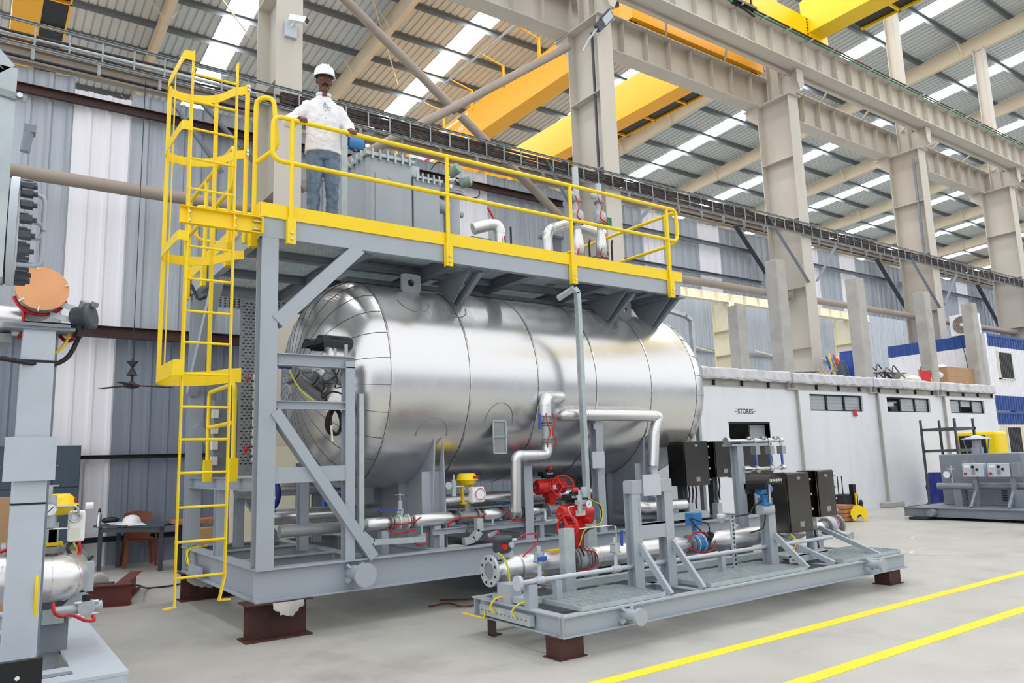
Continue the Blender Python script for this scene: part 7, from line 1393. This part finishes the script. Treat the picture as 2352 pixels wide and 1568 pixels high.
MB().tube(rnd([g + Vector((.04, 0, .02)), g + Vector((.16, 0, .02)), g + Vector((.18, 0, -.02)), pq + Vector((-.0, -.01, .07))], .02), .008, 7).tube([g + Vector((-.1, 0, -.13)), pq + Vector((-.05, 0, -.02))], .006, 6).build('air_tube', 'steel', cv2)
hose('signal_cable', [pq + Vector((-.03, .03, -.12)), at(155, 1260, Y=vy - .2), at(170, 1280, Y=vy - .2), at(198, 1287, Y=vy - .1), at(212, 1278, Y=vy)], .012, 'cable', 'black cable hanging from the white positioner at left')
hose('tracing_cable', [pq + Vector((.02, .03, -.11)), at(182, 1250, Y=vy - .2), at(183, 1270, Y=vy - .2), at(165, 1288, Y=vy - .25)], .011, 'redc', 'red cable hanging from the white positioner at left')
hose('earth_cable', [pq + Vector((-.02, .03, -.11)), at(172, 1252, Y=vy - .18), at(178, 1265, Y=vy - .18), at(160, 1285, Y=vy - .2)], .009, 'ygreen', 'yellow cable hanging behind the red one under the white positioner')
# clad elbow
t = thing('clad_elbow_pipe', 'shiny aluminium-clad bent pipe on the foreground skid behind the thick post', 'pipe', (.4, 6.2, .8)); e0, e1, e2 = at(-60, 1330, Y=6.3), at(150, 1330, Y=6.2), at(165, 1310, Y=6.9); rr_ = .15
clad(t, [e0, at(60, 1335, Y=6.2), e1 + Vector((.02, .05, 0)), Vector((e1.x + .05, 6.75, e1.z + .02))], rr_, 'pipe_cladding', 'alup', .22, 32)
m = MB(); 
for k in range(3): m.cyl((e1.x + .03, 6.6 + .06 * k, e1.z + .02), (e1.x + .03, 6.62 + .06 * k, e1.z + .02), rr_ + .03 - .01 * k, n=32)
m.build('flange_rings', 'castgrey', t); q = at(118, 1420, Y=6.35); MB().box(q.x - .09, 6.3, FZ, q.x + .1, 6.36, e1.z - .1).build('pipe_stand', 'mgrey', t)
q = at(197, 1395, Y=6.1); t = thing('ball_valve', 'small bolted valve with red cable at the end of a branch on the foreground skid', 'valve', tuple(q)); MB().box(q.x - .05, q.y - .04, q.z - .045, q.x + .05, q.y + .05, q.z + .045).build('valve_body', 'galv', t); m = MB()
for sx in (-1, 1):
    for sz in (-1, 1): m.cyl((q.x + sx * .052 - .02, q.y - .03, q.z + sz * .04), (q.x + sx * .052 + .02, q.y - .03, q.z + sz * .04), .012, n=6)
build_each(m, 'bolt', 'steel', t); build_each(MB().cyl(q + Vector((.05, 0, 0)), q + Vector((.1, 0, .01)), .03, n=14).cyl(q + Vector((-.05, 0, 0)), q + Vector((-.2, 0, 0)), .03, n=12), 'branch', 'galv', t); MB().cyl(q + Vector((0, 0, .045)), q + Vector((0, 0, .085)), .026, n=14).build('cap', 'black', t)
hose('tracing_cable', [at(122, 1385, Y=6.05), at(125, 1405, Y=6.0), at(140, 1415, Y=6.0), at(165, 1412, Y=6.0), at(195, 1424, Y=6.0), at(216, 1424, Y=6.0), at(212, 1412, Y=6.02)], .011, 'redc', 'thick red cable curling under the small bolted valve at left')
q = at(195, 1330, Y=6.3); trunk('cable_duct', [q + Vector((0, 0, .12)), q + Vector((0, 0, -.08)), q + Vector((-.12, 0, -.22)), q + Vector((-.25, 0, -.22))], .1, .1, 'galvanised trunk elbow right of the shiny bent pipe on the foreground skid', up=(0, 1, 0))
hose('tracing_cable', [at(0, 1268, Y=6.5), at(15, 1262, Y=6.5), at(28, 1258, Y=6.5)], .012, 'redc', 'red cable at the left edge beside the thick post, lower')
t = thing('flanged_pipe', 'dark flanged pipe at the left edge behind the thick post', 'pipe', (-.2, 6.8, 1.2)); q = at(5, 1285, Y=6.8); m = MB(); flange(m, q, (1, 0, 0), .12, .03); flange(m, q + Vector((.06, 0, 0)), (1, 0, 0), .12, .03); m.cyl(q - Vector((1, 0, 0)), q + Vector((.25, 0, 0)), .07, n=18).build('pipe', 'castgrey', t); MB().box(q.x - .3, 6.75, FZ, q.x - .2, 6.85, q.z).build('stand', 'mgrey', t)
t = thing('cardboard_box', 'tall flattened cardboard box standing behind the thick post at the left edge', 'box', (-.2, 9.5, 0)); a = at(-40, 1145, Y=9.5); b = at(27, 1310, Y=9.5); MB().box(a.x, 9.5, 0, b.x, 9.8, a.z).build('carton', 'card', t)
# ================= PERSON on the platform
man = thing('person', 'man in white shirt, blue jeans and white hard hat with both hands on the rail', 'person', (2.91, 7.5, DZ))
f = Vector((-.2, -.98, 0)).normalized(); r = Vector((-f.y, f.x, 0)); r = Vector((.98, -.2, 0)); O = Vector((2.915, 7.5, DZ + .03)); up = Vector((0, 0, 1))
def q_(a, b, c): return O + r * a + f * b + up * c
HL = Vector((2.56, 7.155, 5.075)); HR = Vector((3.1, 7.155, 5.07))
def oval(m, rings, n=20):      # rings: (center, half width along r, half depth along f)
    rows = [[c + r * (w * math.cos(2 * PI * i / n)) + f * (d * math.sin(2 * PI * i / n)) for i in range(n)] for c, w, d in rings]
    m.add([p for q in rows for p in q], [(k * n + i, k * n + (i + 1) % n, (k + 1) * n + (i + 1) % n, (k + 1) * n + i) for k in range(len(rows) - 1) for i in range(n)], True)
    m.add(rows[0], [tuple(range(n))[::-1]]); m.add(rows[-1], [tuple(range(n))]); return m
SL, SR = q_(-.168, 0, 1.395), q_(.168, 0, 1.395); EL, ER = q_(-.36, -.02, 1.2), q_(.27, .04, 1.2)
WL, WR = HL + Vector((-.02, .1, .02)), HR + Vector((.03, .1, .025))
def limb(m, a, b, c, ra, rb, rc):
    m.tube([a, lerp(a, b, .5), b, lerp(b, c, .45), c], [ra, (ra + rb) / 2, rb, (rb + rc) / 2 * 1.06, rc], 14); m.sphere(a, ra, 12, 8); m.sphere(b, rb, 12, 8); m.sphere(c, rc, 10, 6)
b = MB()
hc = q_(0, .05, 1.7); fd = (f * .96 - up * .18).normalized(); fu = (up * .96 + f * .18).normalized()
def h_(a, b_, c): return hc + r * a + fd * b_ + fu * c
def hs(m, a, b_, c, rad, sc=(1, 1, 1)):
    n, k = 14, 9; V = []
    for j in range(k + 1):
        th = PI * j / k
        V += [h_(a + math.sin(th) * math.cos(2 * PI * i / n) * rad * sc[0], b_ + math.sin(th) * math.sin(2 * PI * i / n) * rad * sc[1], c + math.cos(th) * rad * sc[2]) for i in range(n)]
    m.add(V, [(j * n + i, (j + 1) * n + i, (j + 1) * n + (i + 1) % n, j * n + (i + 1) % n) for j in range(k) for i in range(n)], True)
hs(b, 0, -.01, .03, .1, (.78, .98, 1.0)); hs(b, 0, .02, -.04, .075, (.86, 1.0, 1.05)); hs(b, 0, .055, -.1, .035, (1.1, .9, .8))    # skull, face, chin
hs(b, 0, .088, -.01, .022, (.55, .7, 1.5)); hs(b, 0, .1, -.035, .016, (1.2, .9, .8)); hs(b, 0, .08, -.068, .02, (1.3, .6, .4)); hs(b, 0, .078, .03, .05, (1.1, .3, .22))
for s in (-1, 1): hs(b, s * .08, -.01, -.005, .026, (.4, .7, 1.2)); hs(b, s * .045, .055, -.03, .03, (1, .8, .9))
b.tube([q_(0, .0, 1.44), q_(0, .03, 1.56), h_(0, 0, -.03)], [.062, .055, .055], 14)
oval(b, [(q_(0, 0, .86), .14, .1), (q_(0, 0, .98), .15, .1), (q_(0, 0, 1.1), .135, .09), (q_(0, 0, 1.28), .155, .1), (q_(0, 0, 1.42), .15, .085), (q_(0, 0, 1.5), .08, .06)])
limb(b, SL, EL, WL, .048, .04, .03); limb(b, SR, ER, WR, .048, .04, .03)
for s in (-1, 1): limb(b, q_(s * .09, 0, .86), q_(s * .1, .03, .48), q_(s * .1, -.01, .07), .085, .058, .04)
def hand(m, H, W, side):
    m.tube([W, lerp(W, H, .45) + Vector((0, 0, .006)), H + Vector((0, .015, .008))], [.028, .03, .034], 12)
    for k in range(4):
        x = H.x + (-.033 + .022 * k); ln = (.8, 1, .97, .78)[k]
        m.tube([(x, H.y + .02, H.z + .006), (x, H.y - .014, H.z + .014), (x + .002, H.y - .036 * ln, H.z - .012), (x + .003, H.y - .034 * ln, H.z - .045 * ln)], [.0105, .0105, .0098, .008], 9); m.sphere((x + .003, H.y - .034 * ln, H.z - .045 * ln), .0085, 8, 6)
    m.tube([(H.x + side * .025, H.y + .05, H.z + .004), (H.x + side * .045, H.y + .045, H.z - .02), (H.x + side * .035, H.y + .03, H.z - .055)], [.013, .012, .009], 9)
hand(b, HL, WL, 1); hand(b, HR, WR, -1)
bo = b.build('body', 'skin', man)
def melt(o, vox, smooth=6, disp=0, tsize=.1):
    m_ = o.modifiers.new('remesh', 'REMESH'); m_.mode = 'VOXEL'; m_.voxel_size = vox; m_.use_smooth_shade = True
    s_ = o.modifiers.new('smooth', 'SMOOTH'); s_.iterations = smooth; s_.factor = .5
    if disp:
        tx = bpy.data.textures.new('folds', 'CLOUDS'); tx.noise_scale = tsize; d_ = o.modifiers.new('folds', 'DISPLACE'); d_.texture = tx; d_.strength = disp; d_.mid_level = .5
melt(bo, .0055, 3)
s = MB(); oval(s, [(q_(0, 0, .875), .2, .135), (q_(0, .005, .95), .19, .13), (q_(0, .005, 1.08), .18, .125), (q_(0, 0, 1.28), .19, .13), (q_(0, 0, 1.38), .2, .115), (q_(0, -.005, 1.46), .155, .09), (q_(0, .005, 1.53), .075, .07)], 28)
limb(s, SL, EL, lerp(EL, WL, .85), .07, .066, .05); limb(s, SR, ER, lerp(ER, WR, .85), .07, .066, .05)
so = s.build('shirt', 'cloth', man); melt(so, .009, 3, .03, .07)
for k in range(6): MB().cyl(q_(0, .142 - .01 * abs(k - 2), .98 + k * .085), q_(0, .15 - .01 * abs(k - 2), .98 + k * .085), .006, n=8).build('button', 'mgrey', so)
MB().tube([q_(.05 * math.cos(a) * 1.35, .02 + .062 * math.sin(a), 1.545 + .006 * math.cos(a * 2)) for a in [PI * .62 + PI * 1.76 * i / 22 for i in range(23)]], .017, 8).build('collar', 'cloth', so)
g = MB().ring(q_(-.0, .135, 1.38), tuple(f), .02, .0022, 18, 5).ring(q_(.035, .13, 1.35), tuple(f), .02, .0022, 18, 5); g.tube([q_(-.01, .13, 1.42), q_(-.0, .14, 1.36)], .002, 5).build('spectacles', 'black', so)
j = MB(); oval(j, [(q_(0, 0, .79), .155, .115), (q_(0, 0, .86), .17, .125), (q_(0, 0, .96), .165, .118)], 24)
for sgn in (-1, 1):
    j.tube([q_(sgn * .085, 0, .86), q_(sgn * .09, .02, .66), q_(sgn * .098, .03, .48), q_(sgn * .1, .0, .25), q_(sgn * .105, -.015, .05)], [.094, .09, .07, .067, .074], 18)
jo = j.build('jeans', 'jeans', man); melt(jo, .009, 2, .035, .06)
for sgn in (-1, 1):
    c = q_(sgn * .11, .05, -.03); m = MB(); V = [(0, -.09, .0), (.045, -.06, 0), (.05, .08, 0), (.02, .17, 0), (-.02, .17, 0), (-.05, .08, 0), (-.045, -.06, 0)]
    rows = [[c + r * a * sc + f * b_ * sc + up * h for a, b_, _ in V] for sc, h in ((1, .0), (1.03, .025), (.95, .06), (.7, .095))]
    for A, B in zip(rows, rows[1:]): m.add(A + B, [(i, (i + 1) % 7, 7 + (i + 1) % 7, 7 + i) for i in range(7)], True)
    m.add(rows[0], [tuple(range(7))[::-1]]); m.add(rows[-1], [tuple(range(7))]); m.build('shoe', 'shoe', man)
hr = MB(); hs(hr, 0, -.025, .035, .1, (.84, .95, .85)); hr.build('hair', 'hair', man)
mo = MB(); hs(mo, 0, .092, -.056, .03, (1.15, .5, .38)); hs(mo, -.028, .086, -.064, .012); hs(mo, .028, .086, -.064, .012); mo.build('moustache', 'hair', man)
ey = MB()
for sgn in (-1, 1): hs(ey, sgn * .032, .078, .006, .0085, (1.3, .8, .6))
ey.build('eyes', 'white', man); pu = MB()
for sgn in (-1, 1): hs(pu, sgn * .032, .083, .006, .006); hs(pu, sgn * .033, .083, .03, .022, (1, .3, .2))
pu.build('brows_and_pupils', 'hair', man)
hat = MB(); n = 32; rows = []
for z, a, b_ in ((.045, .108, .132), (.075, .112, .134), (.11, .106, .126), (.145, .088, .104), (.17, .055, .065), (.18, .02, .025)):
    rows.append([h_(a * math.cos(2 * PI * i / n), -.005 + b_ * math.sin(2 * PI * i / n), z + (.004 if i % 8 in (0,) else 0)) for i in range(n + 1)])
hat.grid(rows); hat.add(rows[-1][:-1], [tuple(range(n))]); ho = hat.build('hard_hat', 'white', man)
br = MB(); rows = [[h_(a * math.cos(2 * PI * i / n), -.005 + (b_ + (.045 * max(0, math.sin(2 * PI * i / n)) if k else 0)) * math.sin(2 * PI * i / n), z) for i in range(n + 1)] for k, (a, b_, z) in enumerate(((.106, .13, .05), (.125, .15, .036)))]
br.sheet(rows, .004).build('brim', 'white', ho); rg_ = MB()
for dx in (-.03, 0, .03): rg_.tube([h_(dx, -.005 + .12 * math.cos(t_), .095 + .09 * math.sin(t_)) for t_ in [PI * (.12 + .76 * i / 10) for i in range(11)]], .006, 6)
rg_.build('ridges', 'white', ho)
